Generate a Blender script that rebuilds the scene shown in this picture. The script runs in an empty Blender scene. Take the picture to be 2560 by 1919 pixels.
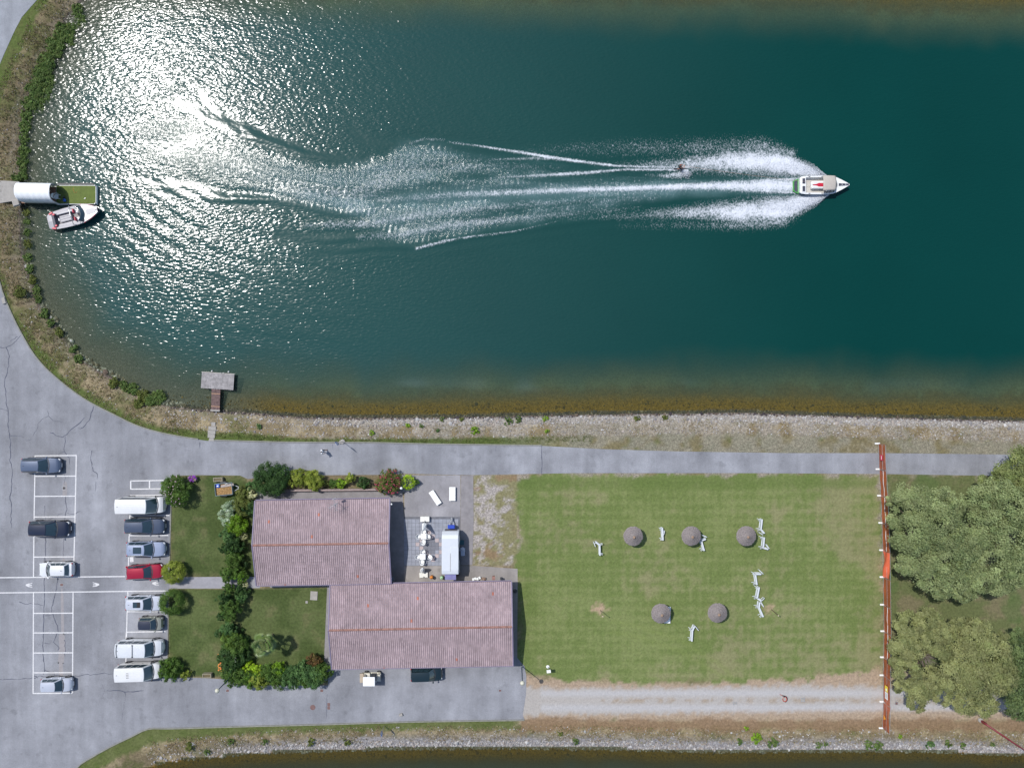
import bpy, bmesh, math, random
import numpy as np
from mathutils import Vector, Matrix, Quaternion

# ------------------------------------------------------------------ camera, world, sun, exposure
HCAM = 86.0
SC = 0.05            # metres on the ground for one pixel of the 2560 px photograph
scene = bpy.context.scene
cam_d = bpy.data.cameras.new("camera"); cam = bpy.data.objects.new("camera", cam_d)
scene.collection.objects.link(cam); cam.location = (0, 0, HCAM); cam.rotation_euler = (0, 0, 0)
cam_d.sensor_width = 36; cam_d.lens = 36 * HCAM / 128.0; cam_d.clip_end = 6000; cam_d.clip_start = 0.5
scene.camera = cam
SUN_EL = math.radians(58); SUN_AZ = math.radians(-51.7)   # azimuth measured clockwise from +Y
to_sun = Vector((math.sin(SUN_AZ) * math.cos(SUN_EL), math.cos(SUN_AZ) * math.cos(SUN_EL), math.sin(SUN_EL)))
world = bpy.data.worlds.new("World"); scene.world = world; world.use_nodes = True
wn = world.node_tree; bgn = wn.nodes.get("Background") or wn.nodes.new("ShaderNodeBackground")
sky = wn.nodes.new("ShaderNodeTexSky"); sky.sky_type = 'NISHITA'; sky.sun_disc = False
sky.sun_elevation = SUN_EL; sky.sun_rotation = SUN_AZ % (2 * math.pi); sky.air_density = 1.0; sky.dust_density = 1.0; sky.ozone_density = 1.0
wn.links.new(sky.outputs[0], bgn.inputs[0]); bgn.inputs[1].default_value = 0.14
sun_d = bpy.data.lights.new("sun", 'SUN'); sun_d.energy = 4.0; sun_d.angle = math.radians(0.53); sun_d.color = (1.0, 0.965, 0.92)
sun = bpy.data.objects.new("sun", sun_d); scene.collection.objects.link(sun)
sun.rotation_euler = (-to_sun).to_track_quat('-Z', 'Y').to_euler()
scene.view_settings.view_transform = 'Standard'; scene.view_settings.look = 'None'
scene.view_settings.gamma = 1.0; scene.view_settings.use_curve_mapping = False
scene.view_settings.exposure = 0.0
scene.render.engine = 'CYCLES'
cy = scene.cycles
cy.use_denoising = True; cy.max_bounces = 6; cy.diffuse_bounces = 2; cy.glossy_bounces = 2; cy.transmission_bounces = 3
cy.transparent_max_bounces = 8; cy.caustics_reflective = False; cy.caustics_refractive = False
cy.use_adaptive_sampling = True; cy.adaptive_threshold = 0.02; cy.blur_glossy = 0.0

C = scene.collection
rng = np.random.default_rng(7); random.seed(7)
WZ = -0.7            # water level

# ------------------------------------------------------------------ helpers
def P(px, py, z=0.0):
    k = SC * (1 - z / HCAM)
    return ((px - 1280) * k, (959.5 - py) * k)
def P3(px, py, z=0.0):
    x, y = P(px, py, z); return Vector((x, y, z))
def lin(c):
    c = np.array(c, float) / 255.0
    return np.where(c <= .04045, c / 12.92, ((c + .055) / 1.055) ** 2.4)
def A(r, g, b, k=1.5):       # albedo of a surface that shows as this sRGB colour in full sun
    return tuple(np.clip(lin((r, g, b)) / k, 0.002, 0.85))
def sm(a, b, x):
    t = np.clip((x - a) / (b - a), 0, 1); return t * t * (3 - 2 * t)

def vnoise(x, y, seed=0):
    r = np.random.default_rng(seed).random((256, 256))
    xi = np.floor(x).astype(int); yi = np.floor(y).astype(int)
    fx = x - xi; fy = y - yi; fx = fx * fx * (3 - 2 * fx); fy = fy * fy * (3 - 2 * fy)
    a = r[xi & 255, yi & 255]; b = r[(xi + 1) & 255, yi & 255]; c = r[xi & 255, (yi + 1) & 255]; d = r[(xi + 1) & 255, (yi + 1) & 255]
    return (a * (1 - fx) + b * fx) * (1 - fy) + (c * (1 - fx) + d * fx) * fy
def fbm(x, y, f, o=4, seed=0):
    s = 0; a = 0.5; t = 0
    for i in range(o):
        s = s + a * vnoise(x * f + 17.3 * i, y * f - 9.1 * i, seed + i); t += a; f *= 2.03; a *= .55
    return s / t
def sdist(poly, x, y):
    """signed distance (m) to a closed polygon, negative inside"""
    x = np.asarray(x, float); y = np.asarray(y, float)
    d = np.full(x.shape, 1e18); ins = np.zeros(x.shape, bool); n = len(poly)
    for i in range(n):
        ax, ay = poly[i]; bx, by = poly[(i + 1) % n]
        ex, ey = bx - ax, by - ay; wx, wy = x - ax, y - ay
        t = np.clip((wx * ex + wy * ey) / (ex * ex + ey * ey + 1e-12), 0, 1)
        d = np.minimum(d, (wx - ex * t) ** 2 + (wy - ey * t) ** 2)
        c = (ay <= y) != (by <= y)
        if ey != 0: ins ^= c & (x < ax + (y - ay) * ex / ey)
    d = np.sqrt(d); return np.where(ins, -d, d)
def stroke(pts, x, y):
    """pts (px,py,halfwidth,intensity): soft brush value at px coords x,y"""
    v = np.zeros(x.shape)
    for (ax, ay, aw, ai), (bx, by, bw, bi) in zip(pts[:-1], pts[1:]):
        m = (x > min(ax, bx) - 3 * max(aw, bw)) & (x < max(ax, bx) + 3 * max(aw, bw))
        xx = x[m]; yy = y[m]
        ex, ey = bx - ax, by - ay
        t = np.clip(((xx - ax) * ex + (yy - ay) * ey) / (ex * ex + ey * ey), 0, 1)
        d = np.hypot(xx - ax - ex * t, yy - ay - ey * t); w = aw + (bw - aw) * t; I = ai + (bi - ai) * t
        v[m] = np.maximum(v[m], I * np.exp(-(d / w) ** 2 * 1.1))
    return v
def linedist(pts, x, y):
    d = np.full(x.shape, 1e18); sg = np.zeros(x.shape)
    for (ax, ay), (bx, by) in zip(pts[:-1], pts[1:]):
        ex, ey = bx - ax, by - ay; t = np.clip(((x - ax) * ex + (y - ay) * ey) / (ex * ex + ey * ey), 0, 1)
        dx = x - ax - ex * t; dy = y - ay - ey * t; q = np.hypot(dx, dy); s = np.sign(ex * dy - ey * dx)
        k = q < d; d = np.where(k, q, d); sg = np.where(k, s, sg)
    return d * sg

# ---- materials
def _n(nt, t, **kw):
    n = nt.nodes.new(t)
    for k, v in kw.items(): setattr(n, k, v)
    return n
def setin(n, **kw):
    for k, v in kw.items(): n.inputs[k.replace('_', ' ')].default_value = v
def c4(c): return (c[0], c[1], c[2], 1.0)
MATS = {}
def mat(name, base, rough=.6, metal=0., var=.12, scale=2.5, bump=0., bscale=20., coat=0., spec=.5, alpha=1., detail=4.):
    if name in MATS: return MATS[name]
    m = bpy.data.materials.new(name); m.use_nodes = True; nt = m.node_tree; L = nt.links.new
    b = nt.nodes["Principled BSDF"]; tc = _n(nt, "ShaderNodeTexCoord")
    if var > 0:
        nz = _n(nt, "ShaderNodeTexNoise"); setin(nz, Scale=scale, Detail=detail, Roughness=.65); L(tc.outputs["Object"], nz.inputs["Vector"])
        r = _n(nt, "ShaderNodeValToRGB"); e = r.color_ramp.elements
        e[0].position = .3; e[1].position = .7
        e[0].color = c4(np.array(base) * (1 - var)); e[1].color = c4(np.minimum(np.array(base) * (1 + var), .9))
        L(nz.outputs["Fac"], r.inputs["Fac"]); L(r.outputs["Color"], b.inputs["Base Color"])
    else: b.inputs["Base Color"].default_value = c4(base)
    setin(b, Roughness=rough, Metallic=metal, Alpha=alpha); b.inputs["Specular IOR Level"].default_value = spec
    b.inputs["Coat Weight"].default_value = coat; b.inputs["Coat Roughness"].default_value = .04
    if bump > 0:
        n2 = _n(nt, "ShaderNodeTexNoise"); setin(n2, Scale=bscale, Detail=3.); L(tc.outputs["Object"], n2.inputs["Vector"])
        bp = _n(nt, "ShaderNodeBump"); setin(bp, Strength=bump, Distance=.03); L(n2.outputs["Fac"], bp.inputs["Height"]); L(bp.outputs["Normal"], b.inputs["Normal"])
    MATS[name] = m; return m
def paint(name, base): return mat("paint_" + name, base, rough=.32, var=.04, scale=1.2, coat=.8, metal=.25)

# ---- mesh building
def tag(o, label=None, cat=None, group=None, kind=None):
    if label: o["label"] = label
    if cat: o["category"] = cat
    if group: o["group"] = group
    if kind: o["kind"] = kind
    return o
def empty(name, loc, rz=0., label=None, cat=None, group=None):
    o = bpy.data.objects.new(name, None); C.objects.link(o); o.location = loc; o.rotation_euler = (0, 0, rz); o.empty_display_size = .3
    return tag(o, label, cat, group)
def big_mesh(name, v, quads=None, tris=None, material=None, parent=None, smooth=False, attrs=None):
    """numpy mesh; attrs: name -> (n,4) point colours or (n,) point floats"""
    me = bpy.data.meshes.new(name); v = np.asarray(v, np.float32)
    q = np.zeros((0, 4), int) if quads is None else np.asarray(quads, int); t = np.zeros((0, 3), int) if tris is None else np.asarray(tris, int)
    me.vertices.add(len(v)); me.vertices.foreach_set("co", v.ravel())
    nl = q.size + t.size; me.loops.add(nl); me.loops.foreach_set("vertex_index", np.concatenate([q.ravel(), t.ravel()]).astype(np.int32))
    me.polygons.add(len(q) + len(t))
    ls = np.concatenate([np.arange(len(q)) * 4, q.size + np.arange(len(t)) * 3]).astype(np.int32); me.polygons.foreach_set("loop_start", ls)
    me.polygons.foreach_set("use_smooth", np.full(len(q) + len(t), smooth, bool))
    for k, a in (attrs or {}).items():
        a = np.asarray(a, np.float32)
        if a.ndim == 2:
            at = me.attributes.new(k, 'FLOAT_COLOR', 'POINT'); at.data.foreach_set("color", a.ravel())
        else:
            at = me.attributes.new(k, 'FLOAT', 'POINT'); at.data.foreach_set("value", a.ravel())
    me.update(calc_edges=True); me.validate()
    if material: me.materials.append(material)
    o = bpy.data.objects.new(name, me); C.objects.link(o)
    if parent: o.parent = parent
    return o
class MB:
    def __init__(s): s.v = []; s.f = []
    def add(s, vs, fs):
        n = len(s.v); s.v += [tuple(p) for p in vs]; s.f += [tuple(i + n for i in f) for f in fs]; return s
    def box(s, c, d, rot=None, taper=1.0):
        x, y, z = d[0] / 2, d[1] / 2, d[2] / 2; k = taper
        vs = [Vector(p) for p in ((-x, -y, -z), (x, -y, -z), (x, y, -z), (-x, y, -z), (-x * k, -y * k, z), (x * k, -y * k, z), (x * k, y * k, z), (-x * k, y * k, z))]
        M = rot if rot is not None else Matrix.Identity(3)
        if isinstance(M, (int, float)): M = Matrix.Rotation(M, 3, 'Z')
        return s.add([M @ p + Vector(c) for p in vs], [(3, 2, 1, 0), (4, 5, 6, 7), (0, 1, 5, 4), (1, 2, 6, 5), (2, 3, 7, 6), (3, 0, 4, 7)])
    def bar(s, a, b, w, h, up=(0, 0, 1)):
        a = Vector(a); b = Vector(b); d = b - a; L = d.length; x = d.normalized(); u = Vector(up)
        if abs(x.dot(u)) > .98: u = Vector((0, 1, 0))
        y = u.cross(x).normalized(); z = x.cross(y); M = Matrix((x, y, z)).transposed()
        return s.box((a + b) / 2, (L, w, h), M)
    def tube(s, pts, r, n=8, caps=True):
        pts = [Vector(p) for p in pts]; m = len(pts); rr = r if isinstance(r, (list, tuple)) else [r] * m; vs = []; fs = []; pu = None
        for i, p in enumerate(pts):
            d = (pts[min(i + 1, m - 1)] - pts[max(i - 1, 0)]).normalized()
            u = pu if pu is not None else (Vector((0, 0, 1)) if abs(d.z) < .9 else Vector((1, 0, 0)))
            u = (u - d * u.dot(d)).normalized(); w = d.cross(u); pu = u
            for k in range(n):
                a = 2 * math.pi * k / n; vs.append(p + (u * math.cos(a) + w * math.sin(a)) * rr[i])
        for i in range(m - 1):
            for k in range(n): fs.append((i * n + k, i * n + (k + 1) % n, (i + 1) * n + (k + 1) % n, (i + 1) * n + k))
        if caps: fs.append(tuple(range(n - 1, -1, -1))); fs.append(tuple((m - 1) * n + k for k in range(n)))
        return s.add(vs, fs)
    def lathe(s, prof, c=(0, 0, 0), n=20, sx=1., sy=1., M=None):
        vs = []; fs = []; m = len(prof); c = Vector(c)
        for (r, z) in prof:
            for k in range(n):
                a = 2 * math.pi * k / n; p = Vector((r * math.cos(a) * sx, r * math.sin(a) * sy, z)); vs.append((M @ p if M is not None else p) + c)
        for i in range(m - 1):
            for k in range(n): fs.append((i * n + k, i * n + (k + 1) % n, (i + 1) * n + (k + 1) % n, (i + 1) * n + k))
        fs.append(tuple(range(n - 1, -1, -1))); fs.append(tuple((m - 1) * n + k for k in range(n)))
        return s.add(vs, fs)
    def ball(s, c, r, n=12, M=None):
        rx, ry, rz = (r, r, r) if isinstance(r, (int, float)) else r; m = max(4, n // 2)
        prof = [(max(1e-3, math.sin(math.pi * i / m)), -math.cos(math.pi * i / m)) for i in range(m + 1)]
        n0 = len(s.v); s.lathe(prof, (0, 0, 0), n)
        for i in range(n0, len(s.v)):
            p = Vector((s.v[i][0] * rx, s.v[i][1] * ry, s.v[i][2] * rz)); s.v[i] = tuple((M @ p if M is not None else p) + Vector(c))
        return s
    def prism(s, poly, z0, z1):
        n = len(poly); a = sum(poly[i][0] * poly[(i + 1) % n][1] - poly[(i + 1) % n][0] * poly[i][1] for i in range(n))
        if a < 0: poly = poly[::-1]
        vs = [(p[0], p[1], z0) for p in poly] + [(p[0], p[1], z1) for p in poly]
        return s.add(vs, [tuple(range(n - 1, -1, -1)), tuple(range(n, 2 * n))] + [(i, (i + 1) % n, n + (i + 1) % n, n + i) for i in range(n)])
    def grid(s, fn, us, ws, flip=False, thick=None):
        nu, nw = len(us), len(ws); vs = [fn(u, w) for u in us for w in ws]; fs = []
        for i in range(nu - 1):
            for j in range(nw - 1):
                f = (i * nw + j, (i + 1) * nw + j, (i + 1) * nw + j + 1, i * nw + j + 1); fs.append(f[::-1] if flip else f)
        return s.add(vs, fs)
    def build(s, name, m, parent=None, smooth=False, bevel=0., sub=0, tri=False, solid=0., label=None):
        me = bpy.data.meshes.new(name); me.from_pydata(s.v, [], s.f)
        if tri or bevel < 0:
            bm = bmesh.new(); bm.from_mesh(me); bmesh.ops.triangulate(bm, faces=bm.faces[:], ngon_method='EAR_CLIP'); bm.to_mesh(me); bm.free()
        if smooth:
            for p in me.polygons: p.use_smooth = True
        me.materials.append(m); me.update()
        o = bpy.data.objects.new(name, me); C.objects.link(o)
        if parent is not None: o.parent = parent
        if solid: md = o.modifiers.new("solid", 'SOLIDIFY'); md.thickness = solid; md.offset = -1
        if bevel > 0: md = o.modifiers.new("bevel", 'BEVEL'); md.width = bevel; md.segments = 2; md.limit_method = 'ANGLE'
        if sub: md = o.modifiers.new("sub", 'SUBSURF'); md.levels = sub; md.render_levels = sub
        if label: o["label"] = label
        return o
def copy_tree(o, parent=None):
    c = o.copy(); C.objects.link(c)
    if parent is not None: c.parent = parent
    for ch in list(o.children): copy_tree(ch, c)
    return c
def ribbon(pts, w, z, closed=False):
    """flat strip along a polyline of world xy points; returns quads as (verts, faces)"""
    vs = []; fs = []; n = len(pts)
    for i, p in enumerate(pts):
        a = Vector(pts[max(i - 1, 0)][:2]); b = Vector(pts[min(i + 1, n - 1)][:2]); d = (b - a).normalized(); nn = Vector((-d.y, d.x))
        ww = w[i] if isinstance(w, (list, tuple)) else w
        vs += [(p[0] + nn.x * ww / 2, p[1] + nn.y * ww / 2, z), (p[0] - nn.x * ww / 2, p[1] - nn.y * ww / 2, z)]
    for i in range(n - 1): fs.append((2 * i, 2 * i + 1, 2 * i + 3, 2 * i + 2))
    return vs, fs

# common materials
M_white = mat("white_plastic", (.78, .79, .78), rough=.4, var=.05)
M_cream = mat("cream_vinyl", (.62, .60, .53), rough=.5, var=.06)
M_black = mat("black_rubber", (.015, .015, .017), rough=.75, var=.2)
M_dark = mat("dark_plastic", (.03, .032, .036), rough=.5, var=.15)
M_steel = mat("galvanised_steel", (.45, .47, .48), rough=.4, metal=.7, var=.15)
M_chrome = mat("chrome", (.7, .7, .72), rough=.15, metal=1., var=.0)
M_glass = mat("tinted_glass", (.022, .045, .06), rough=.06, var=.1, spec=.9, coat=.5)
M_lamp = mat("clear_lamp_lens", (.62, .64, .66), rough=.12, var=.05, coat=1.)
M_red = mat("red_lens", (.42, .012, .02), rough=.2, var=.05, coat=1.)
M_wood = mat("brown_deck_wood", A(120, 90, 80), rough=.75, var=.25, scale=5, bump=.3)
M_conc = mat("pale_concrete", A(182, 178, 172), rough=.85, var=.14, scale=1.6, bump=.3)
M_concd = mat("grey_concrete", A(156, 152, 154), rough=.85, var=.16, scale=1.2, bump=.3)
# ------------------------------------------------------------------ the setting: terrain, water
LAKE_PX = [(330, -70), (250, -20), (214, 0), (200, 17), (178, 42), (156, 75), (139, 130), (116, 162), (98, 205), (80, 245), (67, 275), (59, 318), (58, 376), (59, 452), (58, 510),
           (58, 565), (63, 637), (69, 658), (84, 698), (98, 750), (124, 779), (162, 837), (197, 886), (246, 918), (289, 938), (340, 975), (414, 1006), (463, 1011), (530, 1017), (640, 1024),
           (757, 1034), (900, 1036), (1157, 1034), (1504, 1027), (1852, 1023), (2199, 1034), (2560, 1043), (9000, 1060), (9000, -60), (2560, -26), (1900, -50), (1000, -72)]
CANAL_PX = [(200, 2030), (330, 1935), (380, 1916), (419, 1905), (520, 1895), (618, 1885), (772, 1879), (940, 1874), (1280, 1871), (1500, 1873), (1800, 1881), (2100, 1879), (2300, 1879), (2560, 1889),
            (9000, 1900), (9000, 2500), (200, 2500)]
LAKE = [P(a, b, WZ) for a, b in LAKE_PX]; CANAL = [P(a, b, WZ) for a, b in CANAL_PX]

def ground_h(x, y, dl=None, dc=None):
    dl = sdist(LAKE, x, y) if dl is None else dl; dc = sdist(CANAL, x, y) if dc is None else dc
    d = np.minimum(dl, dc)
    land = -1.0 + 1.0 * sm(-.6, 2.9, d)
    bed = WZ - .09 - np.clip(-d - .3, 0, 40) * .2
    h = np.where(d > -.6, land, np.minimum(bed, -1.0 + (d + .6) * .2))
    return np.maximum(h, -4.0), dl, dc

def axis(dense0, dense1, step, far, grow=1.35):
    c = list(np.arange(dense0, dense1 + step / 2, step)); s = step
    while c[-1] < far: s = min(s * grow, 150); c.append(c[-1] + s)
    s = step
    while c[0] > -far: s = min(s * grow, 150); c.insert(0, c[0] - s)
    return np.array(c)
def grid_mesh_arrays(xs, ys):
    X, Y = np.meshgrid(xs, ys, indexing='ij'); n, m = X.shape; i = np.arange(n * m).reshape(n, m)
    q = np.stack([i[:-1, :-1], i[1:, :-1], i[1:, 1:], i[:-1, 1:]], -1).reshape(-1, 4)
    return X.ravel(), Y.ravel(), q

def poly(*pts): return [P(a, b) for a, b in pts]
LAWN_BIG = poly((1290, 1188), (1435, 1185), (2197, 1188), (2206, 1400), (2206, 1668), (2120, 1682), (1950, 1698), (1800, 1704), (1640, 1708), (1480, 1702), (1400, 1695), (1340, 1688), (1312, 1668), (1296, 1660), (1292, 1400), (1300, 1300))
LAWN_N = poly((429, 1189), (610, 1187), (640, 1240), (640, 1441), (424, 1441), (429, 1260))
LAWN_S = poly((423, 1471), (560, 1471), (560, 1690), (420, 1690))
LAWN_C = poly((555, 1471), (640, 1470), (830, 1466), (822, 1650), (822, 1705), (555, 1705))
LAWN_T = poly((2212, 1188), (2700, 1192), (2700, 1800), (2212, 1660))
BED_N = poly((640, 1186), (1000, 1185), (1000, 1222), (640, 1226))
TRACK = poly((1300, 1715), (1400, 1722), (1700, 1716), (2000, 1712), (2300, 1716), (2700, 1720), (2700, 1768), (2300, 1770), (2000, 1776), (1700, 1782), (1500, 1786), (1300, 1788))
TAN = poly((1290, 1690), (1500, 1698), (1800, 1700), (2100, 1675), (2300, 1660), (2360, 1700), (2700, 1740), (2700, 1800), (2300, 1803), (1900, 1810), (1500, 1806), (1290, 1806))
WEEDY = poly((1183, 1188), (1292, 1188), (1292, 1412), (1183, 1412))

def ground_colours(x, y, dl, dc):
    d = np.minimum(dl, dc); px = 1280 + x / SC; py = 959.5 - y / SC
    n1 = fbm(x, y, .18, 4, 1); n2 = fbm(x, y, .7, 4, 11); n3 = fbm(x, y, 2.2, 3, 21); n4 = fbm(x, y, .35, 3, 31)
    col = np.zeros(x.shape + (3,)); peb = np.zeros(x.shape)
    def put(w, c, p=0.):
        nonlocal col, peb
        w = np.clip(w, 0, 1)[..., None] if False else np.clip(w, 0, 1)
        c = np.array(c, float); c = c if c.ndim > 1 else np.broadcast_to(c, col.shape)
        col = col * (1 - w[..., None]) + c * w[..., None]; peb = peb * (1 - w) + p * w
    straw = np.array(A(172, 157, 126)); olive = np.array(A(108, 112, 68)); brown = np.array(A(144, 130, 102)); pebble = np.array(A(164, 156, 144)); green = np.array(A(98, 118, 58))
    put(np.ones(x.shape), brown, .5)
    put(sm(.45, .62, n2), straw, .35); put(sm(.52, .66, n4 * .6 + n3 * .4) * .75, olive, .1)
    # bank between the lake and the road: pebbly middle
    east = sm(560, 900, px) * (py < 1400)
    put(sm(.38, .55, n2 * .5 + n4 * .5) * east * .8, pebble, .9)
    put((py > 1780) * sm(500, 1000, px) * sm(.35, .5, n2) * .8 * (1 - sm(1.6, 2.6, dc)), pebble, .9)
    # grass verge beside the kerb
    put((py < 1150) * sm(2.7, 3.3, dl + (n3 - .5) * .8) * (1 - sm(1200, 1480, px) * .8) * .9, green * .9, 0)
    put((py > 1780) * (px < 1330) * sm(2.5, 3.2, dc + (n3 - .5)) * .8, green * .85, 0)
    put((px < 120) * (py < 1000) * sm(.5, .62, n2) * .6, olive, 0)
    # tan dry strips and the gravel track
    tn = sdist(TAN, x, y); put(sm(.5, -.5, tn + (n2 - .5) * 2.4), np.array(A(186, 165, 142)), .15)
    put((py > 1750) * sm(.55, .0, np.abs(py - 1812) * SC - .45 + (n2 - .5) * 1.2) * (px > 1300) * .85, np.array(A(150, 124, 96)), .2)
    tr = sdist(TRACK, x, y); put(sm(.35, -.45, tr + (n3 - .5) * 1.3), np.array(A(194, 188, 182)), .12)
    for yy in (1732, 1768): put((px > 1350) * np.exp(-((py - yy) / 9.) ** 2) * .75, np.array(A(206, 205, 207)), .04)
    put((px > 1500) * np.exp(-((py - 1750) / 7.) ** 2) * sm(.4, .6, n3 * .6 + n2 * .4) * .8, np.array(A(178, 160, 138)), .4)
    # weedy gravel beside the patio
    wd = sdist(WEEDY, x, y); put(sm(.2, -.1, wd), np.array(A(186, 178, 172)), .9)
    put(sm(.2, -.1, wd) * sm(.44, .6, n3 * .55 + n2 * .45 + sm(1200, 1290, px) * .16) * .85, np.array(A(140, 136, 88)), .2)
    put(sm(.2, -.1, wd) * sm(.6, .72, n2) * .6, np.array(A(160, 128, 104)), .1)
    # lawns
    bl = sdist(LAWN_BIG, x, y) + (n2 - .5) * 1.6 + (n3 - .5) * .8
    stripe = .5 + .5 * np.sin(py / 24. * 2 * math.pi + .8 * np.sin(px / 300)) * (.5 + n4); stripe2 = .5 + .5 * np.sin(px / 21. * 2 * math.pi) * (.5 + n1)
    g = np.array(A(138, 149, 94)); gd = np.array(A(120, 136, 78)); gt = np.array(A(164, 154, 122))
    k = np.clip(.30 * n1 + .16 * n4 + .20 * n2 + .10 * stripe + .07 * stripe2 + .24 * (n3 - .5) + .06, 0, 1)
    gl = gd * (1 - sm(.36, .6, k))[..., None] + g * sm(.36, .6, k)[..., None]
    dry = np.clip(sm(.5, .68, fbm(x, y, .12, 4, 51) * .5 + n2 * .26 + .16 * n3 + .04 * stripe + .03 * stripe2 + .13 * sm(1850, 2200, px) + .05 * sm(1560, 1690, py)), 0, 1)
    gl = gl * (1 - .5 * dry)[..., None] + gt * (.5 * dry)[..., None]
    # fresh green band along the road and the faint wheel tracks
    band = np.exp(-((py - 1208) / 12.) ** 2) * .6 + np.exp(-((px - 1318 + (n4 - .5) * 40) / 16.) ** 2) * .35
    gl = gl * (1 - band)[..., None] + np.array(A(106, 126, 66)) * band[..., None]
    put(sm(.25, -.25, bl), gl, 0)
    for off in (0, 26):
        tl = [P(1530, 1552 + off), P(1600, 1566 + off), P(1700, 1600 + off), P(1800, 1660 + off), P(1830, 1690 + off)]
        put(np.exp(-(linedist(tl, x, y) / .28) ** 2) * .4 * sm(.2, -.2, bl), np.array(A(138, 152, 88)), 0)
    sg = np.array(A(82, 97, 54)); sg2 = np.array(A(101, 113, 69)); sb = np.array(A(132, 124, 92))
    for L_, f in ((LAWN_N, 1.), (LAWN_S, 1.08), (LAWN_C, 1.02)):
        w = sm(.12, -.12, sdist(L_, x, y)); c = sg * (1 - sm(.35, .62, n4 * .55 + n2 * .45))[..., None] + sg2 * sm(.35, .62, n4 * .55 + n2 * .45)[..., None]
        put(w, c * f, 0); put(w * sm(.62, .74, n2) * .35, sb, 0)
        put(w * sm(-.75, -.1, sdist(L_, x, y)) * sm(.35, .6, n2) * (py < 1470) * .6, sb, 0)
    put(sm(.1, -.1, sdist(BED_N, x, y)), brown * .9, .3); put(sm(.1, -.1, sdist(BED_N, x, y)) * sm(.4, .6, n2) * .7, olive, 0)
    lt = sdist(LAWN_T, x, y) + (n2 - .5) * 1.6
    put(sm(.5, -.5, lt), np.array(A(112, 120, 78)), .05); put(sm(.5, -.5, lt) * sm(.5, .66, n1 * .5 + n2 * .5) * .7, np.array(A(140, 128, 102)), .1)
    put(sm(.5, -.5, lt) * sm(.56, .66, n4) * .6, np.array(A(94, 116, 66)), 0)
    # greener strip along the fence foot
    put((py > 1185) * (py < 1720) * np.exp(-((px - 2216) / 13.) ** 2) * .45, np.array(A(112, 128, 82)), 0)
    # sandy scars round the two bare poles
    for (sx, sy, r) in ((1500, 1523, .9), (1927, 1521, .85), (1502, 1523, .5)):
        X, Y = P(sx, sy); put(sm(1., .25, np.hypot((x - X) * .75, y - Y) / r + (n3 - .5) * 1.6) * .9, np.array(A(196, 170, 144)), .3)
    # shore line: white stones, wet stones, algae covered bed
    lk = dl < dc
    put(lk * sm(1.75, 1.0, d + (n3 - .5) * 1.4) * np.clip(sm(600, 1200, px) + .2, 0, 1), np.array(A(176, 170, 162)), .8)
    put((~lk) * sm(2.0, 1.2, d + (n2 - .5) * 1.8) * sm(400, 800, px), np.array(A(172, 168, 168)), .8)
    put(sm(.75, .45, d + (n3 - .5) * .5) * lk, np.array(A(104, 94, 92)), .9)
    put(sm(.16, -.05, d + (n3 - .5) * .3), np.array(A(136, 108, 50)) , .9); put(sm(-.9, -2.4, d + (n2 - .5) * 1.2), np.array(A(116, 104, 72)), .4); put(sm(-2.2, -4., d + (n2 - .5) * 2), np.array(A(130, 140, 112)), .1)
    put((d < .1) * lk * sm(700, 520, px) * .9, np.array(A(112, 114, 114)), .6)
    return col, peb

def m_ground():
    m = bpy.data.materials.new("ground_cover"); m.use_nodes = True; nt = m.node_tree; L = nt.links.new; b = nt.nodes["Principled BSDF"]
    at = _n(nt, "ShaderNodeAttribute", attribute_name="col"); tc = _n(nt, "ShaderNodeTexCoord")
    nz = _n(nt, "ShaderNodeTexNoise"); setin(nz, Scale=3.2, Detail=5., Roughness=.7); L(tc.outputs["Object"], nz.inputs["Vector"])
    mr = _n(nt, "ShaderNodeMapRange"); setin(mr, From_Min=.28, From_Max=.72, To_Min=.66, To_Max=1.36); L(nz.outputs["Fac"], mr.inputs["Value"]); tx = _n(nt, "ShaderNodeAttribute", attribute_name="tex"); mt = _n(nt, "ShaderNodeMix", data_type='FLOAT'); L(tx.outputs["Fac"], mt.inputs["Factor"]); mt.inputs[2].default_value = 1.; L(mr.outputs[0], mt.inputs[3])
    vo = _n(nt, "ShaderNodeTexVoronoi"); setin(vo, Scale=10.); L(tc.outputs["Object"], vo.inputs["Vector"])
    sp = _n(nt, "ShaderNodeSeparateColor"); L(vo.outputs["Color"], sp.inputs[0])
    m2 = _n(nt, "ShaderNodeMapRange"); setin(m2, To_Min=.6, To_Max=1.4); L(sp.outputs[0], m2.inputs["Value"])
    mx = _n(nt, "ShaderNodeMix", data_type='FLOAT'); L(at.outputs["Alpha"], mx.inputs["Factor"]); mx.inputs[2].default_value = 1.; L(m2.outputs[0], mx.inputs[3])
    mu = _n(nt, "ShaderNodeMath", operation='MULTIPLY'); L(mt.outputs[0], mu.inputs[0]); L(mx.outputs[0], mu.inputs[1])
    vm = _n(nt, "ShaderNodeVectorMath", operation='SCALE'); L(at.outputs["Color"], vm.inputs[0]); L(mu.outputs[0], vm.inputs["Scale"])
    L(vm.outputs[0], b.inputs["Base Color"]); setin(b, Roughness=.95); b.inputs["Specular IOR Level"].default_value = .15
    ad = _n(nt, "ShaderNodeMath", operation='ADD'); L(nz.outputs["Fac"], ad.inputs[0]); L(sp.outputs[0], ad.inputs[1])
    bp = _n(nt, "ShaderNodeBump"); setin(bp, Strength=.5, Distance=.08); L(ad.outputs[0], bp.inputs["Height"]); L(bp.outputs["Normal"], b.inputs["Normal"])
    return m
xs = axis(-66, 66, .25, 2500); ys = axis(-50, 50, .25, 2500)
gx, gy, gq = grid_mesh_arrays(xs, ys)
gh, gdl, gdc = ground_h(gx, gy)
gcol, gpeb = ground_colours(gx, gy, gdl, gdc)
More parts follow.
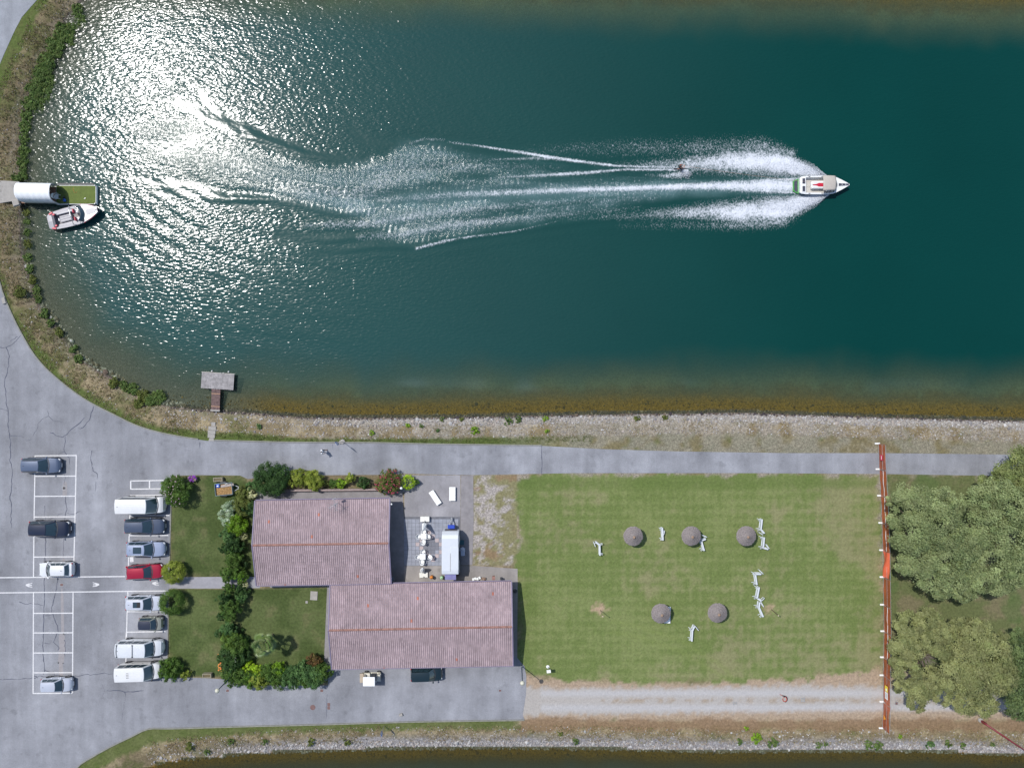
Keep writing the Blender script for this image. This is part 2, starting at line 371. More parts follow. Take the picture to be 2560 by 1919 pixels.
tag(big_mesh("ground", np.stack([gx, gy, gh], 1), quads=gq, material=m_ground(), smooth=True, attrs={"col": np.concatenate([gcol, gpeb[:, None]], 1), "tex": 1 - .65 * sm(.6, -.4, sdist(TRACK, gx, gy)) - .3 * sm(.3, -.3, sdist(LAWN_BIG, gx, gy))}), kind="structure")

# ---- water
def m_water(name, deep, murk):
    m = bpy.data.materials.new(name); m.use_nodes = True; nt = m.node_tree; L = nt.links.new; b = nt.nodes["Principled BSDF"]; out = nt.nodes["Material Output"]
    tc = _n(nt, "ShaderNodeTexCoord")
    foam_glint = _n(nt, "ShaderNodeAttribute", attribute_name="foam_glint"); dep = _n(nt, "ShaderNodeAttribute", attribute_name="depth"); turb_sheen = _n(nt, "ShaderNodeAttribute", attribute_name="turb_sheen"); rough = _n(nt, "ShaderNodeAttribute", attribute_name="chop")
    # colour: deep water, greener aerated water in the wake, bluish sky sheen painted toward the left
    big = _n(nt, "ShaderNodeTexNoise"); setin(big, Scale=.05, Detail=3.); L(tc.outputs["Object"], big.inputs["Vector"])
    r = _n(nt, "ShaderNodeValToRGB"); r.color_ramp.elements[0].position = .35; r.color_ramp.elements[1].position = .65
    r.color_ramp.elements[0].color = c4(deep); r.color_ramp.elements[1].color = c4(np.array(deep) * (1.18, 1.1, 1.1)); L(big.outputs["Fac"], r.inputs["Fac"])
    mixt = _n(nt, "ShaderNodeMix", data_type='RGBA'); L(turb_sheen.outputs["Fac"], mixt.inputs["Factor"]); L(r.outputs["Color"], mixt.inputs[6]); mixt.inputs[7].default_value = c4(A(98, 131, 134))
    mixm = _n(nt, "ShaderNodeMix", data_type='RGBA'); L(dep.outputs["Fac"], mixm.inputs["Factor"]); mixm.inputs[6].default_value = c4(murk); L(mixt.outputs[2], mixm.inputs[7])
    # foam
    fz = _n(nt, "ShaderNodeTexNoise"); setin(fz, Scale=5.5, Detail=6., Roughness=.7, Distortion=.6)
    mp = _n(nt, "ShaderNodeMapping"); mp.inputs["Scale"].default_value = (1.15, .95, 1.); L(tc.outputs["Object"], mp.inputs["Vector"]); L(mp.outputs[0], fz.inputs["Vector"])
    ad = _n(nt, "ShaderNodeMath", operation='ADD'); L(foam_glint.outputs["Fac"], ad.inputs[0])
    sc = _n(nt, "ShaderNodeMath", operation='MULTIPLY_ADD'); L(fz.outputs["Fac"], sc.inputs[0]); sc.inputs[1].default_value = 2.2; sc.inputs[2].default_value = -1.1; L(sc.outputs[0], ad.inputs[1])
    fm = _n(nt, "ShaderNodeMapRange", interpolation_type='SMOOTHSTEP'); setin(fm, From_Min=.16, From_Max=1.0); L(ad.outputs[0], fm.inputs["Value"])
    has = _n(nt, "ShaderNodeMapRange"); setin(has, From_Min=.01, From_Max=.12); L(foam_glint.outputs["Fac"], has.inputs["Value"])
    fmk = _n(nt, "ShaderNodeMath", operation='MULTIPLY'); L(fm.outputs[0], fmk.inputs[0]); L(has.outputs[0], fmk.inputs[1])
    mixf = _n(nt, "ShaderNodeMix", data_type='RGBA'); L(fmk.outputs[0], mixf.inputs["Factor"]); L(mixm.outputs[2], mixf.inputs[6]); mixf.inputs[7].default_value = (.60, .63, .68, 1)
    L(mixf.outputs[2], b.inputs["Base Color"])
    rr = _n(nt, "ShaderNodeMapRange"); setin(rr, To_Min=.14, To_Max=.6); L(fmk.outputs[0], rr.inputs["Value"]); L(rr.outputs[0], b.inputs["Roughness"])
    b.inputs["IOR"].default_value = 1.33; b.inputs["Specular IOR Level"].default_value = .42
    # small ripples as bump
    n1 = _n(nt, "ShaderNodeTexNoise"); setin(n1, Scale=3.3, Detail=1.2, Roughness=.45, Distortion=.3)
    mp2 = _n(nt, "ShaderNodeMapping"); mp2.inputs["Rotation"].default_value = (0, 0, math.radians(-38)); mp2.inputs["Scale"].default_value = (.55, 1.25, 1.); L(tc.outputs["Object"], mp2.inputs["Vector"]); L(mp2.outputs[0], n1.inputs["Vector"])
    n2 = _n(nt, "ShaderNodeTexNoise"); setin(n2, Scale=3.0, Detail=4., Roughness=.6, Distortion=1.2); mp3 = _n(nt, "ShaderNodeMapping"); mp3.inputs["Scale"].default_value = (1.25, .7, 1.); L(tc.outputs["Object"], mp3.inputs["Vector"]); L(mp3.outputs[0], n2.inputs["Vector"])
    ch = _n(nt, "ShaderNodeMath", operation='MULTIPLY'); L(n2.outputs["Fac"], ch.inputs[0]); L(rough.outputs["Fac"], ch.inputs[1])
    rip = _n(nt, "ShaderNodeAttribute", attribute_name="ripple"); ra = _n(nt, "ShaderNodeMath", operation='MULTIPLY'); L(rip.outputs["Fac"], ra.inputs[0]); ra.inputs[1].default_value = .053
    k1 = _n(nt, "ShaderNodeMath", operation='MULTIPLY_ADD'); L(n1.outputs["Fac"], k1.inputs[0]); L(ra.outputs[0], k1.inputs[1]); L(ch.outputs[0], k1.inputs[2])
    bp = _n(nt, "ShaderNodeBump"); setin(bp, Strength=1., Distance=1.); L(k1.outputs[0], bp.inputs["Height"]); L(bp.outputs["Normal"], b.inputs["Normal"])
    # see-through shallows
    tr = _n(nt, "ShaderNodeBsdfTransparent"); tr.inputs[0].default_value = (.82, .86, .74, 1)
    al = _n(nt, "ShaderNodeMath", operation='MAXIMUM'); L(dep.outputs["Fac"], al.inputs[0]); L(fmk.outputs[0], al.inputs[1])
    ms = _n(nt, "ShaderNodeMixShader"); L(al.outputs[0], ms.inputs[0]); L(tr.outputs[0], ms.inputs[1]); L(b.outputs[0], ms.inputs[2]); L(ms.outputs[0], out.inputs["Surface"])
    return m
def waves(x, y, n, l0, l1, dirc, spread, slope, seed):
    r = np.random.default_rng(seed); h = np.zeros(x.shape)
    for i in range(n):
        l = l0 * (l1 / l0) ** r.random(); k = 2 * math.pi / l; a = dirc + spread * r.normal(); h += slope * math.sqrt(2. / n) / k * np.sin(k * (x * math.cos(a) + y * math.sin(a)) + r.random() * 6.283)
    return h
def lake():
    xs = np.concatenate([np.arange(-64.5, 65.5, .125), 65.5 + np.cumsum(np.geomspace(.2, 40, 24))]); ys = np.arange(-6.5, 53.5, .125)
    X, Y, q = grid_mesh_arrays(xs, ys); sd = sdist(LAKE, X, Y)
    near = np.abs(X) < 66
    k = SC * (1 - WZ / HCAM); U = 1280 + X / k; V = 959.5 - Y / k
    h = waves(X, Y, 30, .42, 1.1, math.radians(52), .6, .017, 3) + waves(X, Y, 8, 1.6, 3.4, math.radians(75), .4, .009, 4)
    calm = sm(1100, 2100, U); gust = .55 + .9 * fbm(X, Y, .06, 3, 71)
    h *= gust * (1 - .5 * calm)
    # rings running out from the moored boats and the wake into the lower left bay
    rx, ry = P(250, 1010, WZ); R = np.hypot(X - P(760, 60, WZ)[0], Y - P(760, 60, WZ)[1])
    m = np.exp(-(((U - 430) / 200.) ** 2 + ((V - 560) / 110.) ** 2)); h += .012 * m * np.sin(R * 2 * math.pi / 1.75 + 1.5 * fbm(X, Y, .2, 2, 5))
    # wake
    WT = [P(a, b, WZ) for a, b in ((320, 300), (400, 275), (480, 300), (560, 340), (700, 382), (840, 412), (960, 392), (1010, 352), (1060, 345), (1200, 368), (1380, 392), (1540, 413), (1700, 420), (2000, 445), (2000, 485), (1700, 500), (1500, 535), (1300, 575), (1040, 620),
          (960, 605), (930, 580), (880, 550), (760, 520), (620, 500), (500, 482), (400, 450), (330, 400))]
    wt = sdist(WT, X, Y) + (fbm(X, Y, .35, 3, 61) - .5) * 1.6; inw = sm(.5, -1.9, wt)
    Uc = [300, 500, 700, 850, 1000, 1150, 1300, 1500, 1700, 2000]; wtop = np.interp(U, Uc, [330, 300, 385, 405, 352, 358, 378, 405, 425, 447]); wbot = np.interp(U, Uc, [420, 475, 510, 545, 612, 600, 578, 540, 505, 483]); lv = (2 * V - wtop - wbot) / (wbot - wtop)
    strk = sm(.33, .62, fbm(X * .05 + 3, lv * 2.6 + .06 * X * .3, 1., 4, 66) * .75 + .25 * fbm(X * .3, lv * 6, 1., 3, 67))
    arms = [((441, 253), (511, 291), (558, 313), (596, 335), (641, 348), (701, 367), (764, 389), (843, 400), (919, 406)), ((500, 240), (558, 297), (606, 319), (653, 345), (760, 375)),
            ((340, 440), (400, 465), (463, 467), (527, 481), (565, 497), (685, 500), (764, 516), (843, 535), (907, 531), (1002, 500), (1096, 487), (1300, 498), (1600, 500), (1990, 482)),
            ((700, 585), (748, 595), (812, 601), (900, 596), (1000, 570)), ((800, 640), (859, 626), (938, 616), (1033, 618), (1200, 590), (1500, 548), (1800, 520)), ((880, 330), (919, 352), (970, 362), (1033, 356), (1200, 372), (1500, 410)),
            ((380, 480), (460, 485), (540, 500), (640, 520))]
    calmer = np.zeros(X.shape)
    for a in arms:
        d = linedist([P(u, v, WZ) for u, v in a], X, Y); ends = [P(*a[0], WZ), P(*a[-1], WZ)]; tp = sm(0, 9, np.minimum(np.hypot(X - ends[0][0], Y - ends[0][1]), np.hypot(X - ends[1][0], Y - ends[1][1]))); e = np.exp(-(d / .45) ** 2) * tp; wob = .6 + .8 * fbm(X, Y, .25, 2, 81)
        h += (.055 * e - .03 * tp * np.exp(-((d - 1.0) / .5) ** 2) + .02 * tp * np.exp(-((d + 1.2) / .5) ** 2)) * wob; calmer = np.maximum(calmer, np.exp(-(d / .8) ** 2))
    fade = 1 - sm(500, 300, U)
    far = sm(1900, 900, U)
    leftf = .3 + .7 * sm(420, 980, U)
    h += leftf * inw * (waves(X, Y, 18, .42, .85, math.radians(8), .5, .085, 9) * (.3 + 1.1 * strk)) * (.75 + .25 * far)
    h += inw * sm(560, 900, U) * sm(1900, 1300, U) * .032 * np.sin(lv * 11 + 2.2 * fbm(X * .06, lv, 1., 2, 93) + U * .0016) * sm(.05, .3, np.abs(lv))
    F = [
        [(2056, 440, 4, 1.6), (2030, 431, 10, 1.6), (2000, 422, 17, 1.5), (1960, 411, 26, 1.25), (1900, 404, 33, .95), (1840, 404, 31, .85), (1760, 407, 25, .7), (1680, 412, 18, .45), (1600, 413, 15, .25), (1480, 412, 10, .1)],
        [(1975, 385, 16, .5), (1900, 368, 26, .4), (1750, 371, 27, .3), (1600, 370, 24, .24), (1450, 372, 20, .17), (1300, 378, 16, .08)],
        [(2068, 486, 4, 1.6), (2040, 495, 11, 1.6), (2010, 505, 17, 1.5), (1970, 519, 26, 1.25), (1920, 526, 31, .95), (1850, 530, 29, .85), (1760, 530, 21, .65), (1680, 533, 17, .42), (1600, 538, 14, .26), (1400, 545, 10, .12)],
        [(1960, 553, 15, .5), (1850, 563, 16, .34), (1700, 562, 13, .2), (1550, 565, 10, .1)],
        [(2000, 464, 20, .95), (1930, 464, 18, 1.1), (1850, 464, 14, .85), (1750, 466, 9, .9), (1600, 470, 8, .85), (1450, 474, 8, .72), (1300, 480, 9, .58), (1150, 486, 11, .42), (1000, 497, 14, .27), (850, 506, 16, .16)],
        [(2000, 447, 4, .8), (1900, 452, 4, .75), (1800, 458, 5, .65), (1700, 461, 5, .4)], [(2000, 482, 4, .8), (1900, 478, 3, .7), (1800, 473, 4, .5)],
        [(1722, 419, 3, .9), (1640, 418, 3, .7), (1540, 415, 3.5, .75), (1450, 404, 4, .8), (1370, 393, 4.5, .85), (1300, 381, 4, .75), (1200, 366, 3, .6), (1120, 355, 3, .3)],
        [(1400, 396, 3.5, .55), (1300, 397, 4, .45), (1225, 400, 3, .3)],
        [(1715, 425, 3, .8), (1560, 424, 3, .65), (1480, 431, 4.5, .8), (1400, 436, 5, .72), (1300, 441, 4, .5), (1230, 444, 4, .25)],
        [(1716, 428, 7, 1.), (1700, 437, 8, .7), (1660, 439, 8, .45), (1620, 438, 6, .2)],
        [(1042, 621, 3.5, .7), (1100, 606, 4.5, .6), (1152, 595, 3.5, .45), (1285, 579, 2.5, .4), (1400, 552, 2, .2)],
        [(560, 420, 34, .12), (660, 450, 40, .2), (780, 480, 36, .27), (880, 490, 34, .3), (960, 450, 45, .3), (1100, 418, 28, .28), (1250, 414, 14, .22), (1400, 420, 8, .1)],  # broad faint strokes whiten the wake like reflections off its wave facets
        [(760, 565, 10, .2), (830, 560, 14, .34), (920, 560, 15, .4), (1040, 540, 14, .4), (1200, 520, 12, .36), (1400, 505, 10, .27), (1650, 495, 8, .18)], [(900, 592, 10, .25), (1000, 586, 14, .4), (1120, 563, 15, .42), (1280, 548, 12, .36), (1450, 532, 9, .26), (1600, 520, 7, .17)],
        [(1028, 359, 5, .35), (1060, 347, 4, .35), (1110, 350, 4, .25)]]
    foam_glint = np.zeros(X.shape)
    for s_ in F: foam_glint = np.maximum(foam_glint, stroke(s_, U, V))
    lobes = fbm(X, Y, .9, 3, 45); foam_glint *= .72 + .56 * lobes
    foam_glint = np.maximum(foam_glint, inw * sm(400, 900, U) * sm(1990, 1500, U) * (.09 + .24 * strk * sm(1.05, .7, np.abs(lv)) ) * (.75 + .25 * np.sin(X * 9 + 2 * fbm(X, Y, .5, 2, 48)))); foam_glint = np.where(near, foam_glint, 0)  # thin flecks: part foam, part painted glints of bright wave facets
    h += np.clip(foam_glint, 0, 1.1) * (.03 + .12 * fbm(X, Y, 1.6, 3, 15)) * 1.0
    turb_sheen = .19 * sm(2200, 700, U) + np.clip(stroke([(2000, 464, 26, .35), (1700, 470, 20, .45), (1400, 482, 22, .5), (1150, 492, 22, .42), (900, 508, 26, .3), (700, 470, 40, .05)], U, V) + inw * sm(450, 900, U) * (.08 + .42 * strk), 0, 1) * (.6 + .8 * fbm(X, Y, .5, 3, 25))  # leading term paints bluish sky reflection into the water colour toward the left
    chop = .0 + inw * (.065 * (.15 + 1.3 * strk)) * (1 - .6 * calmer); chop = chop * (.55 + .45 * far) * (.35 + .65 * sm(500, 1000, U))
    h *= 1 - .0 * calmer
    shore = sm(0, -1.2, sd); h = h * (.25 + .75 * shore)
    # opacity: the bottom shows in the shallows
    cl = fbm(X, Y, .22, 3, 55); c2 = fbm(X, Y, .5, 3, 56)
    dd = -sd + (cl - .5) * 2.2 * sm(.5, 3., -sd)
    dep = .14 + .86 * sm(.1, 8.5, dd) ** .8
    keep = (sd < .5); kq = keep[q].all(1); q = q[kq]; used = np.zeros(len(X), bool); used[q.ravel()] = True; idx = np.cumsum(used) - 1
    # pale silt clouds off the south beach
    silt = np.exp(-((V - 965) / 17.) ** 2) * sm(.46, .6, fbm(X * .8, Y * 1.6, .16, 2, 57)) * sm(700, 950, U) * .35 * sm(2600, 1700, U) * 2.2
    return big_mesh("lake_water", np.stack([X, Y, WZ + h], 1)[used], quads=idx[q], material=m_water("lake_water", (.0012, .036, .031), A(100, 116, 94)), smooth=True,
                    attrs={"foam_glint": foam_glint[used], "depth": dep[used], "turb_sheen": (turb_sheen + silt)[used], "chop": chop[used], "ripple": ((1 - .5 * inw * (1 - sm(600, 1000, U))) * (1 - .75 * calmer) * (.75 + .5 * fbm(X, Y, .12, 3, 72)) * (1 - .5 * sm(750, 1800, U)) * (1 - .35 * sm(480, 900, V)))[used]})
tag(lake(), kind="structure")
def canal():
    xs = np.concatenate([np.arange(-62, 65.5, .25), 65.5 + np.cumsum(np.geomspace(.4, 40, 20))]); ys = np.concatenate([-45 - np.cumsum(np.geomspace(.3, 4, 20))[::-1], np.arange(-45, -41, .125)])
    X, Y, q = grid_mesh_arrays(xs, ys); sd = sdist(CANAL, X, Y)
    dep = .36 + .62 * sm(.2, 3.0, -sd + (fbm(X, Y, .4, 3, 58) - .5)); keep = sd < .5; q = q[keep[q].all(1)]; used = np.zeros(len(X), bool); used[q.ravel()] = True; idx = np.cumsum(used) - 1
    z = np.zeros(len(X)); h = waves(X, Y, 12, .6, 1.6, 1.2, .6, .015, 6) * sm(0, -1, sd)
    return big_mesh("canal_water", np.stack([X, Y, WZ + h], 1)[used], quads=idx[q], material=m_water("canal_water", (.030, .042, .028), A(84, 80, 48)), smooth=True,
                    attrs={"foam_glint": z[used], "depth": dep[used], "turb_sheen": z[used], "chop": z[used], "ripple": z[used] + .4})
tag(canal(), kind="structure")
# ------------------------------------------------------------------ hard surfaces
def m_asphalt(name, base, warm=.0):
    m = bpy.data.materials.new(name); m.use_nodes = True; nt = m.node_tree; L = nt.links.new; b = nt.nodes["Principled BSDF"]; tc = _n(nt, "ShaderNodeTexCoord")
    def noise(s, d, r, sc=(1, 1, 1)):
        n = _n(nt, "ShaderNodeTexNoise"); setin(n, Scale=s, Detail=d, Roughness=r); mp = _n(nt, "ShaderNodeMapping"); mp.inputs["Scale"].default_value = sc
        L(tc.outputs["Object"], mp.inputs["Vector"]); L(mp.outputs[0], n.inputs["Vector"]); return n
    a = noise(.09, 5., .6); c = noise(.5, 4., .6, (1, .10, 1)); f = noise(14., 3., .8); g = noise(.35, 5., .7)
    def mr(n, lo, hi, a0=.3, a1=.7):
        q = _n(nt, "ShaderNodeMapRange"); setin(q, From_Min=a0, From_Max=a1, To_Min=lo, To_Max=hi); L(n.outputs["Fac"], q.inputs["Value"]); return q.outputs[0]
    def mul(p, q):
        k = _n(nt, "ShaderNodeMath", operation='MULTIPLY'); L(p, k.inputs[0]); L(q, k.inputs[1]); return k.outputs[0]
    k = mul(mul(mr(a, .80, 1.13), mr(c, .82, 1.09)), mul(mr(f, .8, 1.2), mr(g, .80, 1.10)))
    sp = noise(.75, 3., .55); st2 = noise(.16, 2., .5, (1, .5, 1)); k = mul(k, mul(mr(sp, 1.03, .84, .60, .72), mr(st2, .95, 1.07, .42, .58)))
    vm = _n(nt, "ShaderNodeVectorMath", operation='SCALE'); vm.inputs[0].default_value = base; L(k, vm.inputs["Scale"]); L(vm.outputs[0], b.inputs["Base Color"])
    setin(b, Roughness=.9); b.inputs["Specular IOR Level"].default_value = .25
    bp = _n(nt, "ShaderNodeBump"); setin(bp, Strength=.25, Distance=.02); L(f.outputs["Fac"], bp.inputs["Height"]); L(bp.outputs["Normal"], b.inputs["Normal"])
    return m
def sheet(name, pts, z, m, thick=.12):
    """a slab of paving: top at z, its edge going down into the ground"""
    o = MB().prism([P(a, b) for a, b in pts], z - thick, z).build(name, m, tri=True); return tag(o, kind="structure")
def smooth_pts(pts, n=6):
    out = []
    for i in range(len(pts) - 1):
        p0 = pts[max(i - 1, 0)]; p1 = pts[i]; p2 = pts[i + 1]; p3 = pts[min(i + 2, len(pts) - 1)]
        for k in range(n):
            t = k / n; out.append(tuple(.5 * (2 * p1[j] + (p2[j] - p0[j]) * t + (2 * p0[j] - 5 * p1[j] + 4 * p2[j] - p3[j]) * t * t + (3 * p1[j] - p0[j] - 3 * p2[j] + p3[j]) * t ** 3) for j in (0, 1)))
    out.append(tuple(pts[-1])); return out
NORTH = smooth_pts([(-40, 560), (-20, 640), (0, 708), (9, 738), (29, 785), (52, 831), (87, 889), (133, 938), (208, 996), (289, 1039), (347, 1066), (420, 1086), (515, 1101), (535, 1101), (640, 1104), (740, 1106), (940, 1107), (1060, 1110), (1354, 1114)], 4)
SOUTH = smooth_pts([(1311, 1797), (1100, 1800), (1000, 1802), (800, 1808), (600, 1813), (430, 1818), (372, 1819), (330, 1838), (280, 1862), (230, 1890), (190, 1919), (150, 1990)], 3)
CARPARK = NORTH + [(1504, 1122), (1700, 1128), (1967, 1132), (2199, 1132), (2560, 1136), (4000, 1150), (4000, 1206), (2560, 1190), (2199, 1184), (1900, 1182), (1435, 1182), (1169, 1187), (1041, 1184), (1010, 1183), (980, 1186), (700, 1188), (620, 1197), (600, 1188), (500, 1187), (429, 1189),
            (429, 1250), (426, 1360), (424, 1440), (423, 1471), (422, 1520), (420, 1640), (420, 1693), (500, 1693), (565, 1697), (600, 1712), (820, 1712), (822, 1640), (1290, 1640), (1311, 1664), (1316, 1690), (1315, 1735), (1307, 1785)] + SOUTH + [(-1500, 2400), (-1500, 560)]
MA = m_asphalt("weathered_asphalt", A(166, 168, 175))
sheet("car_park", CARPARK, .02, MA)
sheet("road_corner", [(-600, -400), (150, -400), (108, -30), (93, 0), (55, 43), (38, 75), (26, 101), (9, 139), (-6, 175), (-60, 330), (-600, 330)], .02, m_asphalt("corner_asphalt", A(170, 174, 182)))
sheet("dock_apron", [(-80, 452), (10, 452), (48, 454), (53, 500), (30, 503), (0, 508), (-80, 520)], .026, M_conc)
M_pave = mat("path_asphalt", A(172, 171, 177), rough=.9, var=.12, scale=1.5, bump=.2)
sheet("garden_path", [(423.5, 1442), (560, 1441), (650, 1441), (650, 1469), (560, 1470), (423.5, 1470.5)], .024, M_pave)
sheet("house_walkway", [(640, 1228), (1006, 1223), (1010, 1292), (1010, 1460), (960, 1460), (640, 1260)], .016, M_concd)
sheet("back_walkway", [(675, 1440), (832, 1438), (832, 1560), (818, 1700), (808, 1700), (818, 1466.5), (675, 1468)], .014, M_concd)
sheet("south_terrace", [(1008, 1414), (1186, 1413.5), (1294, 1421), (1294, 1480), (1293, 1648), (1250, 1648), (1250, 1500), (1008, 1480)], .012, m_asphalt("terrace_concrete", A(178, 172, 168)))
sheet("gravel_yard", [(985, 1187), (1151, 1187.5), (1151, 1291), (1011, 1291), (1011, 1230), (985, 1225)], .01, m_asphalt("grey_gravel", A(176, 174, 178)))
sheet("concrete_strip", [(1152.5, 1188), (1183, 1188), (1184, 1300), (1181, 1412), (1150.5, 1412), (1151.5, 1300)], .03, M_concd)
# patio of square slabs, some pink: real slabs with open joints
def patio():
    x0, y0 = P(1010, 1413); x1, y1 = P(1150.5, 1291.5); s = .485; grey = MB(); pink = MB(); dark = MB()
    pinkset = {(3, 3), (4, 2), (5, 1), (6, 3), (2, 4), (4, 4), (3, 5), (5, 5), (1, 3), (2, 2), (6, 5), (7, 4), (8, 2), (9, 3), (8, 0), (4, 6), (6, 7)}
    nx = int((x1 - x0) / s); ny = int((y1 - y0) / s)
    for i in range(nx):
        for j in range(ny):
            px = 1280 + (x0 + (i + .5) * s) / SC; py = 959.5 - (y0 + (j + .5) * s) / SC
            # slabs laid in a pink ring round a darker middle
            r = max(abs(px - 1077), 0) / 9.7 + abs(py - 1365) / 9.7
            t = pink if (2.4 < r < 4.4 and (i + j) % 2 == 0 and px > 1040) else (dark if r < 2.4 else grey)
            t.box((x0 + (i + .5) * s, y0 + (j + .5) * s, -.03 + random.uniform(-.002, .002)), (s - .03, s - .03, .12))
    o = grey.build("patio_paving", mat("patio_slab", A(166, 170, 182), rough=.85, var=.16, scale=1.1)); tag(o, kind="structure")
    tag(pink.build("pink_paving", mat("pink_slab", A(205, 190, 190), rough=.85, var=.1, scale=1.4)), kind="structure")
    tag(dark.build("dark_paving", mat("dark_slab", A(136, 138, 148), rough=.85, var=.1, scale=1.4)), kind="structure")
    tag(MB().prism([P(1009, 1414), P(1151, 1414), P(1151, 1291), P(1009, 1291)], -.1, .006).build("patio_bedding", mat("bedding_sand", A(118, 120, 128), var=.2)), kind="structure")
patio()
# kerbs
def kerb(name, pts, w=.14, h=.12):
    m = MB(); q = [P(a, b) for a, b in pts]; n = len(q); off = []
    for i in range(n):
        a = Vector(q[max(i - 1, 0)]); b = Vector(q[min(i + 1, n - 1)]); d = (b - a).normalized(); off.append(Vector((-d.y, d.x)) * w)
    vs = []
    for i in range(n): vs += [(q[i][0], q[i][1], -.05), (q[i][0], q[i][1], h), (q[i][0] + off[i].x, q[i][1] + off[i].y, h), (q[i][0] + off[i].x, q[i][1] + off[i].y, -.05)]
    fs = [(4 * i + k, 4 * i + 4 + k, 4 * i + 4 + (k + 1) % 4, 4 * i + (k + 1) % 4) for i in range(n - 1) for k in range(4)]
    m.add(vs, fs + [(0, 1, 2, 3), (4 * n - 1, 4 * n - 2, 4 * n - 3, 4 * n - 4)]); return tag(m.build(name, mat("kerb_concrete", A(152, 152, 142), rough=.9, var=.2, scale=2.5)), kind="structure")
i0 = next(i for i, p in enumerate(NORTH) if p[0] >= 514); kerb("kerb", NORTH[2:i0]); kerb("kerb", NORTH[i0 + 4:])
kerb("kerb", SOUTH)
kerb("kerb", [(429.5, 1189), (429.5, 1250), (426.5, 1360), (424.5, 1440)][::-1], .1, .06); kerb("kerb", [(423.5, 1472), (422.5, 1520), (420.5, 1640), (420.5, 1692)][::-1], .1, .06)

# painted lines
mk = MB(); MZ = .0245
def line(a, b, w=.13):
    v, f = ribbon([P(*a), P(*b)], w, MZ + .0006 * random.random()); mk.add(v, f)
def path_line(pts, w=.13):
    for a, b in zip(pts[:-1], pts[1:]): line(a, b, w)
line((87, 1139), (192, 1138)); line((191, 1137), (189, 1240)); line((189, 1241), (185, 1402)); line((87.5, 1180), (85.5, 1297)); line((88, 1139), (87.5, 1149)); line((85.5, 1300), (84, 1442))
for y, xa, xb in ((1190, 87, 189), (1240, 87, 188), (1291.5, 87, 187), (1391.5, 85, 185)): line((xa, y), (xb, y - .6))
line((0, 1443), (313, 1440)); line((-200, 1444), (0, 1443)); line((0, 1481), (420, 1476)); line((-200, 1483), (0, 1481)); line((362, 1439.5), (410, 1438.5))
line((84, 1481), (83, 1732)); line((183, 1479), (181.5, 1731))
for y in (1532, 1581, 1631, 1680.5): line((83, y), (182.5, y - .5))
line((82, 1732), (181, 1731.5))
# short bays by the white van
path_line([(327, 1201), (327, 1222)], .16); line((326, 1201.5), (420, 1200)); line((326, 1222), (415, 1221)); line((374, 1201), (374, 1221), .15)
line((325, 1238), (405, 1237)); line((327, 1238), (325, 1292)); line((325, 1288), (424, 1287.5)); line((324.5, 1290), (323.5, 1337)); line((323, 1338), (421, 1337.5)); line((323, 1339), (322, 1390)); line((322, 1389), (421, 1388)); line((322, 1392), (321, 1418)); 
line((320, 1478), (318.5, 1527)); line((318, 1528), (410, 1527)); line((318, 1528), (316.5, 1590)); line((316.5, 1579), (414, 1577.5)); line((316, 1580), (315, 1600)); line((315.5, 1640), (314.5, 1655))
v, f = ribbon([P(325, 1398), P(334, 1397.5)], .62, MZ + .001); mk.add(v, f)
def arrow(x, y, s=1):
    line((x, y), (x - s * 9, y - 3), .16); line((x, y), (x - s * 15, y + .5), .1); line((x, y), (x - s * 9, y + 4), .16); line((x - s * 9, y - 3), (x - s * 16, y - 5), .08); line((x - s * 9, y + 4), (x - s * 16, y + 5), .08)
arrow(248, 1460); arrow(65, 1461.5, -1); arrow(381, 1457, -1)
tag(mk.build("parking_markings", mat("worn_white_paint", (.60, .60, .61), rough=.7, var=.2, scale=6, detail=8)), kind="structure")

# cracks: dark meandering seams, widened by weeds towards the kerb
ck = MB()
def crack(pts, w=.07, jag=2.0, seed=0):
    r = random.Random(seed + len(pts) * 7 + int(pts[0][0])); out = []
    for (ax, ay), (bx, by) in zip(pts[:-1], pts[1:]):
        n = max(2, int(math.hypot(bx - ax, by - ay) / 7))
        for i in range(n): t = i / n; out.append((ax + (bx - ax) * t + r.uniform(-jag, jag) * (i > 0), ay + (by - ay) * t + r.uniform(-jag, jag) * (i > 0)))
    out.append(pts[-1]); ws = [w * r.uniform(.5, 1.25) for _ in out]; ws[-1] = .02
    v, f = ribbon([P(*p) for p in out], ws, .0222 + .0004 * r.random()); ck.add(v, f)
crack([(0, 868), (15, 868), (35, 857), (46, 845), (52, 838)], .1); crack([(26, 853), (38, 846), (46, 840)], .07)
crack([(15, 868), (24, 890), (19, 930), (12, 955), (16, 1000), (21, 1030), (20, 1058), (27, 1100), (27, 1130), (24, 1150), (30, 1170), (29, 1225), (25, 1240), (29, 1262), (28, 1320)], .1)
crack([(0, 1021), (12, 1024), (20, 1028)], .07); crack([(27, 1089), (45, 1090), (60, 1093)], .05)
crack([(119, 1027), (121, 1039), (133, 1050), (157, 1056)], .06); crack([(121, 1040), (105, 1048), (95, 1058), (92, 1075), (83, 1090)], .05); crack([(66, 1101), (80, 1096)], .05)
crack([(234, 1015), (228, 1032), (224, 1050), (214, 1062), (204, 1070), (196, 1069)], .1); crack([(212, 1043), (200, 1057), (185, 1068), (172, 1079), (163, 1088), (158, 1092), (142, 1089), (133, 1082), (125, 1080)], .1)
crack([(163, 1089), (162, 1112), (161, 1128), (168, 1140), (174, 1150), (175, 1162)], .08); crack([(161, 1129), (150, 1132), (142, 1140)], .05)
crack([(162, 1165), (164, 1178), (162, 1200), (162, 1212)], .05); crack([(230, 1126), (227, 1142), (230, 1165), (233, 1177), (243, 1183), (245, 1198)], .09, 1.5); crack([(240, 1203), (238, 1228)], .06)
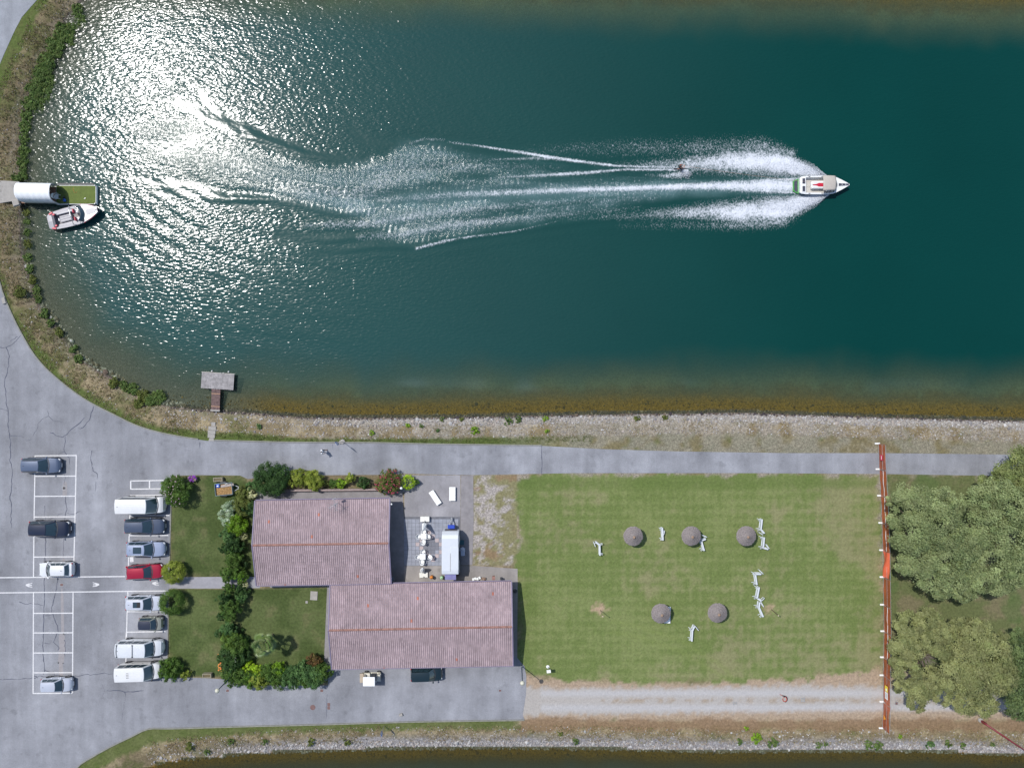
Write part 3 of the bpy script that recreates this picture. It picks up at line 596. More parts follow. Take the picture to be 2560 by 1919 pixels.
crack([(164, 1240), (165, 1258), (168, 1272), (164, 1284), (162, 1300)], .09); crack([(168, 1281), (178, 1284), (190, 1283), (202, 1277)], .07); crack([(112, 1263), (111, 1288), (114, 1300)], .06); crack([(155, 1283), (135, 1292), (120, 1299)], .04)
crack([(114, 1344), (114, 1370), (113, 1402), (111.5, 1445), (111, 1510), (109, 1560), (108, 1620), (109, 1650), (112, 1672), (108, 1686)], .1, 1.2); crack([(159, 1346), (158, 1395)], .05, .6)
crack([(145, 1446), (142, 1470), (138, 1485), (133, 1505), (129, 1518), (133, 1535), (138, 1550), (144, 1563), (146, 1580), (140, 1590), (134, 1604), (145, 1614), (148, 1620), (145, 1626)], .1); crack([(48, 1503), (60, 1508), (85, 1509), (109, 1512)], .07)
crack([(112, 1538), (130, 1536)], .07); crack([(112, 1606), (128, 1608)], .07); crack([(161, 1598), (164, 1620), (163, 1642)], .09); crack([(111, 1674), (135, 1679), (141, 1689)], .07)
crack([(0, 1697), (30, 1696), (60, 1695), (88, 1694), (100, 1688), (120, 1690), (142, 1687), (170, 1692), (180, 1690), (235, 1684), (285, 1682)], .08); crack([(82, 1687), (92, 1690), (95, 1696)], .08)
crack([(268, 1725), (300, 1725), (312, 1729), (340, 1727), (360, 1725)], .1, 1.); crack([(312, 1729), (314, 1742)], .08); crack([(255, 1710), (262, 1725), (255, 1740)], .03); crack([(313, 1745), (308, 1775), (305, 1800)], .03)
crack([(500, 1105), (500, 1122)], .1, .5); crack([(1354, 1114), (1355, 1150), (1354, 1186)], .08, .6); crack([(832, 1110), (833, 1125)], .05, .6); crack([(818, 1735), (816, 1765), (817, 1795)], .05, 1.); crack([(1240, 1115), (1239, 1128)], .05, .6)
tag(ck.build("asphalt_cracks", mat("crack_tar", A(92, 96, 112), rough=.9, var=.35, scale=3)), kind="structure")
# sand washed out round the drains
st = MB()
for pts, w in (([(163, 1203), (162, 1238)], .55), ([(154, 1582), (156, 1620), (152, 1655)], .75), ([(152, 1650), (153, 1688)], .5), ([(160, 1395), (152, 1440)], .4), ([(155, 1470), (157, 1580)], .35)):
    v, f = ribbon([P(*p) for p in smooth_pts(pts + [pts[-1]], 4)], [w * .4] + [w] * 20, .0212 + .0003 * random.random()); st.add(v, f)
tag(st.build("dust_stains", mat("dust", A(170, 166, 168), rough=.95, var=.1)), kind="structure")

# drains and manhole covers: things of their own
M_rust = mat("rusty_iron", A(138, 108, 104), rough=.8, var=.25, scale=8)
M_grate = mat("dark_grate", A(84, 78, 80), rough=.8, var=.3, scale=8)
def cover(px, py, w, d, label, m, round_=False, name="drain_cover", split=False):
    x, y = P(px, py); e = empty(name, (x, y, .02), 0, label, "drain cover")
    f = MB(); g = MB()
    if round_:
        f.lathe([(w / 2, 0), (w / 2, .012), (w / 2 - .05, .012), (w / 2 - .05, .003)], n=24); g.lathe([(w / 2 - .05, 0), (w / 2 - .06, .01), (.02, .013)], n=24)
        for a in range(8): g.box((math.cos(a * .785) * w * .25, math.sin(a * .785) * w * .25, .014), (.16, .03, .008), a * .785)
    else:
        for s in (-1, 1): f.box((s * (w / 2 - .02), 0, .006), (.04, d, .016)); f.box((0, s * (d / 2 - .02), .0065), (w - .08, .04, .017))
        if split:
            for j in (-1, 1): g.box((0, j * d * .235, .005), (w - .1, d * .4, .012)); 
        else: g.box((0, 0, .003), (w - .09, d - .09, .012))
        for k in range(4): g.box(((k - 1.5) * w * .18, 0, .011), (.03, d * .8, .006))
    f.build("frame", M_steel if not round_ else m, e); g.build("grate", m, e)
cover(160.5, 1219.5, .46, .4, "dark square drain grate inside the second bay of the left row", M_grate, split=True)
cover(154.5, 1461, .46, .4, "rusty brown drain grate between the two long white lines", M_rust, split=True)
cover(569, 1725, .42, .4, "square rusty cover right of the street lamp by the hedge corner", M_rust)
cover(804.5, 1725, .44, .42, "single rusty square cover below the right end of the bottom hedge", M_rust)
cover(822, 1764, .45, .95, "double rusty rectangular cover on the south road", M_rust, split=True)
cover(782, 1767, .66, .66, "round rusty manhole cover on the south road", M_rust, True, "manhole_cover")
cover(1250, 1725, .38, .3, "faint rusty cover near the east end of the south road", M_rust)
cover(2241, 1757, .36, .36, "brownish cover in the dirt just right of the orange fence", M_rust)
cover(2007, 1748, .5, .5, "white square slab cover in the middle of the gravel track", M_conc)
cover(1837, 1757, .45, .3, "small whitish cover across the gravel track left of the red digger arm", M_conc)
# stepping slabs down to the jetty
for i, (x, y, w, d) in enumerate(((533, 1060, .52, .5), (531, 1070, .95, .46), (530, 1079.5, .95, .42), (529, 1089, .9, .5))):
    X, Y = P(x, y); z = float(ground_h(np.array([X]), np.array([Y]))[0][0])
    o = MB().box((0, 0, 0), (w, d, .12)).build("stepping_slab", M_conc, bevel=.015); o.location = (X, Y, z + .05); o.rotation_euler = (0, 0, -.05)
    tag(o, ["narrow pale slab at the lake end of the stepping path to the jetty", "second pale slab from the lake on the stepping path", "third pale slab from the lake on the stepping path", "pale slab nearest the road on the stepping path"][i], "paving slab", "stepping slabs to the jetty")
sheet("jetty_ramp", [(525, 1091), (533, 1091), (536, 1102), (521, 1102)], .035, M_conc)
for (a, b, w, d, lab) in ((785, 1488, .9, 1.1, "flat grey concrete slab set in the courtyard lawn"), (767, 1504, .3, .3, "small pale stone square in the courtyard lawn")):
    X, Y = P(a, b); o = MB().box((0, 0, .02), (w, d, .1)).build("lawn_slab", M_conc, bevel=.02); o.location = (X, Y, 0); o.rotation_euler = (0, 0, -.06); tag(o, lab, "paving slab")
for (a, b, w, d, lab) in ((42, 508, .95, .8, "pale boulder block beside the dock apron"), (1003, 1785, .5, .35, "small grey kerb block set in the south verge"), (12, 752, .5, .9, "broken pale concrete block beside the west kerb"),):
    X, Y = P(a, b); o = MB().box((0, 0, .1), (w, d, .3), .3, .85).build("concrete_block", M_conc, bevel=.06); o.location = (X, Y, 0); tag(o, lab, "concrete block")
# ------------------------------------------------------------------ loose stones and dry grass along the shores
def ico():
    bm = bmesh.new(); bmesh.ops.create_icosphere(bm, subdivisions=1, radius=1.); v = np.array([p.co[:] for p in bm.verts]); f = np.array([[q.index for q in t.verts] for t in bm.faces]); bm.free(); return v, f
IV, IF = ico()
def m_attr(name, rough=.85, transl=0.):
    if name in MATS: return MATS[name]
    m = bpy.data.materials.new(name); m.use_nodes = True; nt = m.node_tree; b = nt.nodes["Principled BSDF"]; at = _n(nt, "ShaderNodeAttribute", attribute_name="col"); nt.links.new(at.outputs["Color"], b.inputs["Base Color"]); setin(b, Roughness=rough)
    b.inputs["Specular IOR Level"].default_value = .25
    if transl:
        t = _n(nt, "ShaderNodeBsdfTranslucent"); nt.links.new(at.outputs["Color"], t.inputs[0]); ms = _n(nt, "ShaderNodeMixShader"); ms.inputs[0].default_value = transl
        nt.links.new(b.outputs[0], ms.inputs[1]); nt.links.new(t.outputs[0], ms.inputs[2]); nt.links.new(ms.outputs[0], nt.nodes["Material Output"].inputs["Surface"])
    MATS[name] = m; return m
def in_view(n):
    return rng.uniform(-65, 66, n), rng.uniform(-49, 50, n)
def band(n, edge, d0, d1, px0, px1, side):
    """random points at distance d0..d1 from the water's edge"""
    pts = []; tot = 0
    E = np.array([P(a, b, WZ) for a, b in edge]); seg = np.hypot(*(E[1:] - E[:-1]).T); cum = np.concatenate([[0], np.cumsum(seg)])
    s = rng.uniform(0, cum[-1], n); i = np.clip(np.searchsorted(cum, s) - 1, 0, len(seg) - 1); t = ((s - cum[i]) / seg[i])[:, None]
    p = E[i] * (1 - t) + E[i + 1] * t; dr = (E[i + 1] - E[i]) / seg[i][:, None]; nn = np.stack([dr[:, 1], -dr[:, 0]], 1) * side
    d = d0 + (d1 - d0) * rng.random(n) ** 1.0
    q = p + nn * d[:, None]; return q[:, 0], q[:, 1], d
def stones(name, sets):
    V = []; F = []; K = []; off = 0
    for (x, y, size, cols, sink) in sets:
        n = len(x); gz, _, _ = ground_h(x, y); s = size * np.exp(rng.normal(0, .38, n)); a = rng.uniform(0, 6.28, n)
        sc = np.stack([s * rng.uniform(.75, 1.35, n), s * rng.uniform(.7, 1.2, n), s * rng.uniform(.5, .8, n)], 1)
        loc = IV[None] * sc[:, None] * (1 + rng.normal(0, .12, (n, len(IV), 1))); ca, sa = np.cos(a)[:, None], np.sin(a)[:, None]
        v = np.stack([loc[..., 0] * ca - loc[..., 1] * sa + x[:, None], loc[..., 0] * sa + loc[..., 1] * ca + y[:, None], loc[..., 2] + (gz + sc[:, 2] * sink)[:, None]], -1)
        V.append(v.reshape(-1, 3)); F.append((IF[None] + (np.arange(n) * len(IV))[:, None, None]).reshape(-1, 3) + off); off += n * len(IV)
        c = np.array(cols)[rng.integers(0, len(cols), n)] * rng.uniform(.75, 1.2, (n, 1)); K.append(np.repeat(np.concatenate([c, np.ones((n, 1))], 1), len(IV), 0))
    o = big_mesh(name, np.concatenate(V), tris=np.concatenate(F), material=m_attr("loose_stone"), smooth=False, attrs={"col": np.clip(np.concatenate(K), 0, .8)}); return tag(o, kind="stuff")
SOUTHSHORE = LAKE_PX[26:37]; SOUTHSHORE = [(414, 1006)] + [p for p in LAKE_PX if 460 <= p[0] <= 2600 and p[1] > 900 and p[1] < 1050]
WEST = [p for p in LAKE_PX if p[0] < 480 and p[1] > 0]
CAN = [p for p in CANAL_PX if 370 < p[0] < 2600]
whites = [A(196, 192, 188), A(176, 170, 166), A(206, 204, 202), A(184, 172, 162), A(156, 152, 152)]; darks = [A(96, 88, 88), A(74, 68, 72), A(122, 108, 96), A(110, 96, 84), A(150, 138, 124)]
bx, by, bd = band(2600, SOUTHSHORE, .55, 1.5, 0, 0, 1); m_ = (bx > -25) | (rng.random(len(bx)) < .35)
b2 = band(2600, SOUTHSHORE, .05, .65, 0, 0, 1); b3 = band(3200, SOUTHSHORE, 1.3, 3.0, 0, 0, 1); b4 = band(1500, WEST, -.25, .35, 0, 0, 1); k4 = rng.random(1500) < np.where(b4[1] < 16, .9, .1)
c1 = band(5200, CAN, -.15, 1.2, 0, 0, -1); c2 = band(1800, CAN, 1.0, 3.2, 0, 0, -1); kc = rng.random(5200) < sm(-46, -20, c1[0]) * .8 + .25
b5 = band(900, WEST, .4, 3.4, 0, 0, 1); b6 = band(1300, SOUTHSHORE, -1.2, 0.05, 0, 0, 1); c6 = band(900, CAN, -1.1, .05, 0, 0, -1)
och = [A(122, 96, 48), A(98, 76, 38), A(146, 118, 66), A(78, 66, 44)]
stones("shore_stones", [(bx[m_], by[m_], .085, whites, .3), (b2[0], b2[1], .085, darks, .3), (b3[0], b3[1], .05, whites, .1), (b4[0][k4], b4[1][k4], .11, whites + darks[3:], .3),
        (c1[0][kc], c1[1][kc], .085, whites, .3), (c2[0], c2[1], .055, whites, .1), (b5[0], b5[1], .045, whites, .1), (b6[0], b6[1], .07, och, .2), (c6[0], c6[1], .075, och, .2)])
def grass(name, sets):
    V = []; T = []; K = []; off = 0
    for (x, y, hgt, wid, cols, nb) in sets:
        n = len(x); gz = ground_h(x, y)[0]; x = np.repeat(x, nb); y = np.repeat(y, nb); gz = np.repeat(gz, nb); N = n * nb
        a = rng.uniform(0, 6.28, N); lean = rng.uniform(.3, 1.3, N); h = hgt * rng.uniform(.5, 1.3, N); bx_ = x + rng.normal(0, .06, N); by_ = y + rng.normal(0, .06, N)
        tip = np.stack([bx_ + np.cos(a) * h * lean, by_ + np.sin(a) * h * lean, gz + h], 1); w = wid * rng.uniform(.7, 1.3, N)
        p0 = np.stack([bx_ - np.sin(a) * w, by_ + np.cos(a) * w, gz - .02], 1); p1 = np.stack([bx_ + np.sin(a) * w, by_ - np.cos(a) * w, gz - .02], 1)
        V.append(np.stack([p0, p1, tip], 1).reshape(-1, 3)); T.append(np.arange(N * 3).reshape(-1, 3) + off); off += 3 * N
        c = np.repeat(np.array(cols)[rng.integers(0, len(cols), n)] * rng.uniform(.7, 1.25, (n, 1)), nb, 0); K.append(np.repeat(np.concatenate([c, np.ones((N, 1))], 1), 3, 0))
    return tag(big_mesh(name, np.concatenate(V), tris=np.concatenate(T), material=m_attr("grass_blade", .8, .3), attrs={"col": np.concatenate(K)}), kind="stuff")
straws = [A(206, 188, 154), A(192, 172, 138), A(172, 152, 120), A(178, 170, 122)]; greens = [A(124, 142, 78), A(106, 126, 62), A(140, 152, 90), A(160, 158, 106)]
g1 = band(5200, WEST, .6, 3.9, 0, 0, 1); k1 = sdist([P(*p) for p in CARPARK], g1[0], g1[1]) > .15
g2 = band(3000, SOUTHSHORE, 1.3, 3.2, 0, 0, 1); k2 = fbm(g2[0], g2[1], .5, 3, 77) > .5
g3 = band(2600, SOUTHSHORE, 3.0, 3.7, 0, 0, 1); k3 = (sdist([P(*p) for p in CARPARK], g3[0], g3[1]) > .2) & (g3[0] < 10)
g4 = band(4200, CAN, 1.1, 3.4, 0, 0, -1); k5 = (fbm(g4[0], g4[1], .5, 3, 78) > .42) & (sdist([P(*p) for p in CARPARK], g4[0], g4[1]) > .2)
g6 = band(1300, [p for p in NORTH if p[0] > 0], .16, .6, 0, 0, 1); k6 = sdist([P(*p) for p in CARPARK], g6[0], g6[1]) > .1
grass("bank_grass", [(g1[0][k1], g1[1][k1], .16, .03, straws + greens[2:], 5), (g2[0][k2], g2[1][k2], .13, .025, straws, 5), (g3[0][k3], g3[1][k3], .12, .03, greens, 5), (g4[0][k5], g4[1][k5], .15, .03, straws + greens[3:], 5), (g6[0][k6], g6[1][k6], .1, .03, greens, 4)])
# ------------------------------------------------------------------ the two tile-roofed houses
def m_tiles(name, base):
    m = bpy.data.materials.new(name); m.use_nodes = True; nt = m.node_tree; L = nt.links.new; b = nt.nodes["Principled BSDF"]; tc = _n(nt, "ShaderNodeTexCoord")
    sn = _n(nt, "ShaderNodeVectorMath", operation='SNAP'); sn.inputs[1].default_value = (.24, .36, 50.); L(tc.outputs["Object"], sn.inputs[0])
    w = _n(nt, "ShaderNodeTexWhiteNoise"); L(sn.outputs[0], w.inputs["Vector"])
    n = _n(nt, "ShaderNodeTexNoise"); setin(n, Scale=.5, Detail=5., Roughness=.7); L(tc.outputs["Object"], n.inputs["Vector"])
    def mr(o, lo, hi, a=0., c=1.):
        q = _n(nt, "ShaderNodeMapRange"); setin(q, From_Min=a, From_Max=c, To_Min=lo, To_Max=hi); L(o, q.inputs["Value"]); return q.outputs[0]
    k = _n(nt, "ShaderNodeMath", operation='MULTIPLY'); L(mr(w.outputs["Value"], .9, 1.1), k.inputs[0]); L(mr(n.outputs["Fac"], .78, 1.2, .3, .7), k.inputs[1])
    # a few newer, redder tiles and pale lichen spots
    r1 = _n(nt, "ShaderNodeMath", operation='GREATER_THAN'); L(w.outputs["Value"], r1.inputs[0]); r1.inputs[1].default_value = .9985
    mx = _n(nt, "ShaderNodeMix", data_type='RGBA'); mx.inputs[6].default_value = c4(base); mx.inputs[7].default_value = c4(A(196, 130, 112)); L(r1.outputs[0], mx.inputs[0])
    l = _n(nt, "ShaderNodeTexNoise"); setin(l, Scale=5., Detail=4., Roughness=.8); L(tc.outputs["Object"], l.inputs["Vector"])
    m2 = _n(nt, "ShaderNodeMix", data_type='RGBA'); L(mr(l.outputs["Fac"], 0, .8, .68, .76), m2.inputs[0]); L(mx.outputs[2], m2.inputs[6]); m2.inputs[7].default_value = c4(A(205, 200, 196))
    vm = _n(nt, "ShaderNodeVectorMath", operation='SCALE'); L(m2.outputs[2], vm.inputs[0]); L(k.outputs[0], vm.inputs["Scale"]); L(vm.outputs[0], b.inputs["Base Color"]); setin(b, Roughness=.85); b.inputs["Specular IOR Level"].default_value = .3
    return m
M_tile = m_tiles("weathered_roof_tiles", A(189, 169, 173))
M_terra = mat("ridge_terracotta", A(166, 124, 112), rough=.85, var=.45, scale=3.0, detail=8)
M_wall = mat("render_wall", A(206, 198, 184), rough=.9, var=.08)
M_fascia = mat("mauve_fascia", A(142, 132, 158), rough=.6, var=.1)
def house(px_c, size, rot, ez, rz, label, wins, doors):
    x, y = px_c; e = empty("house", (x, y, 0), rot, label, "house", "tile-roofed houses"); w, d = size; hw, hd = w / 2, d / 2
    MB().box((0, 0, ez / 2 - .12), (w - 1.1, d - 1.3, ez - .24)).build("wall", M_wall, e)
    for s in (-1, 1):      # gable triangles under the roof
        g = MB(); xx = s * (hw - .55); g.add([(xx, -hd + .65, ez - .25), (xx, hd - .65, ez - .25), (xx, 0, rz - .18), (xx - s * .2, -hd + .65, ez - .25), (xx - s * .2, hd - .65, ez - .25), (xx - s * .2, 0, rz - .18)],
              [(0, 1, 2) if s > 0 else (2, 1, 0), (3, 4, 5) if s < 0 else (5, 4, 3), (0, 3, 4, 1), (1, 4, 5, 2), (2, 5, 3, 0)])
        g.build("gable", M_wall, e)
    # roof: corrugated tile columns in stepped courses, with a slight sag, both slopes one part
    us = np.arange(-hw, hw + .001, .04); prof = np.abs(np.sin(np.pi * (us + hw) / .24)) ** .8 * .085
    for s, nm in ((1, "north"), (-1, "south")):
        rows = np.linspace(0, hd, int(hd / .36) + 1); vs = []; V = []
        tl = []
        for i in range(len(rows) - 1):
            for t, lift in ((rows[i], .035), (rows[i + 1], 0.0)):
                z = rz - (rz - ez) * t / hd; V.append(np.stack([us, np.full_like(us, s * t), z + prof + (-lift if lift == 0 else 0) + .03 * (t == rows[i + 1])], 1))
        V = np.array(V); n, m = V.shape[:2]; idx = np.arange(n * m).reshape(n, m); q = np.stack([idx[:-1, :-1], idx[:-1, 1:], idx[1:, 1:], idx[1:, :-1]], -1).reshape(-1, 4)
        if s < 0: q = q[:, ::-1]
        big_mesh("roof_slope", V.reshape(-1, 3), quads=q, material=M_tile, parent=e)["label"] = nm + " slope of greyish pink roof tiles"
    for s in (-1, 1):    # roof boards below the tiles, verge and gutter
        a = math.atan2(rz - ez, hd); L_ = hd / math.cos(a)
        MB().box((0, s * hd / 2, (ez + rz) / 2 - .09), (w - .02, L_, .1), Matrix.Rotation(-s * a, 3, 'X')).build("roof_board", M_wood, e)
        v = MB()
        for t in (-1, 1): v.bar((s * (hw + .05), t * .0, rz + .03), (s * (hw + .05), t * (hd + .02), ez + .03), .13, .2)
        v.build("verge_trim", M_fascia, e)
        gm = MB(); gm.tube([(-hw, s * (hd + .07), ez - .02), (hw, s * (hd + .07), ez - .02)], .07, 8); gm.build("gutter", M_fascia, e)
        MB().tube([(s * (hw - .6), -s * (hd - .5), 0), (s * (hw - .6), -s * (hd - .5), ez - .2), (s * (hw - .6), -s * (hd + .05), ez - .05)], .045, 8).build("downpipe", M_fascia, e)
    rc = MB(); n = int(w / .42); rr = random.Random(int(w * 10))
    for i in range(n):
        x0 = -hw + w * i / n; vs = []
        for k in range(7): a = math.pi * k / 6; vs += [(x0 - .01, .13 * math.cos(a), rz + .0 + .12 * math.sin(a) + .012), (x0 + w / n + .03, .15 * math.cos(a), rz + .12 * math.sin(a) + .004 + rr.uniform(0, .015))]
        rc.add(vs, [(2 * k, 2 * k + 2, 2 * k + 3, 2 * k + 1) for k in range(6)] + [(0, 2, 4, 6, 8, 10, 12)[::-1]])
    rc.build("ridge_cap", M_terra, e)
    for (wx, sd, ww, wh) in wins:
        yy = sd * (hd - .65); f = MB()
        for k in (-1, 1): f.box((wx + k * ww / 2, yy, 1.35), (.07, .1, wh)); f.box((wx, yy, 1.35 + k * wh / 2), (ww + .07, .1, .07))
        f.box((wx, yy, 1.35), (.05, .08, wh)); fr = f.build("window", M_white, e); MB().box((wx, yy, 1.35), (ww, .03, wh)).build("pane", M_glass, fr); MB().box((wx, yy + sd * .06, 1.35 - wh / 2 - .06), (ww + .2, .2, .05)).build("sill", M_conc, fr)
    for (dx, sd, dw) in doors:
        yy = sd * (hd - .65); dr = MB().box((dx, yy, .98), (dw, .09, 1.95)).build("door", M_wood, e, bevel=.01); MB().box((dx + dw * .38, yy + sd * .07, 1.), (.04, .05, .14)).build("handle", M_steel, dr)
    return e
HA = house((-22.95, -19.2), (16.3, 10.3), math.radians(.9), 2.35, 3.5, "smaller pinkish tile-roofed house with the aerial, north-west of the two", [(-5.2, 1, 1.4, .9), (-1.5, 1, 1.4, .9), (3.4, 1, 1.4, .9), (-5, -1, 1.2, .9), (2, -1, 1.4, .9)], [(6, 1, .9), (-2, -1, .9)])
HB = house((-11.0, -29.35), (22.0, 10.25), math.radians(1.1), 2.2, 3.35, "longer pinkish tile-roofed house beside the south road, east of the courtyard", [(-7, -1, 1.4, .9), (0, -1, 1.4, .9), (6, -1, 1.4, .9), (4, 1, 1.4, .9), (-9, 1, 1.2, .9)], [(8, 1, .9), (-3.5, -1, 1.0), (3, -1, 2.2)])
# aerial and small things on the roofs
def at_house(px, py, z): return P3(px, py, z)
a = at_house(843, 1258, 3.0); an = empty("roof_aerial", (a.x, a.y, 2.5), .5, "silver television aerial with thin stays on the north roof edge", "aerial")
MB().tube([(0, 0, 0), (0, 0, 2.1)], .025, 8).build("mast", M_steel, an); m1 = MB(); m2 = MB()
m1.tube([(-.75, 0, 2.0), (.55, .1, 2.0)], .018, 6)
for i in range(8): m1.tube([(-.7 + i * .16, -.32 + i * .015, 2.0), (-.7 + i * .16, .32 - i * .015, 2.0)], .012, 5)
m1.build("yagi_array", M_steel, an)
m2.tube([(-.2, -.7, 1.5), (.25, .75, 1.5)], .018, 6)
for i in range(7): m2.tube([(-.2 - .28 + i * .085, -.6 + .2 * i, 1.5), (-.2 + .28 + i * .085, -.6 + .2 * i - .12, 1.5)], .012, 5)
m2.box((.3, .72, 1.5), (.5, .04, .45)).build("uhf_array", M_steel, an)
st_ = MB()
for (dx, dy) in ((-1.3, .55), (1.4, .4), (.9, -1.6), (-1.1, -1.5)): st_.tube([(0, 0, 1.8), (dx, dy, .1 if dy < 0 else -.05)], .01, 4)
st_.build("guy_wire", M_steel, an)
# floodlight on the verge, brown vent block and small chimney block at the east end
for (px, py, z, nm, lab, cat) in ((978.5, 1260, 2.55, "flood_lamp", "tiny white round lamp on the east verge of the smaller house", "lamp"), (1234, 1444, 2.3, "vent_block", "small brown vent block at the north eave of the longer house", "vent")):
    p = P3(px, py, z); e = empty(nm, (p.x, p.y, z - .2), 0, lab, cat)
    if nm == "flood_lamp": MB().lathe([(.03, 0), (.1, .05), (.12, .12), (.08, .2), (.02, .23)], n=14).build("lamp_head", M_white, e, smooth=True); MB().tube([(0, 0, 0), (-.25, 0, -.1)], .02, 6).build("bracket", M_steel, e)
    else: MB().box((0, 0, 0), (.28, .36, .5)).build("shaft", mat("vent_brick", A(150, 122, 110)), e, bevel=.01); MB().box((0, 0, .27), (.36, .44, .05)).build("cap", M_terra, e)
# low wall behind the north shrubs
def wall_strip(name, pts, h, t, m, label):
    mb = MB(); q = [P(a, b) for a, b in pts]
    for a, b in zip(q[:-1], q[1:]): mb.bar((a[0], a[1], h / 2), (b[0], b[1], h / 2), t, h)
    return tag(mb.build(name, m), label, "wall")
wall_strip("garden_wall", [(712, 1224), (946, 1222)], .55, .22, mat("wall_coping", A(178, 160, 156), rough=.9, var=.15, scale=3), "low pale wall between the north shrub bed and the house walkway")
# ------------------------------------------------------------------ orange fence on the right
def fence():
    base = [(2197, 1108), (2199, 1172), (2203, 1238), (2206, 1306), (2208, 1374), (2209, 1441), (2210, 1510), (2211, 1576), (2210, 1641), (2209, 1686), (2209, 1752), (2207, 1818)]
    base = [(a - 2, b) for a, b in base]; x0, y0 = P(*base[0]); e = empty("mesh_fence", (x0, y0, 0), 0, "long orange netted site fence across road and lawn at the right", "fence")
    net = bpy.data.materials.new("orange_netting"); net.use_nodes = True; nt = net.node_tree; b = nt.nodes["Principled BSDF"]; L = nt.links.new
    tc = _n(nt, "ShaderNodeTexCoord"); n = _n(nt, "ShaderNodeTexNoise"); setin(n, Scale=1.2, Detail=4.); mp = _n(nt, "ShaderNodeMapping"); mp.inputs["Scale"].default_value = (1, .25, 3); L(tc.outputs["Object"], mp.inputs[0]); L(mp.outputs[0], n.inputs["Vector"])
    r = _n(nt, "ShaderNodeValToRGB"); r.color_ramp.elements[0].color = (.27, .07, .025, 1); r.color_ramp.elements[1].color = (.46, .11, .035, 1); r.color_ramp.elements[0].position = .35; r.color_ramp.elements[1].position = .65
    L(n.outputs["Fac"], r.inputs[0]); L(r.outputs[0], b.inputs["Base Color"]); setin(b, Roughness=.6)
    tr = _n(nt, "ShaderNodeBsdfTransparent"); ms = _n(nt, "ShaderNodeMixShader"); ms.inputs[0].default_value = .80; L(tr.outputs[0], ms.inputs[1]); L(b.outputs[0], ms.inputs[2]); L(ms.outputs[0], nt.nodes["Material Output"].inputs["Surface"])
    net2 = net.copy(); net2.name = "folded_netting"; net2.node_tree.nodes["Mix Shader"].inputs[0].default_value = .97
    for nd in net2.node_tree.nodes:
        if nd.type == 'VALTORGB': nd.color_ramp.elements[0].color = (.60, .10, .045, 1); nd.color_ramp.elements[1].color = (.74, .15, .07, 1)
    H = 1.62; rr = random.Random(3)
    for i in range(len(base) - 1):
        a = Vector(P(*base[i])) - Vector((x0, y0)); b_ = Vector(P(*base[i + 1])) - Vector((x0, y0)); d = b_ - a; sag = rr.uniform(.0, .3); fold = i in (4,)
        f = MB(); A3 = Vector((a.x, a.y, .12)); B3 = Vector((b_.x, b_.y, .12)); up = Vector((0, 0, H)); ins = d.normalized() * .06; I3 = Vector((ins.x, ins.y, 0))
        f.tube([A3 + I3, A3 + I3 + up, B3 - I3 + up, B3 - I3, A3 + I3], .024, 6); f.tube([A3 + I3 + up * .5, B3 - I3 + up * .5], .015, 6); fr = f.build("panel_frame", M_steel, e)
        g = MB(); us = np.linspace(0, 1, 13); ws = np.linspace(0, 1, 9); top = H * (.97 if i not in (0, 6, 9) else .93)
        def fn(u, w):
            z = .12 + w * (top - sag * math.sin(math.pi * u) * (1 if w > .9 else w * .6)); k = .05 * math.sin(u * 9 + i * 2) * math.sin(w * 3.1 + i) + (.12 if fold else .0) * math.sin(w * 6 + u * 5)
            return (a.x + d.x * u + k + .03, a.y + d.y * u, z)
        g.grid(fn, us, ws); g.build("netting", net2 if fold else net, fr)
        if i in (1, 2, 3, 6, 7): MB().tube([(a.x + d.x * t - .02 + .03 * math.sin(t * 11), a.y + d.y * t, 1.0 - .06 * math.sin(t * 3.14)) for t in np.linspace(0.02, .98, 14)], .022, 5).build("barrier_rope", M_white, fr)
    for i, q in enumerate(base):
        a = Vector(P(*q)) - Vector((x0, y0)); f = MB(); f.box((a.x - .12, a.y, .07), (.62, .2, .14)); f.build("fence_foot", M_white, e, bevel=.03)
        if i in (1, 4, 6, 7): MB().tube([(a.x, a.y, 1.5), (a.x + .55, a.y - .12, .05)], .02, 6).build("brace", M_steel, e)
    return e
fence()
FB = [(2197, 1108), (2199, 1172), (2203, 1238), (2206, 1306), (2208, 1374), (2209, 1441), (2210, 1510), (2211, 1576), (2210, 1641), (2209, 1686), (2209, 1752), (2207, 1818)]
def sign(px, py, z, w, h, m, name, label, cat="sign"):
    p = P3(px, py, z); p.x = P(np.interp(py, [b for a, b in FB], [a for a, b in FB]) - 2, py)[0] - .13; e = empty(name, (p.x, p.y, z), 0, label, cat); MB().box((0, 0, 0), (.012, w, h)).build("plate", m, e); return e
M_signred = mat("sign_red", (.55, .015, .06), rough=.4, var=.05); M_signy = mat("sign_yellow", (.72, .58, .03), rough=.4, var=.05); M_signw = mat("sign_white", (.8, .8, .8), rough=.4, var=.04); M_signo = mat("sign_orange", (.75, .3, .02), rough=.4, var=.1); M_ink = mat("sign_ink", (.02, .02, .025), rough=.5, var=0)
s = sign(2208, 1143.5, .95, .66, .66, M_signred, "no_entry_sign", "red no entry sign with white bar hung on the orange fence")
mm = MB()
for k in (-1, 1): mm.box((k * .0145, 0, 0), (.005, .44, .11))
mm.build("white_bar", M_signw, s)
s = sign(2216, 1721, 1.05, .72, .62, M_signy, "warning_sign", "yellow warning sign on the orange fence above the white notice"); mm = MB(); mm.box((-.008, -.1, 0), (.005, .3, .26)); mm.build("white_panel", M_signw, s)
s = sign(2217, 1738, 1.05, .85, .62, M_signw, "notice_board", "white printed notice on the orange fence below the yellow sign"); mm = MB()
for k in range(5): mm.box((-.008, 0, .2 - k * .1), (.004, .6, .025))
mm.build("text_line", M_ink, s)
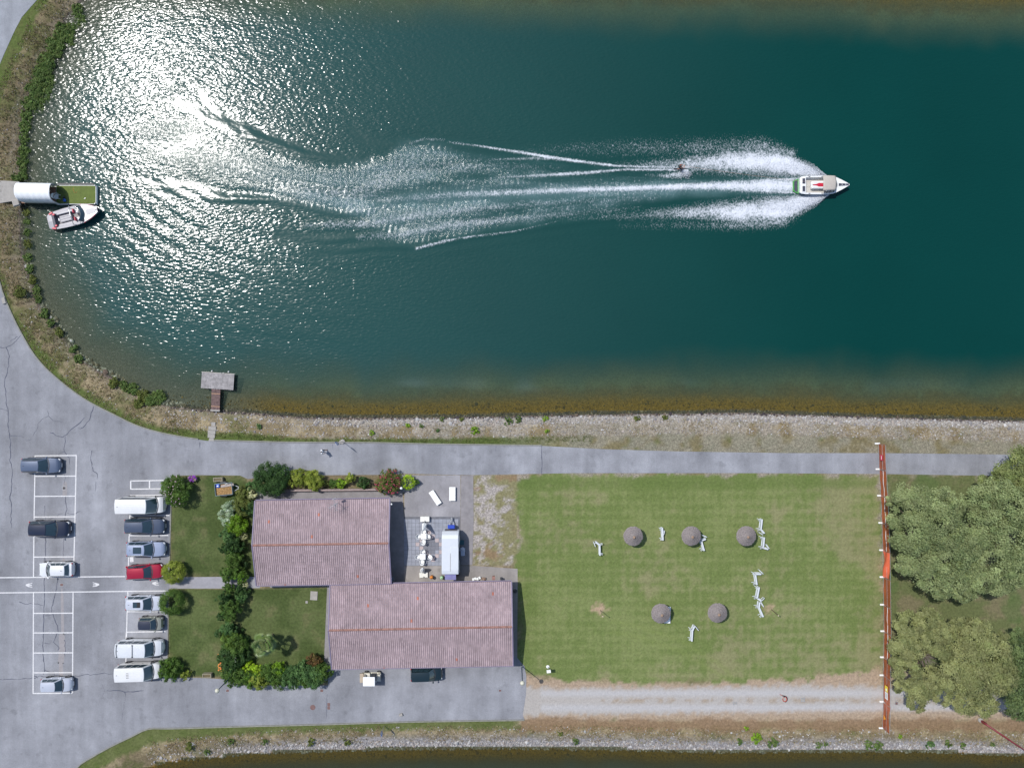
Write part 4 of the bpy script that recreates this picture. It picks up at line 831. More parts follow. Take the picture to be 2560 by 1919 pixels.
s = sign(2215.5, 1794, .8, .5, .5, M_signo, "triangle_sign", "small orange triangular sign low on the south end of the fence"); s.children[0].scale = (1, .2, 1); mm = MB(); 
mm.add([(-.01, -.3, -.24), (-.01, .3, -.24), (-.01, 0, .28), (.01, -.3, -.24), (.01, .3, -.24), (.01, 0, .28)], [(2, 1, 0), (3, 4, 5), (0, 1, 4, 3), (1, 2, 5, 4), (2, 0, 3, 5)]); mm.build("triangle", M_signo, s)
# rusty red barrier boom at the bottom right
p = P(2452, 1800); e = empty("barrier_boom", (p[0], p[1], 0), 0, "dark red barrier pole with concrete foot on the bottom right bank", "barrier")
q = P(2590, 1893, .0); dz = Vector((q[0] - p[0], q[1] - p[1], -.05)); MB().tube([(0, 0, .95), dz * .5 + Vector((0, 0, .95)), dz + Vector((0, 0, .55))], [.12, .1, .07], 10).build("boom", mat("oxide_red_paint", (.17, .022, .028), rough=.5, var=.25), e, smooth=True)
MB().box((-.05, .05, .5), (.26, .26, 1.05)).build("post", mat("oxide_red_paint", (.17, .022, .028)), e, bevel=.02); MB().lathe([(.3, 0), (.3, .22), (.22, .3), (.1, .32)], (-.1, .1, -.05), 14).build("foot", M_conc, e)
# ------------------------------------------------------------------ vehicles
M_tyre = M_black; M_rim = mat("alloy_rim", (.5, .51, .53), rough=.3, metal=.8, var=.05)
M_seat = mat("seat_fabric", (.05, .05, .055), rough=.9, var=.2)
def wheel(e, x, y, r, w, side):
    t = MB().lathe([(r * .62, -w / 2), (r * .93, -w / 2), (r, -w * .32), (r, w * .32), (r * .93, w / 2), (r * .62, w / 2)], (0, 0, 0), 20, M=Matrix.Rotation(math.radians(90), 3, 'X'))
    t.v = [(a + x, b + y, c + r) for a, b, c in t.v]; wo = t.build("wheel", M_tyre, e, smooth=False)
    q = MB().lathe([(.03, -w * .40), (r * .6, -w * .42), (r * .66, -w * .53), (r * .6, -w * .46)] if side < 0 else [(r * .6, w * .46), (r * .66, w * .53), (r * .6, w * .42), (.03, w * .40)], (0, 0, 0), 20, M=Matrix.Rotation(math.radians(90 if side < 0 else 90), 3, 'X'))
    q.v = [(a + x, (b if side else b) + y, c + r) for a, b, c in q.v]
    # five spokes on the visible side
    for k in range(5):
        a = k * 1.2566; q.bar((x, y + side * w * .47, r), (x + math.cos(a) * r * .6, y + side * w * .47, r + math.sin(a) * r * .6), .05, .03, (0, 1, 0))
    q.build("rim", M_rim, wo)
def car(px, py, ang, name, label, cat, L, W, H, pm, belt=.95, cowl=.23, rooff=.06, roofr=-.36, tail=-.44, hood_drop=.80, wr=.33, axf=.31, axr=-.30, tumble=.69, sunroof=None, rails=None, roofm=None, group=None, ztail=None, trim=True, bars=None, nwin=3, dark_glass_tail=True, vents=None, plate=True, windowless=False, hatch=.0):
    x0, y0 = P(px, py, .8); e = empty(name, (x0, y0, .02), math.radians(ang), label, cat, group); hl = L / 2; hw = W / 2
    # ---- lower body: lofted rings from tail to nose
    zt = ztail or belt
    st = [(-1., .58, .62 * belt + .02, .36), (-.985, .74, .84 * zt, .28), (-.95, .86, .96 * zt, .24), (-.85, .955, zt, .22), (-.6, 1., zt, .2), (-.2, 1., belt, .19), (cowl * 2 - .04, 1., belt, .19), (cowl * 2 + .06, .995, belt * .985, .19)]
    c2 = cowl * 2 + .06
    for t in (.3, .6, .85): st.append((c2 + (.97 - c2) * t, (.985, .955, .87)[int(t > .5) + int(t > .7)], belt * (.985 - (.985 - hood_drop) * t ** 1.5), .2))
    st += [(.945, .76, belt * hood_drop * .93, .23), (.98, .60, belt * hood_drop * .8, .28), (1., .42, belt * hood_drop * .68, .33)]
    V = []; n = 12
    for (xf, wf, ztop, zb) in st:
        w = hw * wf; x = xf * hl
        ring = [(0, zb), (w * .75, zb), (w * .97, zb + .1), (w, (zb + ztop) * .48), (w * .985, ztop - .10), (w * .93, ztop - .01), (w * .55, ztop + .025), (0, ztop + .035)]
        pts = [(x, y, z) for y, z in ring] + [(x, -y, z) for y, z in ring[-2:0:-1]]; V.append(pts)
    m = len(V[0]); b = MB(); b.add([p for r in V for p in r], [(i * m + k, i * m + (k + 1) % m, (i + 1) * m + (k + 1) % m, (i + 1) * m + k) for i in range(len(V) - 1) for k in range(m)] + [tuple(range(m - 1, -1, -1)), tuple((len(V) - 1) * m + k for k in range(m))])
    # ---- cabin
    xf0, xf1 = cowl * L, rooff * L; xr0, xr1 = tail * L, roofr * L; wb, wt = hw * .945, hw * tumble; zb = belt + .0
    cb, ct, db, dt = .20, .10, .08, .07
    def fr(u, t):      # windscreen surface
        return Vector((xf0 + (xf1 - xf0) * t - (cb + (ct - cb) * t) * u * u, u * (wb + (wt - wb) * t), zb + (H - .05 - zb) * t + .03 * (1 - u * u) * t))
    def re(u, t): return Vector((xr0 + (xr1 - xr0) * t + (db + (dt - db) * t) * u * u, u * (wb + (wt - wb) * t), zb + (H - .05 - zb) * t + .03 * (1 - u * u) * t))
    def sd(s, u, t):   # side surface, u from rear (0) to front (1)
        a = re(s, t); c = fr(s, t); p = a.lerp(c, u); p.y += s * .02 * math.sin(math.pi * u); return p
    def roof(u, w):    # u rear..front, w -1..1
        a = re(w, 1); c = fr(w, 1); p = a.lerp(c, u); p.z += .045 * math.sin(math.pi * min(max(u, 0), 1)) ** .7 * (1 - .5 * w * w); return p
    U = np.linspace(-1, 1, 9); T = np.linspace(0, 1, 5); S_ = np.linspace(0, 1, 9)
    b.grid(fr, U, T, flip=False); b.grid(re, U, T, flip=True)
    for s in (-1, 1): b.grid(lambda u, t: sd(s, u, t), S_, T, flip=(s > 0))
    if roofm is None: b.grid(roof, S_, U, flip=True)
    bo = b.build("body", pm, e, smooth=True); 
    md = bo.modifiers.new("es", 'EDGE_SPLIT'); md.split_angle = math.radians(38)
    if roofm is not None: MB().grid(roof, S_, U, flip=True).build("roof_panel", roofm, e, smooth=True)
    # ---- glass, proud of the cabin by a few millimetres
    def panel(fn, us, ts, nrm, nm, flip, mm=M_glass, d=.008, parent=e):
        q = MB().grid(lambda u, t: fn(u, t) + nrm * d, us, ts, flip=flip).build(nm, mm, parent, smooth=True); return q
    panel(fr, np.linspace(-.9, .9, 9), np.linspace(.05, .95, 5), Vector((.8, 0, .6)), "windscreen", False)
    panel(re, np.linspace(-.86, .86, 9), np.linspace(.16, .9, 5), Vector((-.8, 0, .5)), "rear_window", True)
    if not windowless:
        cuts = np.linspace(.06, .94, nwin + 1)
        for s in (-1, 1):
            for i in range(nwin):
                u0, u1 = cuts[i] + .012, cuts[i + 1] - .012
                q = MB(); q.grid(lambda u, t: sd(s, u0 + (u1 - u0) * u, .1 + .76 * t) + Vector((0, s * .009, .004)), np.linspace(0, 1, 4), np.linspace(0, 1, 4), flip=(s > 0)); q.build("side_window", M_glass, e, smooth=True)
    # ---- lamps, mirrors, trim
    fz = belt * hood_drop * .86
    for s in (-1, 1):
        MB().ball((hl * .915, s * hw * .74, fz), (hl * .075, hw * .15, .07), 12, Matrix.Rotation(-s * .35, 3, 'Z')).build("headlight", M_lamp, e, smooth=True)
        MB().ball((-hl * .955, s * hw * .83, zt * .86), (hl * .035, hw * .13, .12), 12).build("taillight", M_red, e, smooth=True)
        mr_ = MB(); mr_.ball((xf0 - .22, s * (hw + .09), belt + .07), (.1, .13, .08), 12); mr_.bar((xf0 - .2, s * (hw - .06), belt + .02), (xf0 - .2, s * (hw + .06), belt + .05), .05, .05); mr_.build("wing_mirror", pm if trim else M_dark, e, smooth=True)
        for k in ((.08, -.16) if nwin > 1 else (.0,)): MB().box((k * L, s * (hw * 1.0 + .005), belt * .83), (.2, .035, .035)).build("door_handle", M_dark if not trim else pm, e, bevel=.008)
        sl = MB(); sl.box((0, s * hw * .985, .26), (L * .44, .03, .1)); sl.build("sill_trim", M_dark, e)
        for ax in (axf, axr):
            ar = MB().lathe([(wr + .075, -.012), (wr + .075, .012)], (ax * L, s * (hw * .992), wr + .02), 22, M=Matrix.Rotation(math.radians(90), 3, 'X')); ar.build("wheel_arch", M_black, e)
            wheel(e, ax * L, s * (hw - .10), wr, .22, s)
    g = MB(); g.box((hl * .985, 0, belt * hood_drop * .62), (.05, W * .5, .18)); g.build("grille", M_dark, e, bevel=.02)
    g = MB(); g.box((hl * .99, 0, .33), (.06, W * .62, .12)); g.box((-hl * .985, 0, .36), (.06, W * .66, .14)); g.build("bumper_strip", M_dark, e, bevel=.02)
    if plate: MB().box((-hl - .005, 0, .6), (.02, .48, .11)).build("number_plate", M_signw, e); MB().box((hl + .012, 0, .42), (.02, .48, .11)).build("number_plate", M_signw, e)
    wp = MB()
    for s in (-.5, .25): wp.bar(fr(s, .05) + Vector((.03, 0, .03)), fr(s + .45, .22) + Vector((.03, 0, .03)), .02, .015)
    wp.build("wiper", M_black, e)
    cw = MB(); cw.grid(lambda u, t: Vector((xf0 + .02 + t * .1 - .2 * u * u, u * wb * .96, belt + .035 + .012 * (1 - u * u) - t * .015)), np.linspace(-1, 1, 9), [0, 1], flip=True); cw.build("cowl_panel", M_dark, e)
    if not windowless: MB().box((xr1 + .35, 0, H + .03), (.16, .05, .05), None, .5).build("roof_antenna", M_dark, e)
    if sunroof:
        u0, u1, wv = sunroof[:3]; MB().grid(lambda u, w: roof(u, w) + Vector((0, 0, .008)), np.linspace(u0, u1, 6), np.linspace(-wv, wv, 7), flip=True).build("sunroof", M_glass, e, smooth=True)
        if len(sunroof) > 3: MB().grid(lambda u, w: roof(u, w) + Vector((0, 0, .014)), np.linspace(u0 + (u1 - u0) * .55, u1 - .01, 4), np.linspace(-wv * .9, wv * .9, 5), flip=True).build("open_sunroof_gap", M_black, e)
    if rails:
        for s in (-1, 1): MB().tube([roof(u, s * .96) + Vector((0, 0, .05 if .06 < u < .94 else .0)) for u in np.linspace(.04, .96, 9)], .018, 6).build("roof_rail", M_steel if rails == 1 else M_dark, e)
    if bars:
        for u in bars:
            q = MB(); q.tube([roof(u, w) + Vector((0, 0, .07)) for w in np.linspace(-.9, .9, 7)], .028, 6)
            for w in (-.86, .86): q.box(roof(u, w) + Vector((0, 0, .05)), (.14, .1, .1))
            q.build("roof_bar", M_dark, e)
    if vents:
        q = MB(); 
        for i in range(4):
            for j in range(2): q.box(roof(.44 + .045 * j, -.38 + .22 * i) + Vector((0, 0, .012)), (.12, .05, .02))
        q.build("roof_vent", M_dark, e)
    # pressed seams on the bonnet and rear
    sm_ = MB()
    for s in (-1, 1): sm_.tube([(xf0 + .1 + (hl * .9 - xf0) * t, s * (wb * .80 - .1 * t), belt * (.985 - (.985 - hood_drop) * (t * .95) ** 1.5) + .022 - .02 * t) for t in np.linspace(0, .9, 7)], .012, 5)
    sm_.build("bonnet_seam", pm, e)
    if vents is not None or bars is not None or windowless or H > 1.8:
        q = MB()
        for w in np.linspace(-.8, .8, 7): q.tube([roof(u, w) + Vector((0, 0, .004)) for u in np.linspace(.04, .93, 8)], .014, 5)
        q.build("roof_rib", pm, e)
    return e
G1 = "vehicles parked in the left bay row"; G2 = "vehicles parked in the bays beside the lawns"
car(102, 1163, 0, "parked_car", "grey-blue estate car at the top of the left bay row", "car", 4.75, 1.88, 1.55, paint("slate_blue", (.095, .125, .19)), rooff=.03, roofr=-.42, tail=-.475, rails=2, group=G1)
car(123.5, 1321, -.6, "parked_car", "dark navy off-road car, second from the top in the left row", "car", 4.95, 1.94, 1.72, paint("navy", (.012, .018, .04)), belt=1.05, rooff=.02, roofr=-.41, tail=-.465, wr=.36, rails=2, group=G1)
car(139.5, 1423, 180.6, "parked_car", "small white hatchback facing left just above the long white line", "car", 4.3, 1.78, 1.5, paint("white", (.72, .73, .74)), rooff=.07, roofr=-.34, tail=-.43, wr=.31, group=G1)
car(141, 1711, 1, "parked_car", "pale silver small car at the bottom end of the left row", "car", 3.85, 1.66, 1.5, paint("pale_silver", (.50, .53, .60)), rooff=.06, roofr=-.40, tail=-.47, wr=.3, cowl=.25, group=G1)
car(357, 1261, 0, "parked_van", "tall white van with its nose under the pink-flowered shrub", "van", 5.5, 2.0, 2.3, paint("van_white", (.74, .74, .73)), belt=1.15, cowl=.37, rooff=.21, roofr=-.485, tail=-.492, hood_drop=.78, tumble=.86, wr=.34, axf=.33, axr=-.29, nwin=3, trim=False, group=G2, vents=None)
car(361, 1315, 0, "parked_car", "dark grey-blue estate car directly below the tall white van", "car", 4.95, 1.88, 1.5, paint("steel_blue", (.06, .08, .125)), rooff=.02, roofr=-.43, tail=-.485, group=G2, rails=2)
car(364, 1372, 0, "parked_car", "silver-blue estate car with long dark glass roof above the red car", "car", 4.8, 1.85, 1.5, paint("silver_blue", (.30, .35, .47)), rooff=.03, roofr=-.40, tail=-.465, sunroof=(.36, .86, .62), rails=1, group=G2)
car(360.5, 1429, 3.2, "parked_car", "red hatchback parked slightly askew above the long white line", "car", 4.55, 1.78, 1.45, paint("cherry_red", (.34, .006, .03)), belt=.92, rooff=.05, roofr=-.40, tail=-.475, group=G2)
car(361, 1507, 0, "parked_car", "white estate car with square open sunroof by the clipped bush", "car", 4.75, 1.84, 1.52, paint("pearl", (.55, .58, .65)), rooff=.04, roofr=-.40, tail=-.465, sunroof=(.42, .86, .55, 1), rails=1, group=G2)
car(377, 1558, .6, "parked_car", "tiny two-seat car with dark roof and beige body", "car", 2.85, 1.58, 1.52, paint("beige_green", (.30, .31, .26)), belt=1.0, cowl=.30, rooff=.11, roofr=-.43, tail=-.485, roofm=paint("dark_roof", (.03, .035, .055)), axf=.32, axr=-.33, wr=.29, nwin=1, hood_drop=.82, group=G2)
car(352.5, 1618, 0, "parked_van", "white van with two dark roof bars, upper of the bottom pair", "van", 5.55, 1.98, 1.95, paint("van_white2", (.70, .72, .74)), belt=1.1, cowl=.33, rooff=.19, roofr=-.475, tail=-.49, hood_drop=.80, tumble=.84, bars=(.06, .60), nwin=4, trim=False, group=G2, rails=None)
car(350, 1676, 1.6, "parked_van", "white van with small roof vents, lower of the bottom pair", "van", 5.3, 1.95, 2.05, paint("van_white3", (.77, .77, .76)), belt=1.12, cowl=.35, rooff=.21, roofr=-.48, tail=-.49, hood_drop=.78, tumble=.86, vents=1, nwin=4, trim=False, group=G2)
car(1066, 1684, 1.6, "parked_car", "blackish green small van tight against the long house's south eave", "car", 3.95, 1.68, 1.68, paint("bottle_green", (.010, .025, .032)), belt=1.05, cowl=.27, rooff=.12, roofr=-.45, tail=-.485, wr=.31)
# ---- golf cart
def cart():
    x, y = P(930, 1691, .5); e = empty("golf_cart", (x, y, .02), 0, "cream golf cart with white canopy south of the long house", "golf cart"); cr = paint("cart_cream", (.55, .53, .44))
    b = MB(); b.box((-.05, 0, .42), (2.2, 1.1, .16)); b.box((.92, 0, .62), (.42, 1.05, .45), None, .8); b.box((-.55, 0, .6), (.75, 1.12, .34)); b.box((-1.05, 0, .55), (.5, 1.1, .28)); b.build("body", cr, e, bevel=.06)
    MB().box((-1.18, .0, .8), (.5, 1.12, .22)).build("rear_deck", mat("tan_vinyl", A(205, 188, 165)), e, bevel=.05); MB().box((-.42, 0, .83), (.52, 1.05, .12)).build("seat", M_cream, e, bevel=.05); MB().box((-.72, 0, 1.05), (.12, 1.05, .4)).build("backrest", M_cream, e, bevel=.05)
    MB().box((.3, 0, .5), (.62, 1.0, .03)).build("floor_mat", M_dark, e); MB().lathe([(.17, -.012), (.19, 0), (.17, .012)], (.32, .25, 1.02), 18, M=Matrix.Rotation(-.6, 3, 'Y')).build("steering_wheel", M_dark, e)
    for sx in (-.75, .75):
        for s in (-1, 1): MB().tube([(sx, s * .5, .75), (sx * .75 - .1, s * .5, 1.8)], .022, 6).build("canopy_post", M_dark, e); 
    for sx in (-.75, .8):
        for s in (-1, 1): wheel(e, sx, s * .52, .22, .18, s)
    MB().box((-.1, -.0, 1.84), (1.45, 1.12, .07)).build("canopy", M_white, e, bevel=.03); MB().box((-1.45, 0, .5), (.06, 1.0, .1)).build("bumper", M_dark, e)
    for s in (-1, 1): MB().ball((1.12, s * .38, .66), (.05, .1, .08)).build("headlight", M_lamp, e, smooth=True)
    MB().box((.62, 0, 1.2), (.02, .95, .6), Matrix.Rotation(-.25, 3, 'Y')).build("windshield", mat("clear_plastic", (.5, .52, .55), rough=.1, var=0, alpha=.25), e)
cart()
# ---- caravan
def caravan():
    x, y = P(1127, 1379, 1.4); e = empty("caravan", (x, y, 0), math.radians(-90), "white food caravan standing on the patio beside the concrete strip", "caravan"); wht = mat("caravan_shell", A(238, 243, 250, 1.5), rough=.35, var=.03, coat=.4)
    L, W, H = 5.3, 2.05, 2.45; prof = [(-L / 2, .5), (L / 2 - .1, .5), (L / 2, .8), (L / 2 - .05, 1.7), (L / 2 - .35, H - .15), (L / 2 - .8, H), (-L / 2 + .6, H), (-L / 2 + .15, H - .12), (-L / 2, 1.8)]
    b = MB(); n = len(prof); b.add([(-p[0], W / 2, p[1]) for p in prof] + [(-p[0], -W / 2, p[1]) for p in prof], [tuple(range(n)), tuple(range(2 * n - 1, n - 1, -1))] + [(i, i + n, (i + 1) % n + n, (i + 1) % n) for i in range(n)]); b.build("body", wht, e, bevel=.08)
    MB().box((.55, .55, H + .02), (2.7, .95, .06)).build("roof_hatch", wht, e, bevel=.02); MB().box((1.0, .03, H + .02), (2.2, .03, .05)).build("roof_seam", M_conc, e)
    MB().box((.2, W / 2 + .01, 1.5), (1.6, .02, .8)).build("side_window", M_glass, e, bevel=.01); MB().box((-1.5, W / 2 + .01, 1.4), (.7, .03, 1.7)).build("door", M_white, e, bevel=.01)
    d = MB(); d.bar((-L / 2 + .1, .5, .45), (-L / 2 - 1.25, 0, .45), .08, .1); d.bar((-L / 2 + .1, -.5, .45), (-L / 2 - 1.25, 0, .45), .08, .1); d.tube([(-L / 2 - 1.0, 0, .05), (-L / 2 - 1.0, 0, .8)], .035); d.box((-L / 2 - 1.3, 0, .5), (.22, .14, .14)); d.build("drawbar", M_steel, e)
    MB().box((-L / 2 - .32, 0, .72), (.42, .85, .45)).build("gas_locker", mat("locker_blue", (.02, .06, .42), rough=.4, var=.08), e, bevel=.02); MB().box((-L / 2 - .03, 0, 1.1), (.05, 1.5, .5)).build("front_panel", mat("panel_brown", (.05, .035, .04)), e)
    MB().box((L / 2 + .28, 0, 1.9), (.75, 1.35, .03), Matrix.Rotation(.2, 3, 'Y')).build("rear_awning", mat("awning_violet", (.26, .25, .48), rough=.5, alpha=.8), e); MB().box((L / 2 + .35, .3, .12), (.6, 1.2, .2)).build("step", M_wood, e)
    for s in (-1, 1): wheel(e, .1, s * .92, .32, .2, s)
    q = MB()
    for sx in (-1.9, 2.2):
        for s in (-.8, .8): q.tube([(sx, s, 0), (sx, s, .55)], .04)
    q.build("corner_steady", M_steel, e)
    for s in (-1, 1): MB().ball((L / 2, s * .85, .75), (.04, .1, .12)).build("taillight", M_red, e, smooth=True)
caravan()
# ---- loaded garden trailer
def trailer():
    x, y = P(560, 1222, .7); e = empty("box_trailer", (x, y, 0), math.radians(5), "small flatbed trailer full of brown chippings on the north lawn", "trailer"); pb = mat("trailer_steel_blue", A(150, 172, 180), rough=.5, var=.15)
    b = MB(); b.box((0, 0, .45), (2.1, 1.42, .06))
    b.build("bed", pb, e); 
    for (cx, cy_, w, d) in ((0, .72, 2.14, .04), (0, -.72, 2.14, .04), (1.05, 0, .04, 1.4), (-1.05, 0, .04, 1.4)): MB().box((cx, cy_, .68), (w, d, .42)).build("side_panel", pb, e, bevel=.008)
    f = MB(); rr = np.random.default_rng(2)
    us = np.linspace(-1.02, 1.02, 40); ws = np.linspace(-.69, .69, 28); hh = {}
    def fn(u, w): return (u, w, .62 + .12 * math.exp(-((u + .2) ** 2 * 1.2 + (w + .15) ** 2 * 2)) + float(rr.normal(0, .018)))
    f.grid(fn, us, ws, flip=True); f.build("chippings", mat("wood_chips", A(186, 148, 98), rough=.95, var=.5, scale=9, detail=8), e)
    d = MB(); d.bar((1.0, .45, .45), (1.9, 0, .45), .06, .08); d.bar((1.0, -.45, .45), (1.9, 0, .45), .06, .08); d.tube([(1.75, 0, .05), (1.75, 0, .75)], .03); d.box((1.98, 0, .5), (.2, .1, .1)); d.build("drawbar", M_steel, e)
    for s in (-1, 1): wheel(e, -.1, s * .82, .26, .15, s); MB().box((-.1, s * .84, .58), (.72, .2, .04)).build("mudguard", M_dark, e, bevel=.015)
    z = .0
    t = empty("plastic_crate", P(544.5, 1214, .85) + (.72,), math.radians(5), "bright blue plastic crate in the corner of the loaded trailer", "crate")
    MB().box((0, 0, .08), (.42, .4, .2)).build("tub", mat("crate_blue", (.02, .10, .5), rough=.4, var=.1), t, bevel=.02); MB().ball((.02, -.02, .2), (.13, .1, .05)).build("bag", M_white, t, smooth=True)
    for (qx, qy, w, d_, lab, m, az) in ((568, 1213, 1.6, .3, "pale plank lying across the load along the trailer's north side", mat("pale_plank", A(190, 178, 170)), .08), (566, 1209, .35, .25, "whitish rubble bag at the front of the trailer load", M_conc, .4)):
        o = MB().box((0, 0, 0), (w, d_, .06 if w > 1 else .16)).build("plank" if w > 1 else "rubble_bag", m, bevel=.03); o.location = P(qx, qy, .8) + (.78,); o.rotation_euler = (0, .03, az + .08); tag(o, lab, "load")
trailer()
# ------------------------------------------------------------------ trees and shrubs
M_bark = mat("bark", A(112, 98, 86), rough=.95, var=.3, scale=6, bump=.5)
M_leaf = m_attr("foliage", .55, .45)
def leaves(name, blobs, per, size, cols, parent, clump=.34, var=.22, up=.55, aspect=1.7, flowers=None, low=.35, shell=.55, nclump=14, hue=.12, bright=1.55):
    """leaf-sized faces in clumps spread through the volume of every blob; blobs: (x,y,z,r,rz) local metres"""
    V = []; K = []; cols = np.array(cols) * bright
    for (bx, by, bz, r, rz) in blobs:
        nc = max(5, int(nclump * (r / 1.0) ** 1.1)); n = int(per * (r / 1.0) ** 1.7)
        d = rng.normal(size=(nc, 3)); d[:, 2] = np.abs(d[:, 2]) * .9 - low * .5; d /= np.linalg.norm(d, axis=1)[:, None]
        rad = shell + (1 - shell) * rng.random(nc) ** .6
        cc = d * rad[:, None] * np.array([r, r, rz]); tint = 1 + rng.normal(0, var, nc); ct = rng.random(nc)
        k = rng.integers(0, nc, n); s = clump * r * (.55 + .6 * rng.random(nc))
        off = rng.normal(size=(n, 3)) * s[k][:, None] * np.array([.6, .6, .5]); p = cc[k] + off
        out = p / np.array([r, r, rz]); rr = np.linalg.norm(out, axis=1); keep = rr < 1.22; p = p[keep]; k = k[keep]; out = out[keep]; off = off[keep]; n = len(p)
        nrm = out * .5 + off / (s[k][:, None] + 1e-6) * .45 + rng.normal(size=(n, 3)) * .55 + np.array([0, 0, up]); nrm /= np.linalg.norm(nrm, axis=1)[:, None]
        t = rng.normal(size=(n, 3)); t -= nrm * (t * nrm).sum(1)[:, None]; t /= np.linalg.norm(t, axis=1)[:, None]; b = np.cross(nrm, t)
        sz = size * rng.uniform(.6, 1.35, n)[:, None]; p = p + np.array([bx, by, bz])
        V.append(np.stack([p - t * sz * aspect * .5, p + b * sz * .42 + nrm * sz * .06, p + t * sz * aspect * .5, p - b * sz * .42 + nrm * sz * .06], 1))
        ci = np.clip((ct[k] * .75 + rng.random(n) * .25), 0, .999) * (len(cols) - 1); i0 = ci.astype(int); f = (ci - i0)[:, None]
        c = (cols[i0] * (1 - f) + cols[np.minimum(i0 + 1, len(cols) - 1)] * f) * np.clip(tint[k][:, None] * rng.uniform(1 - hue, 1 + hue, (n, 1)), .45, 1.7)
        K.append(np.repeat(np.concatenate([c, np.ones((n, 1))], 1)[:, None], 4, 1))
    v = np.concatenate(V).reshape(-1, 3); q = np.arange(len(v)).reshape(-1, 4); q = q[v[q[:, 0], 2] > .02]
    o = big_mesh(name, v, quads=q, material=M_leaf, parent=parent, smooth=True, attrs={"col": np.clip(np.concatenate(K).reshape(-1, 4), 0, 1)})
    if flowers:
        fc, nf, fs = flowers; V = []
        for (bx, by, bz, r, rz) in blobs:
            n = int(nf * r * r); d = rng.normal(size=(n, 3)); d[:, 2] = np.abs(d[:, 2]) + .15; d /= np.linalg.norm(d, axis=1)[:, None]
            p = d * np.array([r, r, rz]) * rng.uniform(.93, 1.1, (n, 1)) + np.array([bx, by, bz]); s = fs * rng.uniform(.6, 1.4, n)
            V.append(IV[None] * s[:, None, None] * np.array([1, 1, .6]) + p[:, None])
        v = np.concatenate(V); F = (IF[None] + (np.arange(len(v)) * len(IV))[:, None, None]).reshape(-1, 3)
        big_mesh("blossom", v.reshape(-1, 3), tris=F, material=mat("petal_%d" % int(fc[0] * 1000), fc, rough=.7, var=.2), parent=parent)
    return o
def trunk_limbs(e, h, r, targets, name="trunk", m=None):
    t = MB(); t.tube([(0, 0, -.05), (.04 * h, .02 * h, h * .35), (0, .03 * h, h * .7)], [r, r * .8, r * .55], 9)
    for q in targets:
        a = Vector((0.02 * h, .02 * h, h * .4)); b = Vector(q); mid = a.lerp(b, .55) + Vector((0, 0, .12 * h)); t.tube([a, mid, b], [r * .5, r * .32, r * .1], 6)
    t.build(name, m or M_bark, e, smooth=True)
def tree(blobs_px, base_px, htop, cols, label, leaf=.26, per=520, var=.17, rot=None, aspect=1.7):
    bx, by = P(*base_px); e = empty("broadleaf_tree", (bx, by, 0), 0, label, "tree", "trees beyond the orange fence"); bl = []
    for (px, py, r) in blobs_px:
        z = htop * (.50 + .26 * min(1, r / 48)) + random.uniform(-.5, .6); x, y = P(px, py, z); rm = r * SC * (1 - z / HCAM) * 1.02
        bl.append((x - bx, y - by, z, rm, rm * .72))
    leaves("crown", bl, per, leaf, cols, e, bright=1.6, up=.8, var=var, clump=.30, nclump=17, aspect=aspect)
    trunk_limbs(e, htop * .7, .22, [(b[0] * .85, b[1] * .85, b[2]) for b in bl[::2]])
    return e
sage = [A(118, 134, 90), A(138, 152, 104), A(156, 166, 118), A(128, 140, 96)]; willow = [A(124, 134, 86), A(142, 148, 98), A(156, 160, 110), A(132, 134, 90)]; deep = [A(82, 102, 66), A(108, 126, 80), A(128, 144, 92)]; oliv = [A(108, 122, 74), A(132, 144, 90), A(148, 154, 100)]
tree([(2262, 1238, 30), (2300, 1262, 42), (2248, 1292, 30), (2343, 1256, 40), (2385, 1262, 30), (2285, 1335, 48), (2350, 1320, 52), (2300, 1392, 44), (2365, 1385, 50), (2322, 1435, 40), (2378, 1448, 36), (2408, 1360, 40), (2226, 1305, 16), (2240, 1345, 22), (2400, 1425, 32), (2268, 1410, 26), (2355, 1475, 24), (2405, 1480, 22), (2224, 1252, 12)], (2300, 1345), 7.5, sage,
     "large sage green tree pressed against the orange fence", leaf=.13, per=1500)
tree([(2452, 1246, 34), (2490, 1228, 38), (2530, 1268, 46), (2468, 1305, 44), (2528, 1340, 50), (2440, 1345, 34), (2478, 1395, 46), (2540, 1415, 42), (2448, 1440, 38), (2424, 1470, 24), (2498, 1455, 30), (2570, 1370, 40), (2570, 1290, 30), (2525, 1460, 20)], (2445, 1320), 7.2, sage, "broad sage green tree right of the fence-side tree, cut by the photo's edge", leaf=.13, per=1500)
tree([(2520, 1178, 30), (2556, 1160, 42), (2492, 1206, 24), (2562, 1226, 40), (2458, 1206, 16), (2530, 1215, 26), (2580, 1190, 40)], (2500, 1195), 6.6, oliv, "olive tree overhanging the road at the upper right edge", leaf=.13, per=1500)
tree([(2272, 1565, 34), (2318, 1556, 34), (2355, 1580, 30), (2258, 1616, 34), (2292, 1608, 34), (2266, 1680, 32), (2352, 1622, 30), (2295, 1722, 34), (2290, 1755, 22), (2250, 1648, 24), (2325, 1700, 30), (2250, 1712, 18)], (2270, 1625), 6.4, willow, "yellowish willow-like tree with a grey bare patch by the fence's lower half", leaf=.115, aspect=2.8, per=1700)
tree([(2400, 1556, 24), (2440, 1585, 38), (2418, 1635, 44), (2478, 1632, 42), (2385, 1690, 40), (2445, 1700, 46), (2498, 1690, 40), (2415, 1752, 32), (2465, 1762, 28), (2500, 1598, 20), (2356, 1740, 24), (2395, 1600, 24), (2520, 1650, 20)], (2395, 1635), 6.6, willow, "big yellowish willow-like tree in the middle of the lower grove", leaf=.115, aspect=2.8, per=1700)
